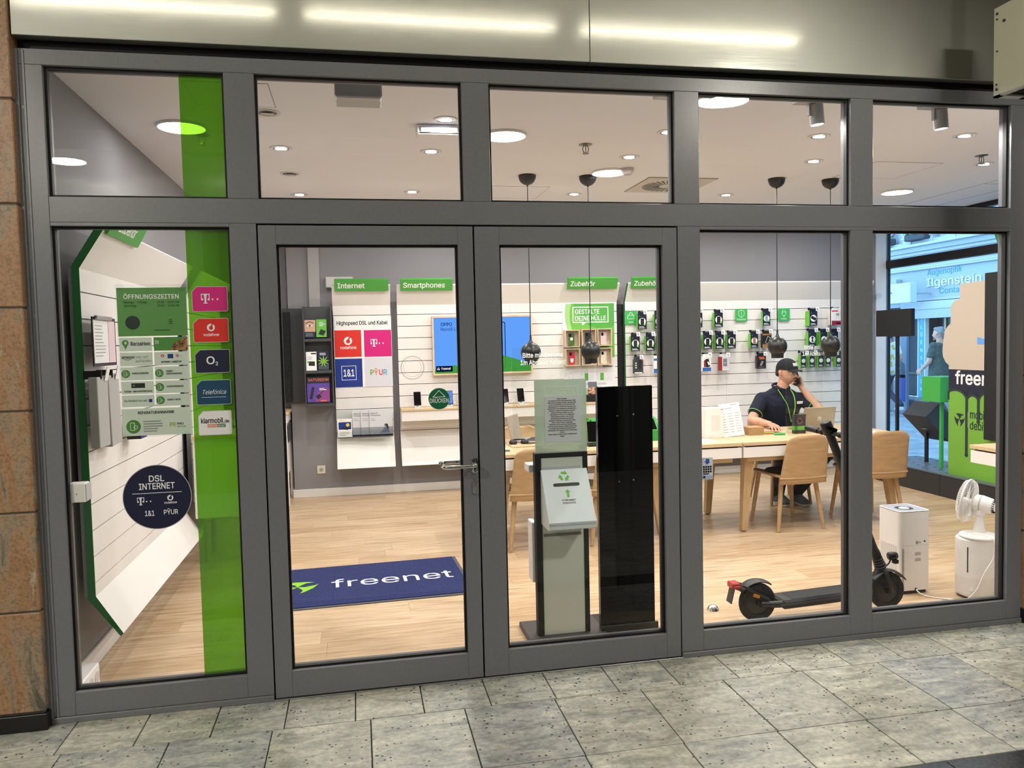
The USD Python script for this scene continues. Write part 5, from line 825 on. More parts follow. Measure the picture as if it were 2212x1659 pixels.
def table(name, lab, x0, x1, y0, y1, legs, seams=()):
    t = thing(name, lab, 'table', ((x0+x1)/2, (y0+y1)/2, 0)); cuts = [x0, *seams, x1]
    for a, b in zip(cuts, cuts[1:]): part(t, 'tabletop', box(a+.0008, b-.0008, y0, y1, TOPZ-.028, TOPZ, .002), WOOD)
    part(t, 'shadow_gap', box(x0+.03, x1-.03, y0+.02, y1-.02, TOPZ-.04, TOPZ-.028), BLACK)
    for a, b in zip(cuts, cuts[1:]): part(t, 'drawer_front', box(a+.004, b-.004, y0+.004, y0+.022, TOPZ-.122, TOPZ-.04, .0015), WHITEP)
    part(t, 'apron', J(box(x0+.004, x0+.022, y0+.022, y1-.004, TOPZ-.122, TOPZ-.04), box(x1-.022, x1-.004, y0+.022, y1-.004, TOPZ-.122, TOPZ-.04), box(x0+.022, x1-.022, y1-.022, y1-.004, TOPZ-.122, TOPZ-.04)), WHITEP)
    part(t, 'rail', box(x0+.06, x1-.06, y0+.05, y0+.07, TOPZ-.16, TOPZ-.122), WOOD)
    for (xt, xb, yt, yb_) in legs:
        m = box(-.034, .034, -.034, .034, 0, 1, .0); v = np.asarray(m.vertices).copy(); k = v[:, 2:3]
        w = v[:, :2]*(.72+.36*k)+np.array([(xb, yb_)])*(1-k)+np.array([(xt, yt)])*k; q = trimesh.Trimesh(np.c_[w, .008+k[:, 0]*(TOPZ-.13)], m.faces, process=False)
        lg = part(t, 'leg', q, WOODV); part(lg, 'foot', cyl((xb, yb_, .004), .018, .008), BLACK)
    return t
table('table', 'long oak table with the green terminal and headset, behind the recycling stand', .93, 2.944, 2.11, 3.0, ((1.06, 1.02, 2.2, 2.2), (2.235, 2.345, 2.25, 2.32), (1.06, 1.02, 2.9, 2.92), (2.235, 2.345, 2.9, 2.9)), (1.94,))
table('table', 'oak table with white drawer fronts where the man sits', 2.952, 4.43, 2.11, 3.0, ((3.05, 3.025, 2.24, 2.262), (4.28, 4.40, 2.24, 2.262), (3.05, 3.022, 2.9, 2.926), (4.28, 4.40, 2.9, 2.926)))
t = thing('side_table', 'oak topped white table end by the black window display', 'table', (4.8, .95, 0)); part(t, 'tabletop', box(4.36, 5.2, .5, 1.39, .722, .75, .002), WOOD); part(t, 'shadow_gap', box(4.39, 5.17, .53, 1.37, .71, .722), BLACK); part(t, 'drawer_box', box(4.365, 5.19, .51, 1.385, .62, .71, .002), WHITEP); part(t, 'column', box(4.85, 4.95, .5, .6, .03, .62, .004), WHITEP); part(t, 'foot', box(4.7, 5.1, .45, .75, 0, .03, .004), WHITEP)

# things on the tables
t = thing('speaker_box', 'white carton with a pale speaker picture at the table seam', 'box', (2.88, 2.53, TOPZ)); part(t, 'carton', box(2.80, 2.957, 2.46, 2.60, TOPZ, .99, .002), mat('carton_white', 'ece9e4', .45)); put(t, 'F', (2.885, 2.46, .80), 'speaker_print', rrect(-.038, 0, .038, .13, .012), mat('print_pale', 'dedbd6', .5)); put(t, 'F', (2.945, 2.46, .975), 'marks', unary_union([sbox(-.012, -.004, -.004, .004), sbox(.0, -.004, .008, .004)]), PRINTG); put(t, 'F', (2.81, 2.46, .752), 'small_print', lines(0, .01, 2, .008, .06, .003, 2), mat('print_pale', 'd8d5d0', .5))
t = thing('price_sheet', 'white price sheet in an acrylic stand beside the speaker carton', 'sign', (3.06, 2.48, TOPZ)); ax = (3.06, 2.475, TOPZ)
tilt = lambda m: rot(rot(m, -12, (1, 0, 0), ax), -5, (0, 1, 0), ax)
part(t, 'acrylic', tilt(box(2.962, 3.158, 2.475, 2.479, TOPZ+.002, 1.03)), CLEAR); part(t, 'sheet', tilt(box(2.966, 3.154, 2.4725, 2.4745, TOPZ+.006, 1.026)), PAPER); part(t, 'small_print', tilt(on('F', ext(unary_union([lines(.05, .245, 1, .01, .1, .007, 1), *[lines(.01+c*.06, .2, 8, .022, .045, .006, 4+c) for c in range(3)], sbox(.1, .265, .16, .272)]), .0006), (2.966, 2.4725, TOPZ))), mat('print_soft', 'b9b9bc', .6)); part(t, 'foot', box(2.965, 3.155, 2.475, 2.56, TOPZ+.001, TOPZ+.004), CLEAR)
for k in range(5):
    solo('cardboard_case', rot(box(3.205, 3.345, 2.50, 2.64, TOPZ+.0005+k*.0135, TOPZ+.013+k*.0135, .001), rng.uniform(-3, 3), (0, 0, 1), (3.27, 2.57, 0)), CARD, ['bottom', 'second lowest', 'middle', 'second highest', 'top'][k]+' flat cardboard case of the stack beside the price sheet', 'case', group='stacked cardboard cases')
def laptop(name, lab, x0, x1, yh, face, open_):
    """face +1: the screen looks towards +y."""
    t = thing('laptop', lab, 'laptop', ((x0+x1)/2, yh, TOPZ)); ax = ((x0+x1)/2, yh, TOPZ+.014)
    part(t, 'base', box(x0, x1, *sorted((yh, yh+.215*face)), TOPZ, TOPZ+.015, .004), mat('laptop_silver', 'b9a999', .35, .4)); part(t, 'keyboard', box(x0+.025, x1-.025, *sorted((yh+.03*face, yh+.12*face)), TOPZ+.015, TOPZ+.0165), BLACK)
    ld = part(t, 'lid', rot(box(x0, x1, yh-.004, yh+.004, TOPZ+.012, TOPZ+.215, .003), open_, (1, 0, 0), ax), _mats['laptop_silver']); part(ld, 'screen', rot(box(x0+.008, x1-.008, *sorted((yh+.004*face, yh+.0046*face)), TOPZ+.025, TOPZ+.205), open_, (1, 0, 0), ax), mat('screen_dark', '20242c', .2))
    part(ld, 'emblem', rot(on('F' if face > 0 else 'B', ext(ring(0, 0, .021, .003).union(affinity.skew(sbox(-.012, -.012, -.004, .014).union(sbox(.003, -.014, .010, .012)), 18)), .0006), ((x0+x1)/2, yh-.004*face, TOPZ+.11)), open_, (1, 0, 0), ax), CHROME); return t
laptop('l', 'silver laptop in front of the seated man', 3.75, 4.055, 2.60, 1, 13)
t = thing('laptop', 'silver laptop seen edge on beside the frosted notice plate', 'laptop', (1.42, 2.62, TOPZ)); ax = (1.33, 2.62, TOPZ)
rr = lambda m: rot(m, 62, (0, 0, 1), ax)
part(t, 'base', rr(box(1.33, 1.63, 2.55, 2.76, TOPZ+.011, TOPZ+.025, .004)), _mats['laptop_silver']); part(t, 'keyboard', rr(box(1.36, 1.6, 2.57, 2.66, TOPZ+.025, TOPZ+.0262)), BLACK); part(t, 'lid', rr(rot(box(1.33, 1.63, 2.755, 2.763, TOPZ+.02, TOPZ+.225, .003), -10, (1, 0, 0), (1.4, 2.76, TOPZ+.02))), _mats['laptop_silver'])
t = thing('desk_pad', 'oak coloured desk pad under the edge-on laptop', 'desk pad', (1.35, 2.6, TOPZ)); part(t, 'board', box(1.17, 1.66, 2.46, 2.9, TOPZ, TOPZ+.010, .003), WOOD)
t = thing('headset', 'black headset lying on the oak desk pad', 'headset', (1.255, 2.62, TOPZ+.010)); part(t, 'headband', tube([(1.255+.055*math.cos(a), 2.62+.05*math.sin(a), TOPZ+.02+.03*math.sin(a/1.0)*0+.018) for a in np.linspace(-.4, 3.6, 16)], .006, 8), BLACK, True)
for dx in (-.05, .045): part(t, 'ear_cup', rot(lathe([(0, 0), (.03, 0), (.034, .012), (.025, .03), (0, .032)], 18, (1.255+dx, 2.60, TOPZ+.0105)), 0, (1, 0, 0)), BLACK, True)
part(t, 'cable', tube(smoothpath([(1.29, 2.58, TOPZ+.014), (1.33, 2.55, TOPZ+.014), (1.37, 2.57, TOPZ+.014), (1.40, 2.52, TOPZ+.014)], 14), .003, 6), BLACK, True)
t = thing('acrylic_sign', 'clear acrylic sign on a white foot at the near end of the long table', 'sign', (1.07, 2.32, TOPZ)); part(t, 'foot', box(.99, 1.115, 2.26, 2.36, TOPZ, TOPZ+.014, .003), mat('foot_grey', '8b8f92', .4)); part(t, 'plate', rot(box(.97, 1.10, 2.30, 2.305, TOPZ+.014, 1.12), -4, (0, 1, 0), (1.05, 2.3, TOPZ)), CLEAR); part(t, 'green_foot_label', box(1.0, 1.105, 2.258, 2.30, TOPZ+.014, TOPZ+.022), PALEG)
t = thing('terminal', 'green cash terminal with a dark sloping screen on the long table', 'terminal', (2.32, 2.56, TOPZ)); GT = mat('terminal_green', '2f9a3c', .4)
sec = Polygon([(0, 0), (.2, 0), (.2, .185), (.10, .18), (.0, .085)]); m = trimesh.creation.extrude_polygon(sec, .19, engine='earcut'); v = np.asarray(m.vertices); body = trimesh.Trimesh(np.c_[2.215+v[:, 2], 2.47+v[:, 0], TOPZ+v[:, 1]], m.faces, process=False)
part(t, 'housing', body, GT); a_ = math.degrees(math.atan2(.095, .1)); scr = rot(box(2.24, 2.38, 2.48, 2.59, TOPZ+.085, TOPZ+.088), a_, (1, 0, 0), (2.3, 2.47, TOPZ+.085)); part(t, 'screen', mov(scr, (0, .0, .003)), BLACKG)
t = thing('terminal', 'green terminal casing between the notice plate and the black slab', 'terminal', (1.93, 2.55, TOPZ)); part(t, 'housing', mov(body, (-.36, .02, 0)), GT)
t = thing('drink_cup', 'pale green cup stack behind the notice plate', 'cup', (1.80, 2.62, TOPZ)); part(t, 'cup', lathe([(0, 0), (.04, 0), (.055, .15), (.05, .15), (.036, .006), (0, .006)], 24, (1.80, 2.62, TOPZ)), mat('cup_lime', 'a8c86a', .4), True); part(t, 'inner_cup', lathe([(.046, .15), (.056, .15), (.058, .185), (.05, .185)], 24, (1.80, 2.62, TOPZ)), GREENM, True)
t = thing('phone_stand', 'acrylic stand with a black phone beside the green casing', 'stand', (1.80, 2.36, TOPZ)); part(t, 'base', box(1.745, 1.86, 2.30, 2.40, TOPZ, TOPZ+.02, .003), BLACK); part(t, 'acrylic', rot(box(1.75, 1.855, 2.36, 2.364, TOPZ+.02, TOPZ+.22), -10, (1, 0, 0), (1.8, 2.36, TOPZ)), CLEAR); part(t, 'phone', rot(box(1.76, 1.835, 2.35, 2.358, TOPZ+.03, TOPZ+.19, .003), -10, (1, 0, 0), (1.8, 2.36, TOPZ)), BLACKG)
t = thing('phone_pack_stand', 'acrylic stand with a green and dark phone pack by the laptop', 'stand', (3.62, 2.42, TOPZ)); part(t, 'front_plate', rot(box(3.49, 3.585, 2.38, 2.383, TOPZ, .905), -8, (1, 0, 0), (3.54, 2.38, TOPZ)), CLEAR); part(t, 'back_plate', rot(box(3.585, 3.665, 2.45, 2.453, TOPZ, .92), 14, (0, 1, 0), (3.62, 2.45, TOPZ)), CLEAR); part(t, 'carton', box(3.605, 3.71, 2.47, 2.51, TOPZ, .905, .002), mat('carton_night', '2a2630', .5)); part(t, 'green_band', box(3.604, 3.711, 2.469, 2.511, TOPZ+.03, TOPZ+.065), GREENM); part(t, 'swirl', on('F', ext(ring(0, 0, .025, .006), .001), (3.655, 2.47, .85)), mat('swirl_rose', '9a5a6a', .5))
t = thing('mouse', 'black computer mouse under the man\'s hand', 'mouse', (3.60, 2.79, TOPZ+.003)); m = trimesh.creation.icosphere(3, 1); m.apply_scale((.03, .052, .018)); m.apply_translation((3.60, 2.79, TOPZ+.012)); part(t, 'shell', m, BLACK, True)
solo('red_folder', box(3.38, 3.555, 2.52, 2.68, TOPZ, TOPZ+.003), RED, 'flat red card lying on the table before the mouse', 'folder')
solo('green_pen', cyl((0, 0, 0), .006, .13, 'x', 10).apply_transform(trimesh.transformations.rotation_matrix(-.2, (0, 0, 1))).apply_translation((3.39, 2.56, TOPZ+.007)), GREENL, 'lime pen lying beside the cardboard cases', 'pen', smooth=30)
solo('green_marker', cyl((0, 0, 0), .010, .09, 'x', 12).apply_transform(trimesh.transformations.rotation_matrix(-.25, (0, 0, 1))).apply_translation((3.45, 2.44, TOPZ+.011)), mat('marker_green', '2fc06a', .4), 'thick green marker lying before the acrylic stand', 'marker', smooth=30)
t = thing('keys', 'bunch of keys lying on the red card', 'keys', (3.47, 2.56, TOPZ+.003)); part(t, 'ring', tube([(3.47+.016*math.cos(a), 2.58+.016*math.sin(a), TOPZ+.006) for a in np.linspace(0, 2*math.pi, 14)[:-1]], .0015, 6, True), CHROME, True)
for a in (20, 70, 120): part(t, 'key', rot(J(cyl((3.50, 2.58, TOPZ+.006), .012, .003, 'z', 12), box(3.51, 3.55, 2.577, 2.583, TOPZ+.005, TOPZ+.007)), a, (0, 0, 1), (3.47, 2.58, 0)), DGREY)
solo('paper_sheet', box(4.02, 4.32, 2.32, 2.52, TOPZ, TOPZ+.0015), PAPER, 'white sheets lying at the street end of the table', 'paper'); solo('paper_sheet', box(2.64, 2.80, 2.22, 2.42, TOPZ, TOPZ+.0015), PAPER, 'white sheet lying before the speaker carton', 'paper')
# plexiglass shields
for (x0, x1, ysh, xt, lab) in ((1.13, 1.72, 2.20, 1.20, 'clear hygiene shield with white lettering over the long table'), (3.566, 4.36, 2.535, 3.725, 'clear hygiene shield with white lettering before the seated man')):
    t = thing('hygiene_shield', lab, 'shield', ((x0+x1)/2, ysh, TOPZ)); part(t, 'plate', box(x0, x1, ysh, ysh+.005, TOPZ+.0, 1.53), CLEAR); part(t, 'foot', J(box(x0+.15, x0+.158, ysh-.06, ysh, TOPZ, TOPZ+.05), box(x1-.058, x1-.05, ysh-.06, ysh, TOPZ, TOPZ+.05)), CLEAR)
    put(t, 'F', (xt, ysh-.0002, 1.452), 'lettering', text('Bitte mindestens', .034, .31, .17, 0, 'c', True), PRINTW); put(t, 'F', (xt, ysh-.0002, 1.398), 'lettering', text('1m Abstand halten!', .034, .345, .17, 0, 'c', True), PRINTW)
# pendants
pl = ['over the long table beside the door stile', 'over the long table before the case design poster', 'above the cap of the seated man', 'over the street end of the table behind the shield lettering']
PB = mottled('shade_black', '17181a', '222326', 20, .35, 3)
for i, (x, y) in enumerate(((1.348, 2.51), (1.838, 2.505), (3.447, 2.462), (3.935, 2.457))):
    t = thing('pendant_lamp', 'black ball pendant lamp '+pl[i], 'pendant lamp', (x, y, 1.39), group='black ball pendants')
    part(t, 'canopy', lathe([(.006, -.085), (.009, -.077)]+[(.069*math.sin(a), -.008-.069*math.cos(a)) for a in np.linspace(.14, math.pi/2, 12)]+[(.069, 0), (0, 0)], 30, (x, y, ZC)), PB, True); part(t, 'cord', tube([(x, y, ZC-.09), (x, y, 1.62)], .0035, 6), BLACK, True)
    part(t, 'socket_neck', lathe([(.005, 1.625), (.0075, 1.62), (.008, 1.59), (.014, 1.575), (.022, 1.56)], 16, (x, y, 0)), PB, True)
    part(t, 'shade', lathe([(.02, 1.562)]+[(.0795*math.sin(a), 1.486+.0795*math.cos(a)) for a in np.linspace(.28, 2.45, 20)]+[(.049, 1.388), (.046, 1.388), (.046, 1.43)], 36, (x, y, 0)), PB, True)
# cables under the table
t = thing('table_cables', 'two black cables sagging below the oak table', 'cable', (3.0, 3.0, .45))
for z, s in ((.60, .07), (.58, .14)): part(t, 'cable', tube(smoothpath([(2.62, 2.93, z), (2.8, 2.95, z-s*.7), (2.98, 2.95, z-s), (3.15, 2.93, z-s*.5), (3.25, 2.92, z+.02)], 22), .005, 6), BLACK, True)
# ------------------------------------------------------------------ things standing on the shop floor
# door mat
t = thing('door_mat', 'navy door mat with a green bird mark and white lettering', 'mat', (.05, 1.65, 0)); rm = lambda m: rot(m, 2.2, (0, 0, 1), (.05, 1.65, 0))
part(t, 'rubber_edge', rm(box(-.585, .675, 1.225, 2.105, .0005, .006, .002)), mat('rubber_grey', '55565a', .8)); part(t, 'pile', rm(box(-.565, .65, 1.25, 2.09, .005, .011, .002)), mottled('pile_navy', '141d4a', '22306e', 110, .98, 3, .6))
part(t, 'lettering', rm(on('U', text('freenet', .17, .80, -.215, 1.585, bold=False, d=.002), (0, 0, .0105))), mat('pile_white', 'd9dbe4', .95)); part(t, 'bird_mark', rm(mov(ext(affinity.scale(logo_bird(.17), 1.0, 1.0), .002), (-.43, 1.66, .0105))), mat('pile_green', '8ccf2e', .95))
# recycling stand
t = thing('recycling_stand', 'pale floor stand with a recycling letterbox and dark edge frame', 'stand', (1.03, .42, 0)); ys = .38; PAN = mat('stand_pale', 'd5ddd3', .4)
part(t, 'base_plate', box(.83, 1.25, .345, .62, 0, .028, .004), mat('base_brown', '3f3838', .5)); part(t, 'frame', J(box(.885, .917, ys, ys+.05, .028, .99, .002), box(1.143, 1.168, ys, ys+.05, .028, .99, .002), box(.917, 1.143, ys, ys+.05, .966, .99, .002)), BLACKM)
part(t, 'front_panel', box(.917, 1.143, ys+.004, ys+.02, .028, .965, .001), PAN); part(t, 'green_edge', J(box(.917, .919, ys+.002, ys+.005, .028, .965), box(1.141, 1.143, ys+.002, ys+.005, .028, .965)), GREEND); part(t, 'back_panel', box(.90, 1.15, ys+.02, ys+.045, .03, .96), WHITEP)
part(t, 'leaflet_shelf', box(.862, .93, ys+.05, ys+.16, .885, .925, .003), WHITEP); part(t, 'side_tray', box(.872, .90, ys+.05, ys+.15, .3, .62, .003), WHITEP)
part(t, 'slot_upper', box(.925, 1.13, ys+.001, ys+.006, .905, .918), LGREY); part(t, 'slot_lower', box(.925, 1.128, ys+.001, ys+.006, .552, .566), mat('slot_mauve', '7d7478', .5))
xa, xb = .912, 1.158; sec = [(ys+.003, .900), (ys-.012, .905), (.205, .662), (.205, .628), (.215, .622), (ys+.003, .622)]
def yz(poly, x0, x1):
    m = trimesh.creation.extrude_polygon(Polygon(poly), x1-x0, engine='earcut'); v = np.asarray(m.vertices); return trimesh.Trimesh(np.c_[x0+v[:, 2], v[:, 0], v[:, 1]], m.faces, process=False)
bx = part(t, 'letterbox', yz(sec, xa, xb), mat('letterbox_pale', 'd3dee0', .35)); an = math.degrees(math.atan2(ys-.012-.205, .905-.662)); part(bx, 'lid_edge', yz([(.2045, .662), (.203, .655), (.203, .648), (.2045, .648)], xa, xb), mat('letterbox_shade', 'b6c0c2', .4))
def onlid(g, d=.0008):
    m = on('F', ext(g, d) if not isinstance(g, trimesh.Trimesh) else g, ((xa+xb)/2, 0, 0)); v = np.asarray(m.vertices).copy(); z = v[:, 2]; dn = -v[:, 1]; n = np.array((-(.905-.662), ys-.012-.205)); n /= np.linalg.norm(n); dirv = np.array((ys-.012-.205, .905-.662)); dirv /= np.linalg.norm(dirv)
    return trimesh.Trimesh(np.c_[v[:, 0], .205+dirv[0]*z+n[0]*dn, .662+dirv[1]*z+n[1]*dn], m.faces, process=False)
part(bx, 'slot', onlid(rrect(-.070, .196, .070, .214, .009)), BLACK)
ar = Polygon([(-.026, -.013), (-.026, .013), (0, .013), (.010, .002), (.0, -.013)]); arr = []
for k in range(3):
    a = affinity.translate(unary_union([sbox(-.013, .0085, .006, .0215), Polygon([(.002, .004), (.021, .010), (.008, .028)])]), 0, .004); arr.append(affinity.rotate(a, 120*k, origin=(0, 0)))
part(bx, 'recycling_mark', onlid(affinity.translate(unary_union(arr), -.006, .252)), GREENM); part(bx, 'arrow_mark', onlid(Polygon([(-.006, .135), (.006, .135), (.006, .163), (.014, .163), (0, .178), (-.014, .163), (-.006, .163)])), GREENM)
part(bx, 'lettering', onlid(text('TU DER UMWELT', .0085, .075, 0, .115, 'c', True)), PRINTK); part(bx, 'lettering', onlid(text('ETWAS GUTES.', .0085, .068, 0, .1, 'c', True)), PRINTK)
# notice plate above it
t = thing('notice_plate', 'frosted acrylic plate with a printed customer letter above the recycling stand', 'notice', (1.03, .385, .98)); part(t, 'plate', box(.892, 1.17, ys+.012, ys+.017, .985, 1.372, .001), FROST); part(t, 'holder', J(box(.90, .93, ys+.02, ys+.03, .93, 1.02), box(1.13, 1.16, ys+.02, ys+.03, .93, 1.02)), CLEAR)
part(t, 'letter_sheet', box(.945, 1.135, ys+.0105, ys+.0118, 1.045, 1.285), mat('letter_paper', 'd5dcdf', .6))
LET = ['Liebe Kunden,', 'wir bieten Ihnen seit geraumer Zeit', 'den Service eines festen Termins bei', 'uns im Geschäft an um für Sie die', 'Wartezeiten zu verkürzen und um uns', 'optimal auf Ihre Belange vorbereiten zu', 'können. Sollten Sie keinen Termin', 'gebucht haben, bitten wir um', 'Verständnis wenn es zu längeren', 'Wartezeiten kommt, da wir die', 'terminierten Kunden pünktlich', 'bedienen möchten. Gerne können Sie', 'einen Termin unter WhatsApp', '03452036765, oder auch telefonisch', 'mit uns vereinbaren. Bitte nutzen Sie', 'vorrangig die Kontaktaufnahme über', 'WhatsApp, wir melden uns in Kürze bei', 'Ihnen.', 'Vielen Dank, Ihr MD Team im Ritterhaus', 'Halle.']
for i, s in enumerate(LET): put(t, 'F', (1.038, ys+.0104, 1.268-i*.0103), 'lettering', text(s, .0058, min(.155, .0042*len(s)), 0, 0, 'c', True, .0004), PRINTK)
FW_ = mat('frost_white', 'e4efe6', .6)
put(t, 'F', (0, ys+.0118, 0), 'mirrored_frame', sbox(.945, 1.29, 1.125, 1.335).difference(sbox(.949, 1.29, 1.121, 1.331)), FW_, .0004); mm = text('JETZT', .022, .075, 0, 0, 'l', False, .0004); mv = np.asarray(mm.vertices).copy(); mv[:, 0] *= -1; part(t, 'mirrored_lettering', on('F', trimesh.Trimesh(mv, mm.faces[:, ::-1], process=False), (1.11, ys+.0118, 1.298)), FW_)
t = thing('slab_stand', 'tall glossy black slab stand seen from behind the door leaf', 'stand', (1.385, .42, 0)); part(t, 'slab', box(1.228, 1.532, .382, .418, .0, 1.325, .002), BLACKG); part(t, 'foot_strip', box(1.226, 1.545, .366, .382, .0, .052, .002), BLACK); part(t, 'base_plate', box(1.24, 1.52, .418, .65, 0, .02, .002), BLACK)
for x, z in ((1.335, 1.17), (1.425, 1.175), (1.34, .82), (1.42, .825)): part(t, 'bolt', cyl((x, .381, z), .005, .003, 'y', 12), CHROME)
solo('door_stop', lathe([(0, .03), (.012, .029), (.026, .02), (.034, .006), (.036, 0)], 24, (1.97, .60, 0)), CHROME, 'small chrome dome door stop on the shop floor', 'door stop', smooth=30)
# e-scooter
t = thing('scooter', 'black electric scooter parked along the glass', 'scooter', (2.5, .37, 0)); YS = .37; TY = mat('tyre_black', '17181a', .75); SC = mat('scooter_black', '1c1d20', .4)
def wheel(xc, n):
    R = .107; w = part(t, 'wheel', on('F', lathe([(.066, -.018), (.082, -.024), (.1, -.02), (R, -.006), (R, .006), (.1, .02), (.082, .024), (.066, .018)], 48), (xc, YS, R)), TY, True)
    part(w, 'rim', on('F', lathe([(0, -.014), (.03, -.016), (.064, -.012), (.067, -.016), (.067, .016), (.064, .012), (.03, .016), (0, .014)], 40), (xc, YS, R)), SC, True)
    part(w, 'tyre_hole', J(*[cyl((xc+.085*math.cos(a), YS-.0235, R+.085*math.sin(a)), .0078, .004, 'y', 8) for a in np.linspace(0, 2*math.pi, 25)[:-1]]), DARKGAP, kind='stuff'); part(w, 'hub', cyl((xc, YS, R), .016, .07, 'y', 16), SC)
    return w
wheel(2.123, 0); wheel(2.925, 1)
part(t, 'deck', rot(box(2.24, 2.80, YS-.075, YS+.075, .074, .124, .012), -2, (0, 1, 0), (2.24, YS, .1)), SC); part(t, 'grip_mat', rot(box(2.30, 2.72, YS-.06, YS+.06, .1235, .1255, .001), -2, (0, 1, 0), (2.24, YS, .1)), BLACKM); part(t, 'deck_trim', rot(box(2.22, 2.78, YS-.078, YS-.074, .096, .108, .001), -2, (0, 1, 0), (2.24, YS, .1)), DGREY)
for s in (-1, 1): part(t, 'rear_arm', J(tube([(2.123, YS+s*.042, .107), (2.22, YS+s*.045, .10), (2.30, YS+s*.05, .10)], (.018, .020, .022), 8)), SC, True)
part(t, 'rear_fender', J(*[shell_mesh(lambda u, v: (2.123+.126*math.cos(1.0+1.55*v), YS+u*.035, .107+.126*math.sin(1.0+1.55*v)-.006*u*u), 5, 18, .006)]), SC, True)
part(t, 'fender_stay', J(*[tube([(2.06, YS+s*.04, .20), (2.02, YS+s*.035, .215)], .005, 6) for s in (-1, 1)], *[tube([(2.02, YS+s*.035, .215), (2.17, YS+s*.05, .13)], .007, 6) for s in (-1, 1)]), SC, True)
tl = part(t, 'tail_light', box(1.962, 2.012, YS-.035, YS+.035, .198, .23, .005), mat('tail_red', 'b3282a', .3)); part(tl, 'lettering', box(1.97, 2.005, YS-.0358, YS-.035, .211, .216), mat('tail_pale', 'e08a86', .5)); part(t, 'plate_holder', rot(box(1.974, 1.979, YS-.03, YS+.03, .115, .20, .001), 14, (0, 1, 0), (1.98, YS, .2)), mat('plate_grey', '3b3b3d', .5))
part(t, 'reflector', rot(box(2.075, 2.115, YS-.052, YS-.046, .15, .168, .002), 20, (0, 1, 0), (2.09, YS, .16)), mat('reflector_amber', 'c8801f', .3))
part(t, 'kickstand', J(tube([(2.64, YS-.03, .10), (2.655, YS-.05, .005)], .006, 6), box(2.635, 2.675, YS-.06, YS-.035, .0, .008)), SC)
part(t, 'neck', tube(smoothpath([(2.74, YS, .112), (2.82, YS, .13), (2.86, YS, .19), (2.885, YS, .245)], 12), .024, 10), SC, True)
part(t, 'fork', J(*[tube([(2.925, YS+s*.046, .107), (2.912, YS+s*.046, .16), (2.897, YS+s*.04, .215), (2.89, YS+s*.012, .235)], .012, 8) for s in (-1, 1)]), SC, True); part(t, 'front_fender', shell_mesh(lambda u, v: (2.925+.122*math.cos(.55+1.9*v), YS+u*.033, .107+.122*math.sin(.55+1.9*v)-.006*u*u), 5, 16, .005), DGREY, True)
S0, S1 = np.array((2.892, YS, .235)), np.array((2.552, YS, 1.06)); at2 = lambda k: S0+(S1-S0)*k
part(t, 'collar', J(*[tube([at2(k), at2(k+.008)], .034-.002*i, 18) for i, k in enumerate((.015, .032, .049, .066))]), BLACK, True); part(t, 'stem', tube([at2(.0), at2(.12), at2(.14), at2(1.0)], (.028, .027, .023, .023), 16), SC, True)
part(t, 'stem_head', tube([at2(.955), at2(1.03)], .031, 12), BLACK, True); part(t, 'hook', tube(smoothpath([at2(.60)+np.array((.02, -.018, 0)), at2(.59)+np.array((.03, -.035, 0)), at2(.575)+np.array((.03, -.035, 0))], 6), .008, 8), mat('hook_red', 'd8401f', .4), True)
hb = lambda u: np.array((2.572+.06*u*0-.02*abs(u), YS-.02-.215*u, 1.022+.012*abs(u)))
part(t, 'handlebar', tube([hb(u) for u in np.linspace(-1, 1, 15)], .012, 10), SC, True)
for s in (-1, 1): g_ = part(t, 'grip', tube([hb(s*.55), hb(s*1.02)], .0175, 14), BLACK, True); part(t, 'brake_lever', tube(smoothpath([hb(s*.42)+np.array((.01, 0, -.008)), hb(s*.55)+np.array((.035, 0, -.012)), hb(s*.85)+np.array((.03, 0, -.014))], 10), .005, 6), BLACK, True); part(t, 'lever_clamp', tube([hb(s*.36), hb(s*.46)], .018, 10), SC, True)
part(t, 'display', rot(box(2.53, 2.59, YS-.045, YS+.005, 1.035, 1.062, .004), 24, (0, 1, 0), (2.56, YS, 1.05)), BLACKG); part(t, 'brake_cable', tube(smoothpath([hb(.4), (2.63, YS-.10, .96), (2.655, YS-.05, .86), at2(.28)+np.array((.03, -.01, 0))], 18), .003, 6), BLACK, True)
hl = part(t, 'headlamp', on('R', lathe([(0, -.03), (.02, -.025), (.024, .0), (.022, .02), (0, .022)], 20), (2.955, YS-.01, .305)), SC, True); part(hl, 'bracket', J(tube(smoothpath([(2.955, YS, .295), (2.945, YS, .265), (2.92, YS, .245)], 8), .004, 6), box(2.958, 2.985, YS-.03, YS, .262, .285, .003)), SC); part(hl, 'glass', on('L', lathe([(0, .032), (.012, .031), (.020, .026)], 16), (2.955, YS-.01, .305)), mat('lamp_glass', 'cfd3d6', .1))
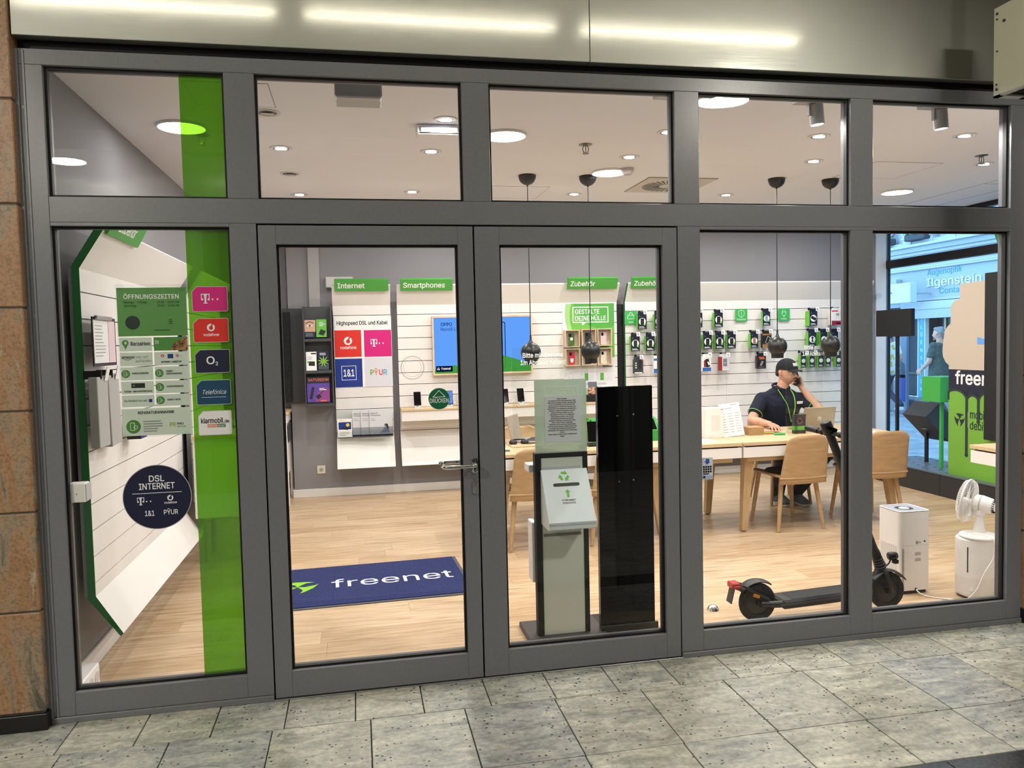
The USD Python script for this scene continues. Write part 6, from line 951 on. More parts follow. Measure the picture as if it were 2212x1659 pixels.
# air purifier
t = thing('air_purifier', 'white tower air purifier on the floor beside the scooter', 'air purifier', (3.256, .655, 0)); px0, px1, py0, py1 = 3.152, 3.360, .55, .76; PW_ = mat('appliance_white', 'eceae7', .4)
part(t, 'body', ext(rrect(px0, py0, px1, py1, .028), .478).apply_translation((0, 0, .022)), PW_, smooth=30); part(t, 'base', ext(rrect(px0+.012, py0+.012, px1-.012, py1-.012, .02), .022), BLACK); 
tp = part(t, 'top_grille', ext(rrect(px0+.010, py0+.010, px1-.010, py1-.010, .022), .002).apply_translation((0, 0, .499)), mat('grille_grey', '9da3ae', .4)); cx, cy = (px0+px1)/2, (py0+py1)/2
part(tp, 'rim', ext(rrect(px0, py0, px1, py1, .028).difference(rrect(px0+.009, py0+.009, px1-.009, py1-.009, .021)), .006).apply_translation((0, 0, .498)), PW_, smooth=30); part(tp, 'hub', ext(disc(cx, cy, .028, 14), .002).apply_translation((0, 0, .501)), PW_); part(tp, 'ring', ext(ring(cx, cy, .058, .003), .001).apply_translation((0, 0, .501)), LGREY)
part(tp, 'slots', J(*[rot(box(cx+.032, cx+.054, cy-.0012, cy+.0012, .5008, .5016), a, (0, 0, 1), (cx, cy, 0)) for a in range(0, 360, 9)]), BLACK, kind='stuff')
hole = mat('hole_grey', '9c9a9a', .7)
part(t, 'side_holes', J(*[box(px0-.0005, px0+.001, py0+.03+i*.0085, py0+.034+i*.0085, .03+j*.0085, .034+j*.0085) for i in range(18) for j in range(31)]), hole, kind='stuff'); part(t, 'front_holes', J(*[box(px0+.012+i*.0075+.004*(j % 2), px0+.0165+i*.0075+.004*(j % 2), py0-.0006, py0+.001, .035+j*.0075, .039+j*.0075) for i in range(2) for j in range(33)]), mat('hole_dark', '6b6968', .7), kind='stuff')
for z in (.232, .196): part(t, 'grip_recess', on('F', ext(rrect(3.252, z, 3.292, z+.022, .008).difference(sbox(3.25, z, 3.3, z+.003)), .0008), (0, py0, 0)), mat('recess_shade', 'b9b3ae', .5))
part(t, 'seam', box(px0+.02, px1-.015, py0-.0004, py0+.001, .296, .2975), LGREY); part(t, 'rating_label', on('F', ext(unary_union([sbox(3.257, .303, 3.275, .322), sbox(3.280, .308, 3.292, .316)]), .0006), (0, py0, 0)), mat('label_grey', '9a938c', .6)); part(t, 'green_dot', on('F', ext(disc(3.318, .318, .0065), .0006), (0, py0, 0)), GREEND); part(t, 'cable_port', box(3.252, 3.266, py0-.001, py0+.004, .022, .036), BLACK)
t = thing('mains_cable', 'white power cord running from the purifier across the oak floor', 'cord', (3.35, .45, 0)); part(t, 'cord', tube(smoothpath([(3.259, py0-.003, .028), (3.263, .52, .012), (3.29, .47, .004), (3.34, .425, .004), (3.41, .36, .004), (3.47, .24, .004)], 30), .004, 8), WHITEG, True)
# humidifier with the fan on it
t = thing('humidifier', 'white cylinder humidifier carrying a desk fan', 'humidifier', (3.56, .43, 0)); hx, hy = 3.565, .435
part(t, 'foot', lathe([(0, 0), (.088, 0), (.092, .012), (.092, .016), (0, .016)], 40, (hx, hy, 0)), mat('foot_brown', '6f5d50', .6), True); part(t, 'tank', lathe([(.093, .0), (.101, .006), (.103, .12), (.103, .33), (.099, .341), (.09, .345), (0, .345)], 48, (hx, hy, .012)), PW_, True); part(t, 'base_band', lathe([(.1035, .012), (.1042, .02), (.1042, .105), (.1035, .115)], 48, (hx, hy, .012)), mat('band_white', 'e2dfdc', .35), True)
aw_ = math.radians(205); part(t, 'level_window', rot(box(hx-.1045, hx-.1005, hy-.003, hy+.003, .16, .31), 28, (0, 0, 1), (hx, hy, 0)), DGREY); part(t, 'knob', rot(cyl((hx-.104, hy, .065), .014, .006, 'x', 20), 40, (0, 0, 1), (hx, hy, 0)), PW_)
t = thing('desk_fan', 'white desk fan standing on the humidifier', 'fan', (hx, hy, .357)); fz = .357
part(t, 'base', lathe([(0, 0), (.10, 0), (.108, .004), (.106, .016), (.06, .026), (.03, .032), (0, .033)], 40, (hx+.012, hy-.02, fz)), PW_, True); part(t, 'column', lathe([(.034, .025), (.028, .07), (.022, .115), (.02, .14), (0, .14)], 24, (hx+.012, hy-.02, fz)), PW_, True); part(t, 'socket', box(hx-.012, hx+.036, hy-.045, hy+.005, fz+.13, fz+.165, .006), PW_)
axd = np.array((-.52, .84, .12)); axd /= np.linalg.norm(axd); hc = np.array((hx-.012, hy+.045, .563))
def along(m):
    a = trimesh.geometry.align_vectors((0, 0, 1), axd); m = m.copy(); m.apply_transform(a); m.apply_translation(hc); return m
part(t, 'motor', along(lathe([(0, -.155), (.025, -.153), (.043, -.13), (.051, -.08), (.05, -.045), (.036, -.032), (0, -.03)], 32)), PW_, True); part(t, 'motor_seam', along(lathe([(.0512, -.078), (.052, -.076), (.052, -.072), (.0512, -.07)], 32)), LGREY); part(t, 'motor_vents', along(J(*[rot(box(.030, .040, -.0015, .0015, -.148, -.135), a, (0, 0, 1)) for a in range(0, 360, 20)])), BLACK)
for k in range(3):
    b = shell_mesh(lambda u, v: (.016+.088*v, (.012+.034*v)*u, .012*u+.004), 7, 8, .003); part(t, 'blade', along(rot(b, 120*k+15, (0, 0, 1))), mat('blade_white', 'dedcd9', .4), True)
cage = []
for k in range(60):
    a = k*2*math.pi/60; ca, sa = math.cos(a), math.sin(a)
    cage.append(tube([(r_*ca, r_*sa, z_) for r_, z_ in ((.036, -.034), (.08, -.032), (.118, -.022), (.128, 0))], .0011, 4)); cage.append(tube([(r_*ca, r_*sa, z_) for r_, z_ in ((.03, .042), (.08, .038), (.118, .024), (.128, 0))], .0011, 4))
part(t, 'cage_wires', along(J(*cage)), PW_, kind='stuff'); part(t, 'cage_ring', along(J(lathe([(.127, -.006), (.1315, -.004), (.1315, .004), (.127, .006), (.127, -.006)], 56), *[tube([(r_*math.cos(a), r_*math.sin(a), z_) for a in np.linspace(0, 2*math.pi, 41)[:-1]], .0013, 4, True) for r_, z_ in ((.06, -.034), (.095, -.029), (.036, -.034), (.06, .041), (.095, .033))])), PW_, True); part(t, 'cap', along(lathe([(0, .05), (.025, .048), (.032, .04), (0, .038)], 24)), PW_, True); part(t, 'hub', along(cyl((0, 0, 0), .016, .05)), PW_)
part(t, 'cord', tube(smoothpath([(hx+.005, hy-.115, fz+.022), (hx+.012, hy-.135, fz+.0), (hx+.012, hy-.13, fz-.08), (hx-.04, hy-.118, .17), (hx-.085, hy-.1, .06), (hx-.14, hy-.07, .006), (hx-.2, hy-.04, .005)], 40), .004, 8), WHITEG, True)
solo('white_plug', J(box(3.60, 3.66, .26, .31, 0, .045, .006), box(3.61, 3.64, .22, .26, .01, .03, .004)), WHITEG, 'white plug block on the floor by the wall end', 'plug')

# ------------------------------------------------------------------ street window display
t = thing('window_podium', 'low black podium with dotted top along the street window', 'podium', (5.74, 2.2, 0)); part(t, 'plinth', box(5.45, 6.03, .32, 4.03, 0, .206, .003), mat('podium_black', '25282c', .4)); part(t, 'top', box(5.445, 6.035, .315, 4.035, .206, .22, .002), mat('podium_top', '5b666e', .35))
part(t, 'top_dots', J(*[cyl((5.53+i*.14+(.07 if j % 2 else 0), .45+j*.16, .2205), .014, .002, 'z', 10) for i in range(4) for j in range(23)]), BLACK)
for y in (1.0, 2.0, 3.0): part(t, 'seam', box(5.4485, 5.451, y, y+.004, .0, .206), BLACK)
t = thing('cutout_board', 'large ice cream shaped cut-out board with dripping green print', 'cut-out', (5.53, 2.3, .22)); xb_ = 5.52
Yp = lambda px: 2.958-(px-2053)*.0059
Zv = lambda v: 1.22+(797-v)*.0043
pts = [(2050, 797), (2050, 788), (2042.6, 781.6), (2037, 770), (2035.5, 757), (2037, 735), (2040.7, 712), (2046, 703), (2054.8, 695), (2053.2, 675), (2053, 662), (2056, 653), (2063, 646), (2072.5, 644), (2072.5, 612)]
out = [(Yp(p), Zv(v)) for p, v in pts]; full = [(1.75, Zv(797))]+[(1.75, Zv(612))]
shape = Polygon([(-a, b) for a, b in out+[(1.75, Zv(600)), (1.75, 1.22)]])
part(t, 'cream_top', on('R', ext(shape, .02), (xb_+.02, 0, 0)), mat('cream_board', 'cdbfae', .7)); part(t, 'navy_band', on('R', ext(sbox(-Yp(2050), .80, -1.75, 1.22), .02), (xb_+.02, 0, 0)), mat('board_navy', '171a33', .5)); 
def arcs(x):
    return None
dr = []; y_ = -Yp(2050); zz = .96
W_ = [.28, .14, .26, .15, .24]; xs_ = [y_-.05]
for w in W_: xs_.append(xs_[-1]+w)
top = []
for i, w in enumerate(W_):
    for a in np.linspace(math.pi, 0, 12): top.append((xs_[i]+w/2+w/2*math.cos(a), .93+(.10 if i % 2 == 0 else .06)*math.sin(a)))
green = Polygon([(y_, .22)]+[(max(y_, a), b) for a, b in top]+[(-1.75, .93), (-1.75, .22)]).buffer(0)
part(t, 'green_print', on('R', ext(green, .021), (xb_+.02, 0, 0)), mat('board_green', '79b43c', .5)); ol = [line([(max(y_, a), b) for a, b in top], .022)]
for i, (dx, ln) in enumerate(((1, .52), (2, .20), (3, .42), (4, .25))): ol.append(line([(xs_[dx], .95), (xs_[dx], .95-ln)], .03)); ol.append(disc(xs_[dx], .95-ln, .019))
part(t, 'drip_outline', on('R', ext(unary_union(ol), .003), (xb_-.001, 0, 0)), mat('drip_dark', '22303a', .4))
part(t, 'lettering', on('R', text('freenet', .118, .56, bold=True, d=.002), (xb_, 2.893, 1.087)), PRINTW); part(t, 'bird_mark', on('R', ext(logo_bird(.085), .002), (xb_-.001, Yp(2074), .755)), NAVY); part(t, 'divider', on('R', ext(sbox(0, 0, .004, .14), .002), (xb_-.001, Yp(2091), .69)), PRINTW)
part(t, 'lettering', on('R', text('mobilcom', .075, .34, d=.002), (xb_-.001, Yp(2096), .775)), NAVY); part(t, 'lettering', on('R', text('debitel', .075, .25, d=.002), (xb_-.001, Yp(2096), .675)), NAVY); part(t, 'blue_patch', on('R', ext(Polygon([(0, 0), (.1, -.02), (.1, -.065), (0, -.065)]), .002), (xb_, Yp(2109), Zv(727))), SKYB)
t = thing('green_cube', 'green display cube on a thin green post', 'display block', (5.685, 3.265, .22)); part(t, 'cube', box(5.56, 5.81, 3.137, 3.392, .887, 1.135, .003), mat('cube_green', '3fae45', .4)); part(t, 'post', box(5.67, 5.70, 3.25, 3.28, .22, .887, .002), _mats['cube_green'])
t = thing('dark_cube', 'tilted dark grey display block on a black post', 'display block', (5.85, 3.58, .22)); A = np.array((5.62, .722)); e1, e3 = np.array((.154, .132)), np.array((.273, -.267)); q = [A, A+e1, A+e1+e3, A+e3]
m = trimesh.creation.extrude_polygon(Polygon(q), .352, engine='earcut'); v = np.asarray(m.vertices); part(t, 'block', trimesh.Trimesh(np.c_[v[:, 0], 3.405+v[:, 2], v[:, 1]], m.faces, process=False), mat('block_grey', '3a3d42', .45)); part(t, 'post', box(5.80, 5.83, 3.62, 3.65, .22, .56, .002), BLACK); part(t, 'label', box(5.745, 5.80, 3.56, 3.63, .573, .576), LGREY)
t = thing('window_screen', 'small black display on a tall black post facing the street', 'screen', (5.75, 4.0, .22)); part(t, 'housing', box(5.72, 5.77, 3.76, 4.33, 1.54, 1.83, .004), BLACKM); part(t, 'post', box(5.73, 5.76, 3.985, 4.015, .22, 1.54, .002), BLACK)
t = thing('window_display', 'tall black display slab standing before the ice cream cut-out', 'screen', (5.48, 1.9, .22)); part(t, 'slab', box(5.458, 5.508, 1.3, 2.48, .608, 2.085, .004), BLACKM); part(t, 'post', box(5.47, 5.5, 1.85, 1.93, .22, .608, .003), BLACK); part(t, 'screen_face', box(5.508, 5.511, 1.34, 2.44, .65, 2.05), BLACKG)
t = thing('hanging_banner', 'green corner of a hanging banner at the street window', 'banner', (6.0, 2.7, 2.3)); part(t, 'cloth', on('R', ext(Polygon([(-2.99, 2.56), (-2.92, 2.40), (-2.8, 2.25), (-2.3, 2.25), (-2.3, 2.56)]), .006), (6.0, 0, 0)), mat('banner_green', '3d8a33', .7)); part(t, 'cords', J(*[tube([(6.0, y, 2.56), (6.0, y, ZC)], .002, 5) for y in (2.9, 2.35)]), BLACK)
# ------------------------------------------------------------------ people
SKINM = mottled('skin', 'c8967c', 'd8a88e', 14, .5, 3)
def ball(p, r, n=14): return m3.Manifold.sphere(r, n).translate(tuple(map(float, p)))
def hull(*ps): return m3.Manifold.batch_hull([ball(p, r) for p, r in ps])
def chain(ps): return [hull(a, b) for a, b in zip(ps, ps[1:])]
def melt(parts, edge, it=8, lamb=.5):
    m = m3.Manifold.batch_boolean(parts, m3.OpType.Add).refine_to_length(edge); q = m.to_mesh(); t = trimesh.Trimesh(q.vert_properties[:, :3], q.tri_verts, process=True)
    trimesh.smoothing.filter_taubin(t, lamb=lamb, nu=lamb+.03, iterations=it); return t
def frame(f, up=(0, 0, 1)):
    f = np.array(f, float); f /= np.linalg.norm(f); l = np.cross(up, f); l /= np.linalg.norm(l); return f, l, np.cross(f, l)
def skull(c, f, l, u, s=1.):
    """Head as a shaped ellipsoid: cranium, cheeks, jaw and chin."""
    b = trimesh.creation.icosphere(3, 1.); v = np.asarray(b.vertices).copy(); F, L, U = v[:, 0], v[:, 1], v[:, 2]
    w = np.where(U < 0, 1-.30*np.abs(U)**1.6, 1.); d = np.where(U < 0, 1-.16*np.abs(U)**2, 1.)
    x = .098*F*d+np.where((U < -.3) & (F > 0), .012*F, 0)-np.where((U < -.25) & (F < 0), .03*F*np.abs(U), 0); y = .075*L*w; z = .118*U
    x = np.where((U > -.1) & (U < .25) & (F > .7), x-.006, x)
    p = np.array(c)+s*(x[:, None]*f+y[:, None]*l+z[:, None]*u); return m3.Manifold(m3.Mesh(p.astype(np.float32), np.asarray(b.faces, np.uint32)))
def head_parts(c, f, l, u, s=1.):
    P = lambda a, b, d: np.array(c)+s*(a*f+b*l+d*u)
    out = [skull(c, f, l, u, s), hull((P(.088, 0, .012), .008*s), (P(.112, 0, -.026), .0115*s)), hull((P(.10, .010, -.028), .008*s), (P(.10, -.010, -.028), .008*s)), hull((P(.088, .018, -.058), .009*s), (P(.088, -.018, -.058), .009*s)), hull((P(.084, .012, -.095), .014*s), (P(.084, -.012, -.095), .014*s)), hull((P(.082, .03, .022), .010*s), (P(.082, -.03, .022), .010*s))]
    for k in (-1, 1): out += [hull((P(-.005, k*.076, .012), .013*s), (P(.0, k*.078, -.02), .009*s), (P(-.018, k*.084, .004), .008*s))]
    return out
def face(t, c, f, l, u, s=1., beard=True):
    P = lambda a, b, d: np.array(c)+s*(a*f+b*l+d*u)
    for k in (-1, 1):
        e = part(t, 'eye', tm(ball(P(.080, k*.031, .0), .0115*s)), mat('eye_white', 'e6e2dc', .2), True); part(e, 'iris', tm(ball(P(.0875, k*.0315, .0), .0055*s)), mat('iris_dark', '2c2a26', .2), True)
        part(t, 'eyebrow', tm(hull((P(.089, k*.015, .019), .0035*s), (P(.090, k*.032, .024), .004*s))+hull((P(.090, k*.032, .024), .004*s), (P(.078, k*.05, .018), .003*s))), mat('brow_hair', '2e231c', .8), True)
    part(t, 'mouth', tm(hull((P(.0955, .016, -.060), .0035*s), (P(.098, 0, -.059), .0045*s))+hull((P(.0955, -.016, -.060), .0035*s), (P(.098, 0, -.059), .0045*s))), mat('lip', 'a5665a', .5), True)
    if beard:
        part(t, 'moustache', tm(hull((P(.099, .0, -.046), .0045*s), (P(.092, .024, -.054), .0035*s))+hull((P(.099, .0, -.046), .0045*s), (P(.092, -.024, -.054), .0035*s))), mat('beard_hair', '4a3a30', .9), True); part(t, 'chin_beard', tm(hull((P(.098, .010, -.092), .008*s), (P(.098, -.010, -.092), .008*s), (P(.090, 0, -.104), .010*s))), mat('beard_hair', '4a3a30', .9), True)
def hand(palm_o, d, n, thumb, curls, spread=.016, s=1.):
    """Hand from the wrist point: d along the palm, n out of the back of the hand, thumb +1 or -1 side; curls: bend of each finger in degrees per joint."""
    d = np.array(d, float); d /= np.linalg.norm(d); n = np.array(n, float); n -= d*np.dot(n, d); n /= np.linalg.norm(n); a = np.cross(d, n)*thumb; o = np.array(palm_o, float); out = []
    W = [o+d*.02+a*.018, o+d*.02-a*.018]; K = [o+d*.092+a*.030, o+d*.096+a*.010, o+d*.092-a*.010, o+d*.084-a*.028]
    out.append(m3.Manifold.batch_hull([ball(W[0], .017), ball(W[1], .015), *[ball(k, .0125) for k in K]]))
    for i, (k, ln) in enumerate(zip(K, (.072, .08, .074, .058))):
        p = k-d*.012; q = d.copy(); pts = [(p, .0105)]; ang = 0; p = k
        pts.append((p, .0098))
        for j, fr in enumerate((.45, .32, .23)):
            ang += math.radians(curls[i][j]); dr = d*math.cos(ang)-n*math.sin(ang)+a*(.12*(1.5-i))*(1 if j == 0 else .6); dr /= np.linalg.norm(dr); p = p+dr*ln*fr; pts.append((p, (.0092, .0085, .0072)[j]))
        out += chain(pts)
    t0 = o+d*.03+a*.026; t1 = t0+(d*.55+a*.75-n*.35)*.036; t2 = t1+(d*.85+a*.25-n*.45)*.030; t3 = t2+(d*.95-n*.3)*.022; out += chain([(t0, .0145), (t1, .0115), (t2, .0098), (t3, .008)]); return out
t = thing('person', 'seated person in a navy polo shirt and dark cap holding a phone to the ear', 'person', (3.93, 3.25, 0))
f, l, u = frame((.34, -.94, -.06)); HC = np.array((3.945, 3.170, 1.230)); nb = np.array((3.912, 3.222, 1.082))
shR, elR, wrR = np.array((3.715, 3.22, .985)), np.array((3.555, 3.11, .80)), np.array((3.605, 2.875, .785)); shL, elL, wrL = np.array((4.105, 3.195, .972)), np.array((4.172, 2.985, .878)), HC+l*.128+f*.072-u*.142
hipR, hipL = np.array((3.85, 3.33, .535)), np.array((4.02, 3.33, .535)); knR, anR = np.array((3.76, 2.90, .535)), np.array((3.83, 3.13, .085)); knL, anL = np.array((4.20, 2.90, .52)), np.array((3.99, 3.09, .085))
hR = hand(wrR+np.array((0, -.005, .0)), (-.05, -1, -.14), (0, -.1, 1), -1, ((12, 22, 18), (10, 20, 18), (12, 24, 20), (16, 26, 20))); hL = hand(wrL, u*.88-f*.36-l*.10, l, 1, ((38, 42, 28), (40, 46, 28), (44, 48, 28), (48, 50, 28)))
torso = [hull(((3.88, 3.33, .55), .12), ((3.99, 3.33, .55), .12), ((3.88, 3.29, .74), .105), ((3.97, 3.29, .74), .105)), hull(((3.88, 3.29, .74), .105), ((3.97, 3.29, .74), .105), ((3.83, 3.23, .92), .10), ((3.99, 3.225, .92), .10)), hull(((3.83, 3.23, .92), .10), ((3.99, 3.225, .92), .10), (shR+np.array((.03, 0, 0)), .06), (shL-np.array((.03, 0, 0)), .06))]
body = torso+[hull((nb-np.array((0, 0, .05)), .058), (HC-u*.075-f*.02, .052)), hull((shR+np.array((.05, 0, -.01)), .045), (nb-np.array((0, 0, .05)), .056)), hull((shL-np.array((.05, 0, .01)), .045), (nb-np.array((0, 0, .05)), .056))]+head_parts(HC, f, l, u)
body += chain([(shR, .058), (shR*.5+elR*.5, .05), (elR, .042)])+chain([(elR, .042), (elR*.7+wrR*.3, .041), (wrR, .026)])+hR+chain([(shL, .058), (shL*.5+elL*.5, .05), (elL, .041)])+chain([(elL, .041), (elL*.7+wrL*.3, .041), (wrL, .026)])+hL
body += chain([(hipR, .085), (knR, .062)])+chain([(knR, .06), (knR*.7+anR*.3, .055), (anR, .038)])+chain([(hipL, .085), (knL, .062)])+chain([(knL, .06), (knL*.7+anL*.3, .055), (anL, .038)])
part(t, 'body', melt(body, .0065, 6), SKINM, True)
face(t, HC, f, l, u)
NV = mottled('polo_navy', '121729', '1b2136', 130, .95, 3, .2); JE = mottled('jeans_dark', '161c28', '222a38', 90, .9, 3)
grow = lambda lst: lst
sl = .60
shirt = [hull(((3.88, 3.33, .53), .132), ((3.99, 3.33, .53), .132), ((3.88, 3.29, .74), .122), ((3.97, 3.29, .74), .122)), hull(((3.88, 3.29, .74), .122), ((3.97, 3.29, .74), .122), ((3.83, 3.23, .92), .117), ((3.99, 3.225, .92), .117)), hull(((3.83, 3.23, .92), .117), ((3.99, 3.225, .92), .117), (shR+np.array((.03, 0, 0)), .066), (shL-np.array((.03, 0, 0)), .066)),
         hull((shR+np.array((.05, 0, .0)), .060), (nb-np.array((0, 0, .035)), .074)), hull((shL-np.array((.05, 0, .0)), .060), (nb-np.array((0, 0, .035)), .074))]
shirt += chain([(shR, .064), (shR*(1-sl)+elR*sl, .066)])+chain([(shL, .064), (shL*(1-sl)+elL*sl, .066)])
cutR, cutL = shR*(1-sl)+elR*sl, shL*(1-sl)+elL*sl
sm = m3.Manifold.batch_boolean(shirt, m3.OpType.Add)
for e0, s0, c0 in ((elR, shR, cutR), (elL, shL, cutL)): d_ = (e0-s0)/np.linalg.norm(e0-s0); sm = sm.trim_by_plane(tuple(-d_), float(-np.dot(d_, c0+d_*.022))) if False else sm-(hull((c0+d_*.095, .074), (c0+d_*.14, .074)))
part(t, 'polo_shirt', melt([sm], .010, 8), NV, True)
LIME = mat('lime_ribbon', '8bd23c', .6)
for e0, s0, c0, r_ in ((elR, shR, cutR, .070), (elL, shL, cutL, .069)):
    d_ = (e0-s0)/np.linalg.norm(e0-s0); a_ = np.cross(d_, (0, 0, 1)); a_ /= np.linalg.norm(a_); b_ = np.cross(d_, a_); part(t, 'sleeve_trim', tube([c0+d_*.022+(r_*.99)*(a_*math.cos(q)+b_*math.sin(q)) for q in np.linspace(0, 2*math.pi, 25)[:-1]], .003, 6, True), LIME, True)
col = [nb+np.array((.074*math.cos(q), .072*math.sin(q)-.004, .012+.026*math.sin(q))) for q in np.linspace(-1.15, 4.29, 20)]
part(t, 'collar', tube(col, .013, 8), NV, True); part(t, 'collar_trim', tube([p+np.array((0, -.004, .009)) for p in col[-9:]], .0022, 6), LIME, True)
V0 = np.array((3.925, 3.075, .90))
part(t, 'lanyard', J(tube(smoothpath([col[-3]+np.array((0, -.012, -.004)), (3.875, 3.106, .99), (3.905, 3.098, .94), (3.93, 3.092, .84), (3.945, 3.098, .77)], 20), .0035, 6), tube(smoothpath([col[2]+np.array((0, -.012, -.004)), (3.985, 3.10, .98), (3.985, 3.092, .92), (3.97, 3.094, .84), (3.95, 3.098, .77)], 20), .0055, 6)), LIME, True)
part(t, 'name_badge', rot(box(4.005, 4.075, 3.098, 3.102, .935, .96, .001), 6, (0, 0, 1), (4.04, 3.10, .95)), PRINTW)
part(t, 'jeans', melt([hull(((3.87, 3.34, .53), .122), ((4.0, 3.34, .53), .122), (hipR, .1), (hipL, .1))]+chain([(hipR, .1), (knR, .074)])+chain([(knR, .074), (knR*.6+anR*.4, .066), (anR+np.array((0, 0, .02)), .056)])+chain([(hipL, .1), (knL, .074)])+chain([(knL, .074), (knL*.6+anL*.4, .066), (anL+np.array((0, 0, .02)), .056)]), .014, 6), JE, True)
for an in (anR, anL):
    sh = part(t, 'shoe', melt([m3.Manifold.batch_hull([ball(an+np.array((0, .045, -.04)), .036), ball(an+np.array((0, .02, .0)), .042), ball(an+np.array((-.012, -.15, -.048)), .030), ball(an+np.array((.018, -.15, -.048)), .028), ball(an+np.array((0, -.08, -.03)), .036)])], .008, 4), mottled('shoe_grey', '4a4d52', '5d6066', 80, .9, 3), True)
    part(sh, 'sole', melt([m3.Manifold.batch_hull([ball(an+np.array((0, .047, -.068)), .0165), ball(an+np.array((0, .02, -.068)), .0165), ball(an+np.array((-.028, -.06, -.068)), .0165), ball(an+np.array((.03, -.06, -.068)), .0165), ball(an+np.array((-.02, -.165, -.068)), .0165), ball(an+np.array((.024, -.165, -.068)), .0165)])], .012, 2), mat('sole_pale', 'a9abad', .7), True)
CAPM = mottled('cap_dark', '15171d', '1f222a', 90, .95, 2); P = lambda a, b, d: HC+a*f+b*l+d*u
b = trimesh.creation.icosphere(3, 1.); v = np.asarray(b.vertices); k = v[:, 2] > -.05; v2 = np.c_[v[:, 0]*.107, v[:, 1]*.087, np.maximum(v[:, 2], -.05)*.098]; cap = trimesh.Trimesh(HC+np.array(u)*.035+v2[:, :1]*f+v2[:, 1:2]*l+v2[:, 2:]*u, b.faces, process=False)
cp = part(t, 'cap', cap, CAPM, True); part(cp, 'brim', shell_mesh(lambda a, c: tuple(P(.085+.078*c*math.sqrt(max(0, 1-.55*a*a))-.02*a*a, .072*a*(1-.12*c), .040-.012*c-.016*a*a)), 13, 8, .004), CAPM, True)
part(cp, 'patch', shell_mesh(lambda a, c: tuple(P(.1055*math.cos(.05+a*.36)*math.cos(.30+.32*c)+.0015, .088*math.sin(.05+a*.36), .035+.0995*math.sin(.30+.32*c))), 9, 6, .003), mat('patch_white', 'd8d8d6', .6), True)
hr = part(t, 'hair', melt([m3.Manifold.batch_hull([ball(P(-.055, s_*.058, d_), .021) for s_ in (-1, 1) for d_ in (.03, -.02)]+[ball(P(-.082, 0, .0), .018), ball(P(-.07, 0, -.035), .018)])], .012, 3), mat('hair_short', '3a2e27', .9), True)
pm = box(-.0045, .0045, -.036, .036, -.075, .075, .004); ax3 = (u*.90-f*.43); ax3 /= np.linalg.norm(ax3); ax2 = np.cross(ax3, l); pv = np.asarray(pm.vertices)
solo('mobile_phone', trimesh.Trimesh(HC+l*.090+f*.034-u*.045+pv[:, :1]*l+pv[:, 1:2]*ax2+pv[:, 2:]*ax3, pm.faces, process=False), mat('phone_bronze', '4d443c', .3, .4), 'dark bronze phone held to the ear of the seated person', 'phone')

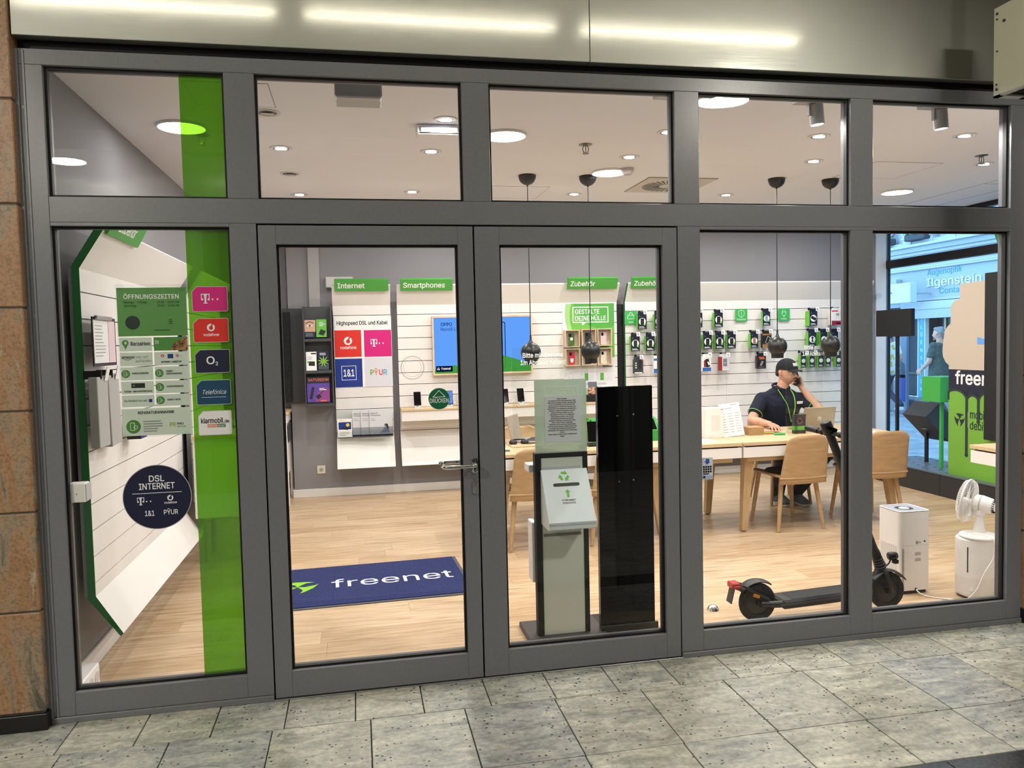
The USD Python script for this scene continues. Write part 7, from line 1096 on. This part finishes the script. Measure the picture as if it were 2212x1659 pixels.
def walker(lab, base, head, heading, shirt_m, trouser_m, hairc, stride, hgt=1.0):
    """A walking figure; stride gives front and rear foot reach and the rear foot's lift."""
    t = thing('person', lab, 'person', base); B = np.array(base, float); f, l, u = frame((math.cos(heading), math.sin(heading), 0)); P = lambda a, b, d: B+hgt*(a*f+b*l+d*u)
    HC = P(.02, 0, 1.60); sR, sL = P(0, -.19, 1.40), P(0, .19, 1.40); eR, eL = P(-.06, -.25, 1.13), P(.04, .25, 1.13); wR, wL = P(.10, -.23, .92), P(.20, .20, 1.0)
    hp = [P(0, s*.09, .92) for s in (-1, 1)]; kn = [P(stride[0]*.55, -.09, .50), P(-stride[1]*.25+.05, .09, .50)]; an = [P(stride[0], -.09, .09), P(-stride[1], .09, .09+stride[2])]
    tor = [hull((P(0, -.08, .95), .12), (P(0, .08, .95), .12), (P(0, -.08, 1.15), .11), (P(0, .08, 1.15), .11)), hull((P(0, -.08, 1.15), .11), (P(0, .08, 1.15), .11), (P(0, -.15, 1.38), .075), (P(0, .15, 1.38), .075))]
    bd = tor+[hull((P(0, 0, 1.42), .06), (P(.01, 0, 1.53), .05))]+head_parts(HC, f, l, u, .98)
    for s_, e_, w_, th in ((sR, eR, wR, 1), (sL, eL, wL, -1)): bd += chain([(s_, .052), (e_, .04)])+chain([(e_, .04), (w_, .026)])+hand(w_, w_-e_+f*.05, l*(-1 if s_ is sR else 1), th, ((20, 25, 20),)*4)
    for h_, k_, a_ in zip(hp, kn, an): bd += chain([(h_, .08), (k_, .055), (a_, .036)])
    part(t, 'body', melt(bd, .013, 5), SKINM, True); face(t, HC, f, l, u, .98, False)
    part(t, 'shirt', melt([hull((P(0, -.085, .92), .135), (P(0, .085, .92), .135), (P(0, -.08, 1.15), .122), (P(0, .08, 1.15), .122)), hull((P(0, -.08, 1.15), .122), (P(0, .08, 1.15), .122), (P(0, -.15, 1.37), .088), (P(0, .15, 1.37), .088)), hull((sR, .066), (sR*.4+eR*.6, .062)), hull((sL, .066), (sL*.4+eL*.6, .062))], .02, 6), shirt_m, True)
    part(t, 'trousers', melt([hull((hp[0], .11), (hp[1], .11), (P(0, 0, 1.0), .12))]+[x for h_, k_, a_ in zip(hp, kn, an) for x in chain([(h_, .095), (k_, .066), (a_+np.array((0, 0, .03)), .05)])], .02, 5), trouser_m, True)
    for a_ in an: part(t, 'shoe', melt([m3.Manifold.batch_hull([ball(a_-f*.04-u*.05, .034), ball(a_-u*.01, .036), ball(a_+f*.13-u*.058, .027)])], .015, 3), mat('walker_shoe', 'b9b6ae', .7), True)
    part(t, 'hair', melt([m3.Manifold.batch_hull([ball(HC+f*a*.98+l*b_*.98+u*d*.98, .03) for a, b_, d in ((-.06, .05, .02), (-.06, -.05, .02), (.04, .04, .085), (.04, -.04, .085), (-.05, 0, .095), (-.075, 0, -.04))])], .02, 4), mat(hairc, {'hair_grey': '8a8782', 'hair_dark': '2f2620'}[hairc], .9), True)
walker('walking person in a grey green T-shirt beside the turquoise column sign', (9.6, 8.02, -.05), None, 1.9, mottled('shirt_sage', '39463f', '4c5a52', 20, .9, 2), mat('trouser_slate', '3a3f4a', .9), 'hair_grey', (.28, .25, .02))
walker('striding person in a white and yellow blotched top and dark trousers', (10.3, 10.26, -.05), None, 1.75, mottled('blouse_blotched', 'e8e6dc', 'c7b94a', 9, .9, 2, lo=.5, hi=.6), mat('trouser_night', '23283a', .9), 'hair_dark', (.30, .38, .12))
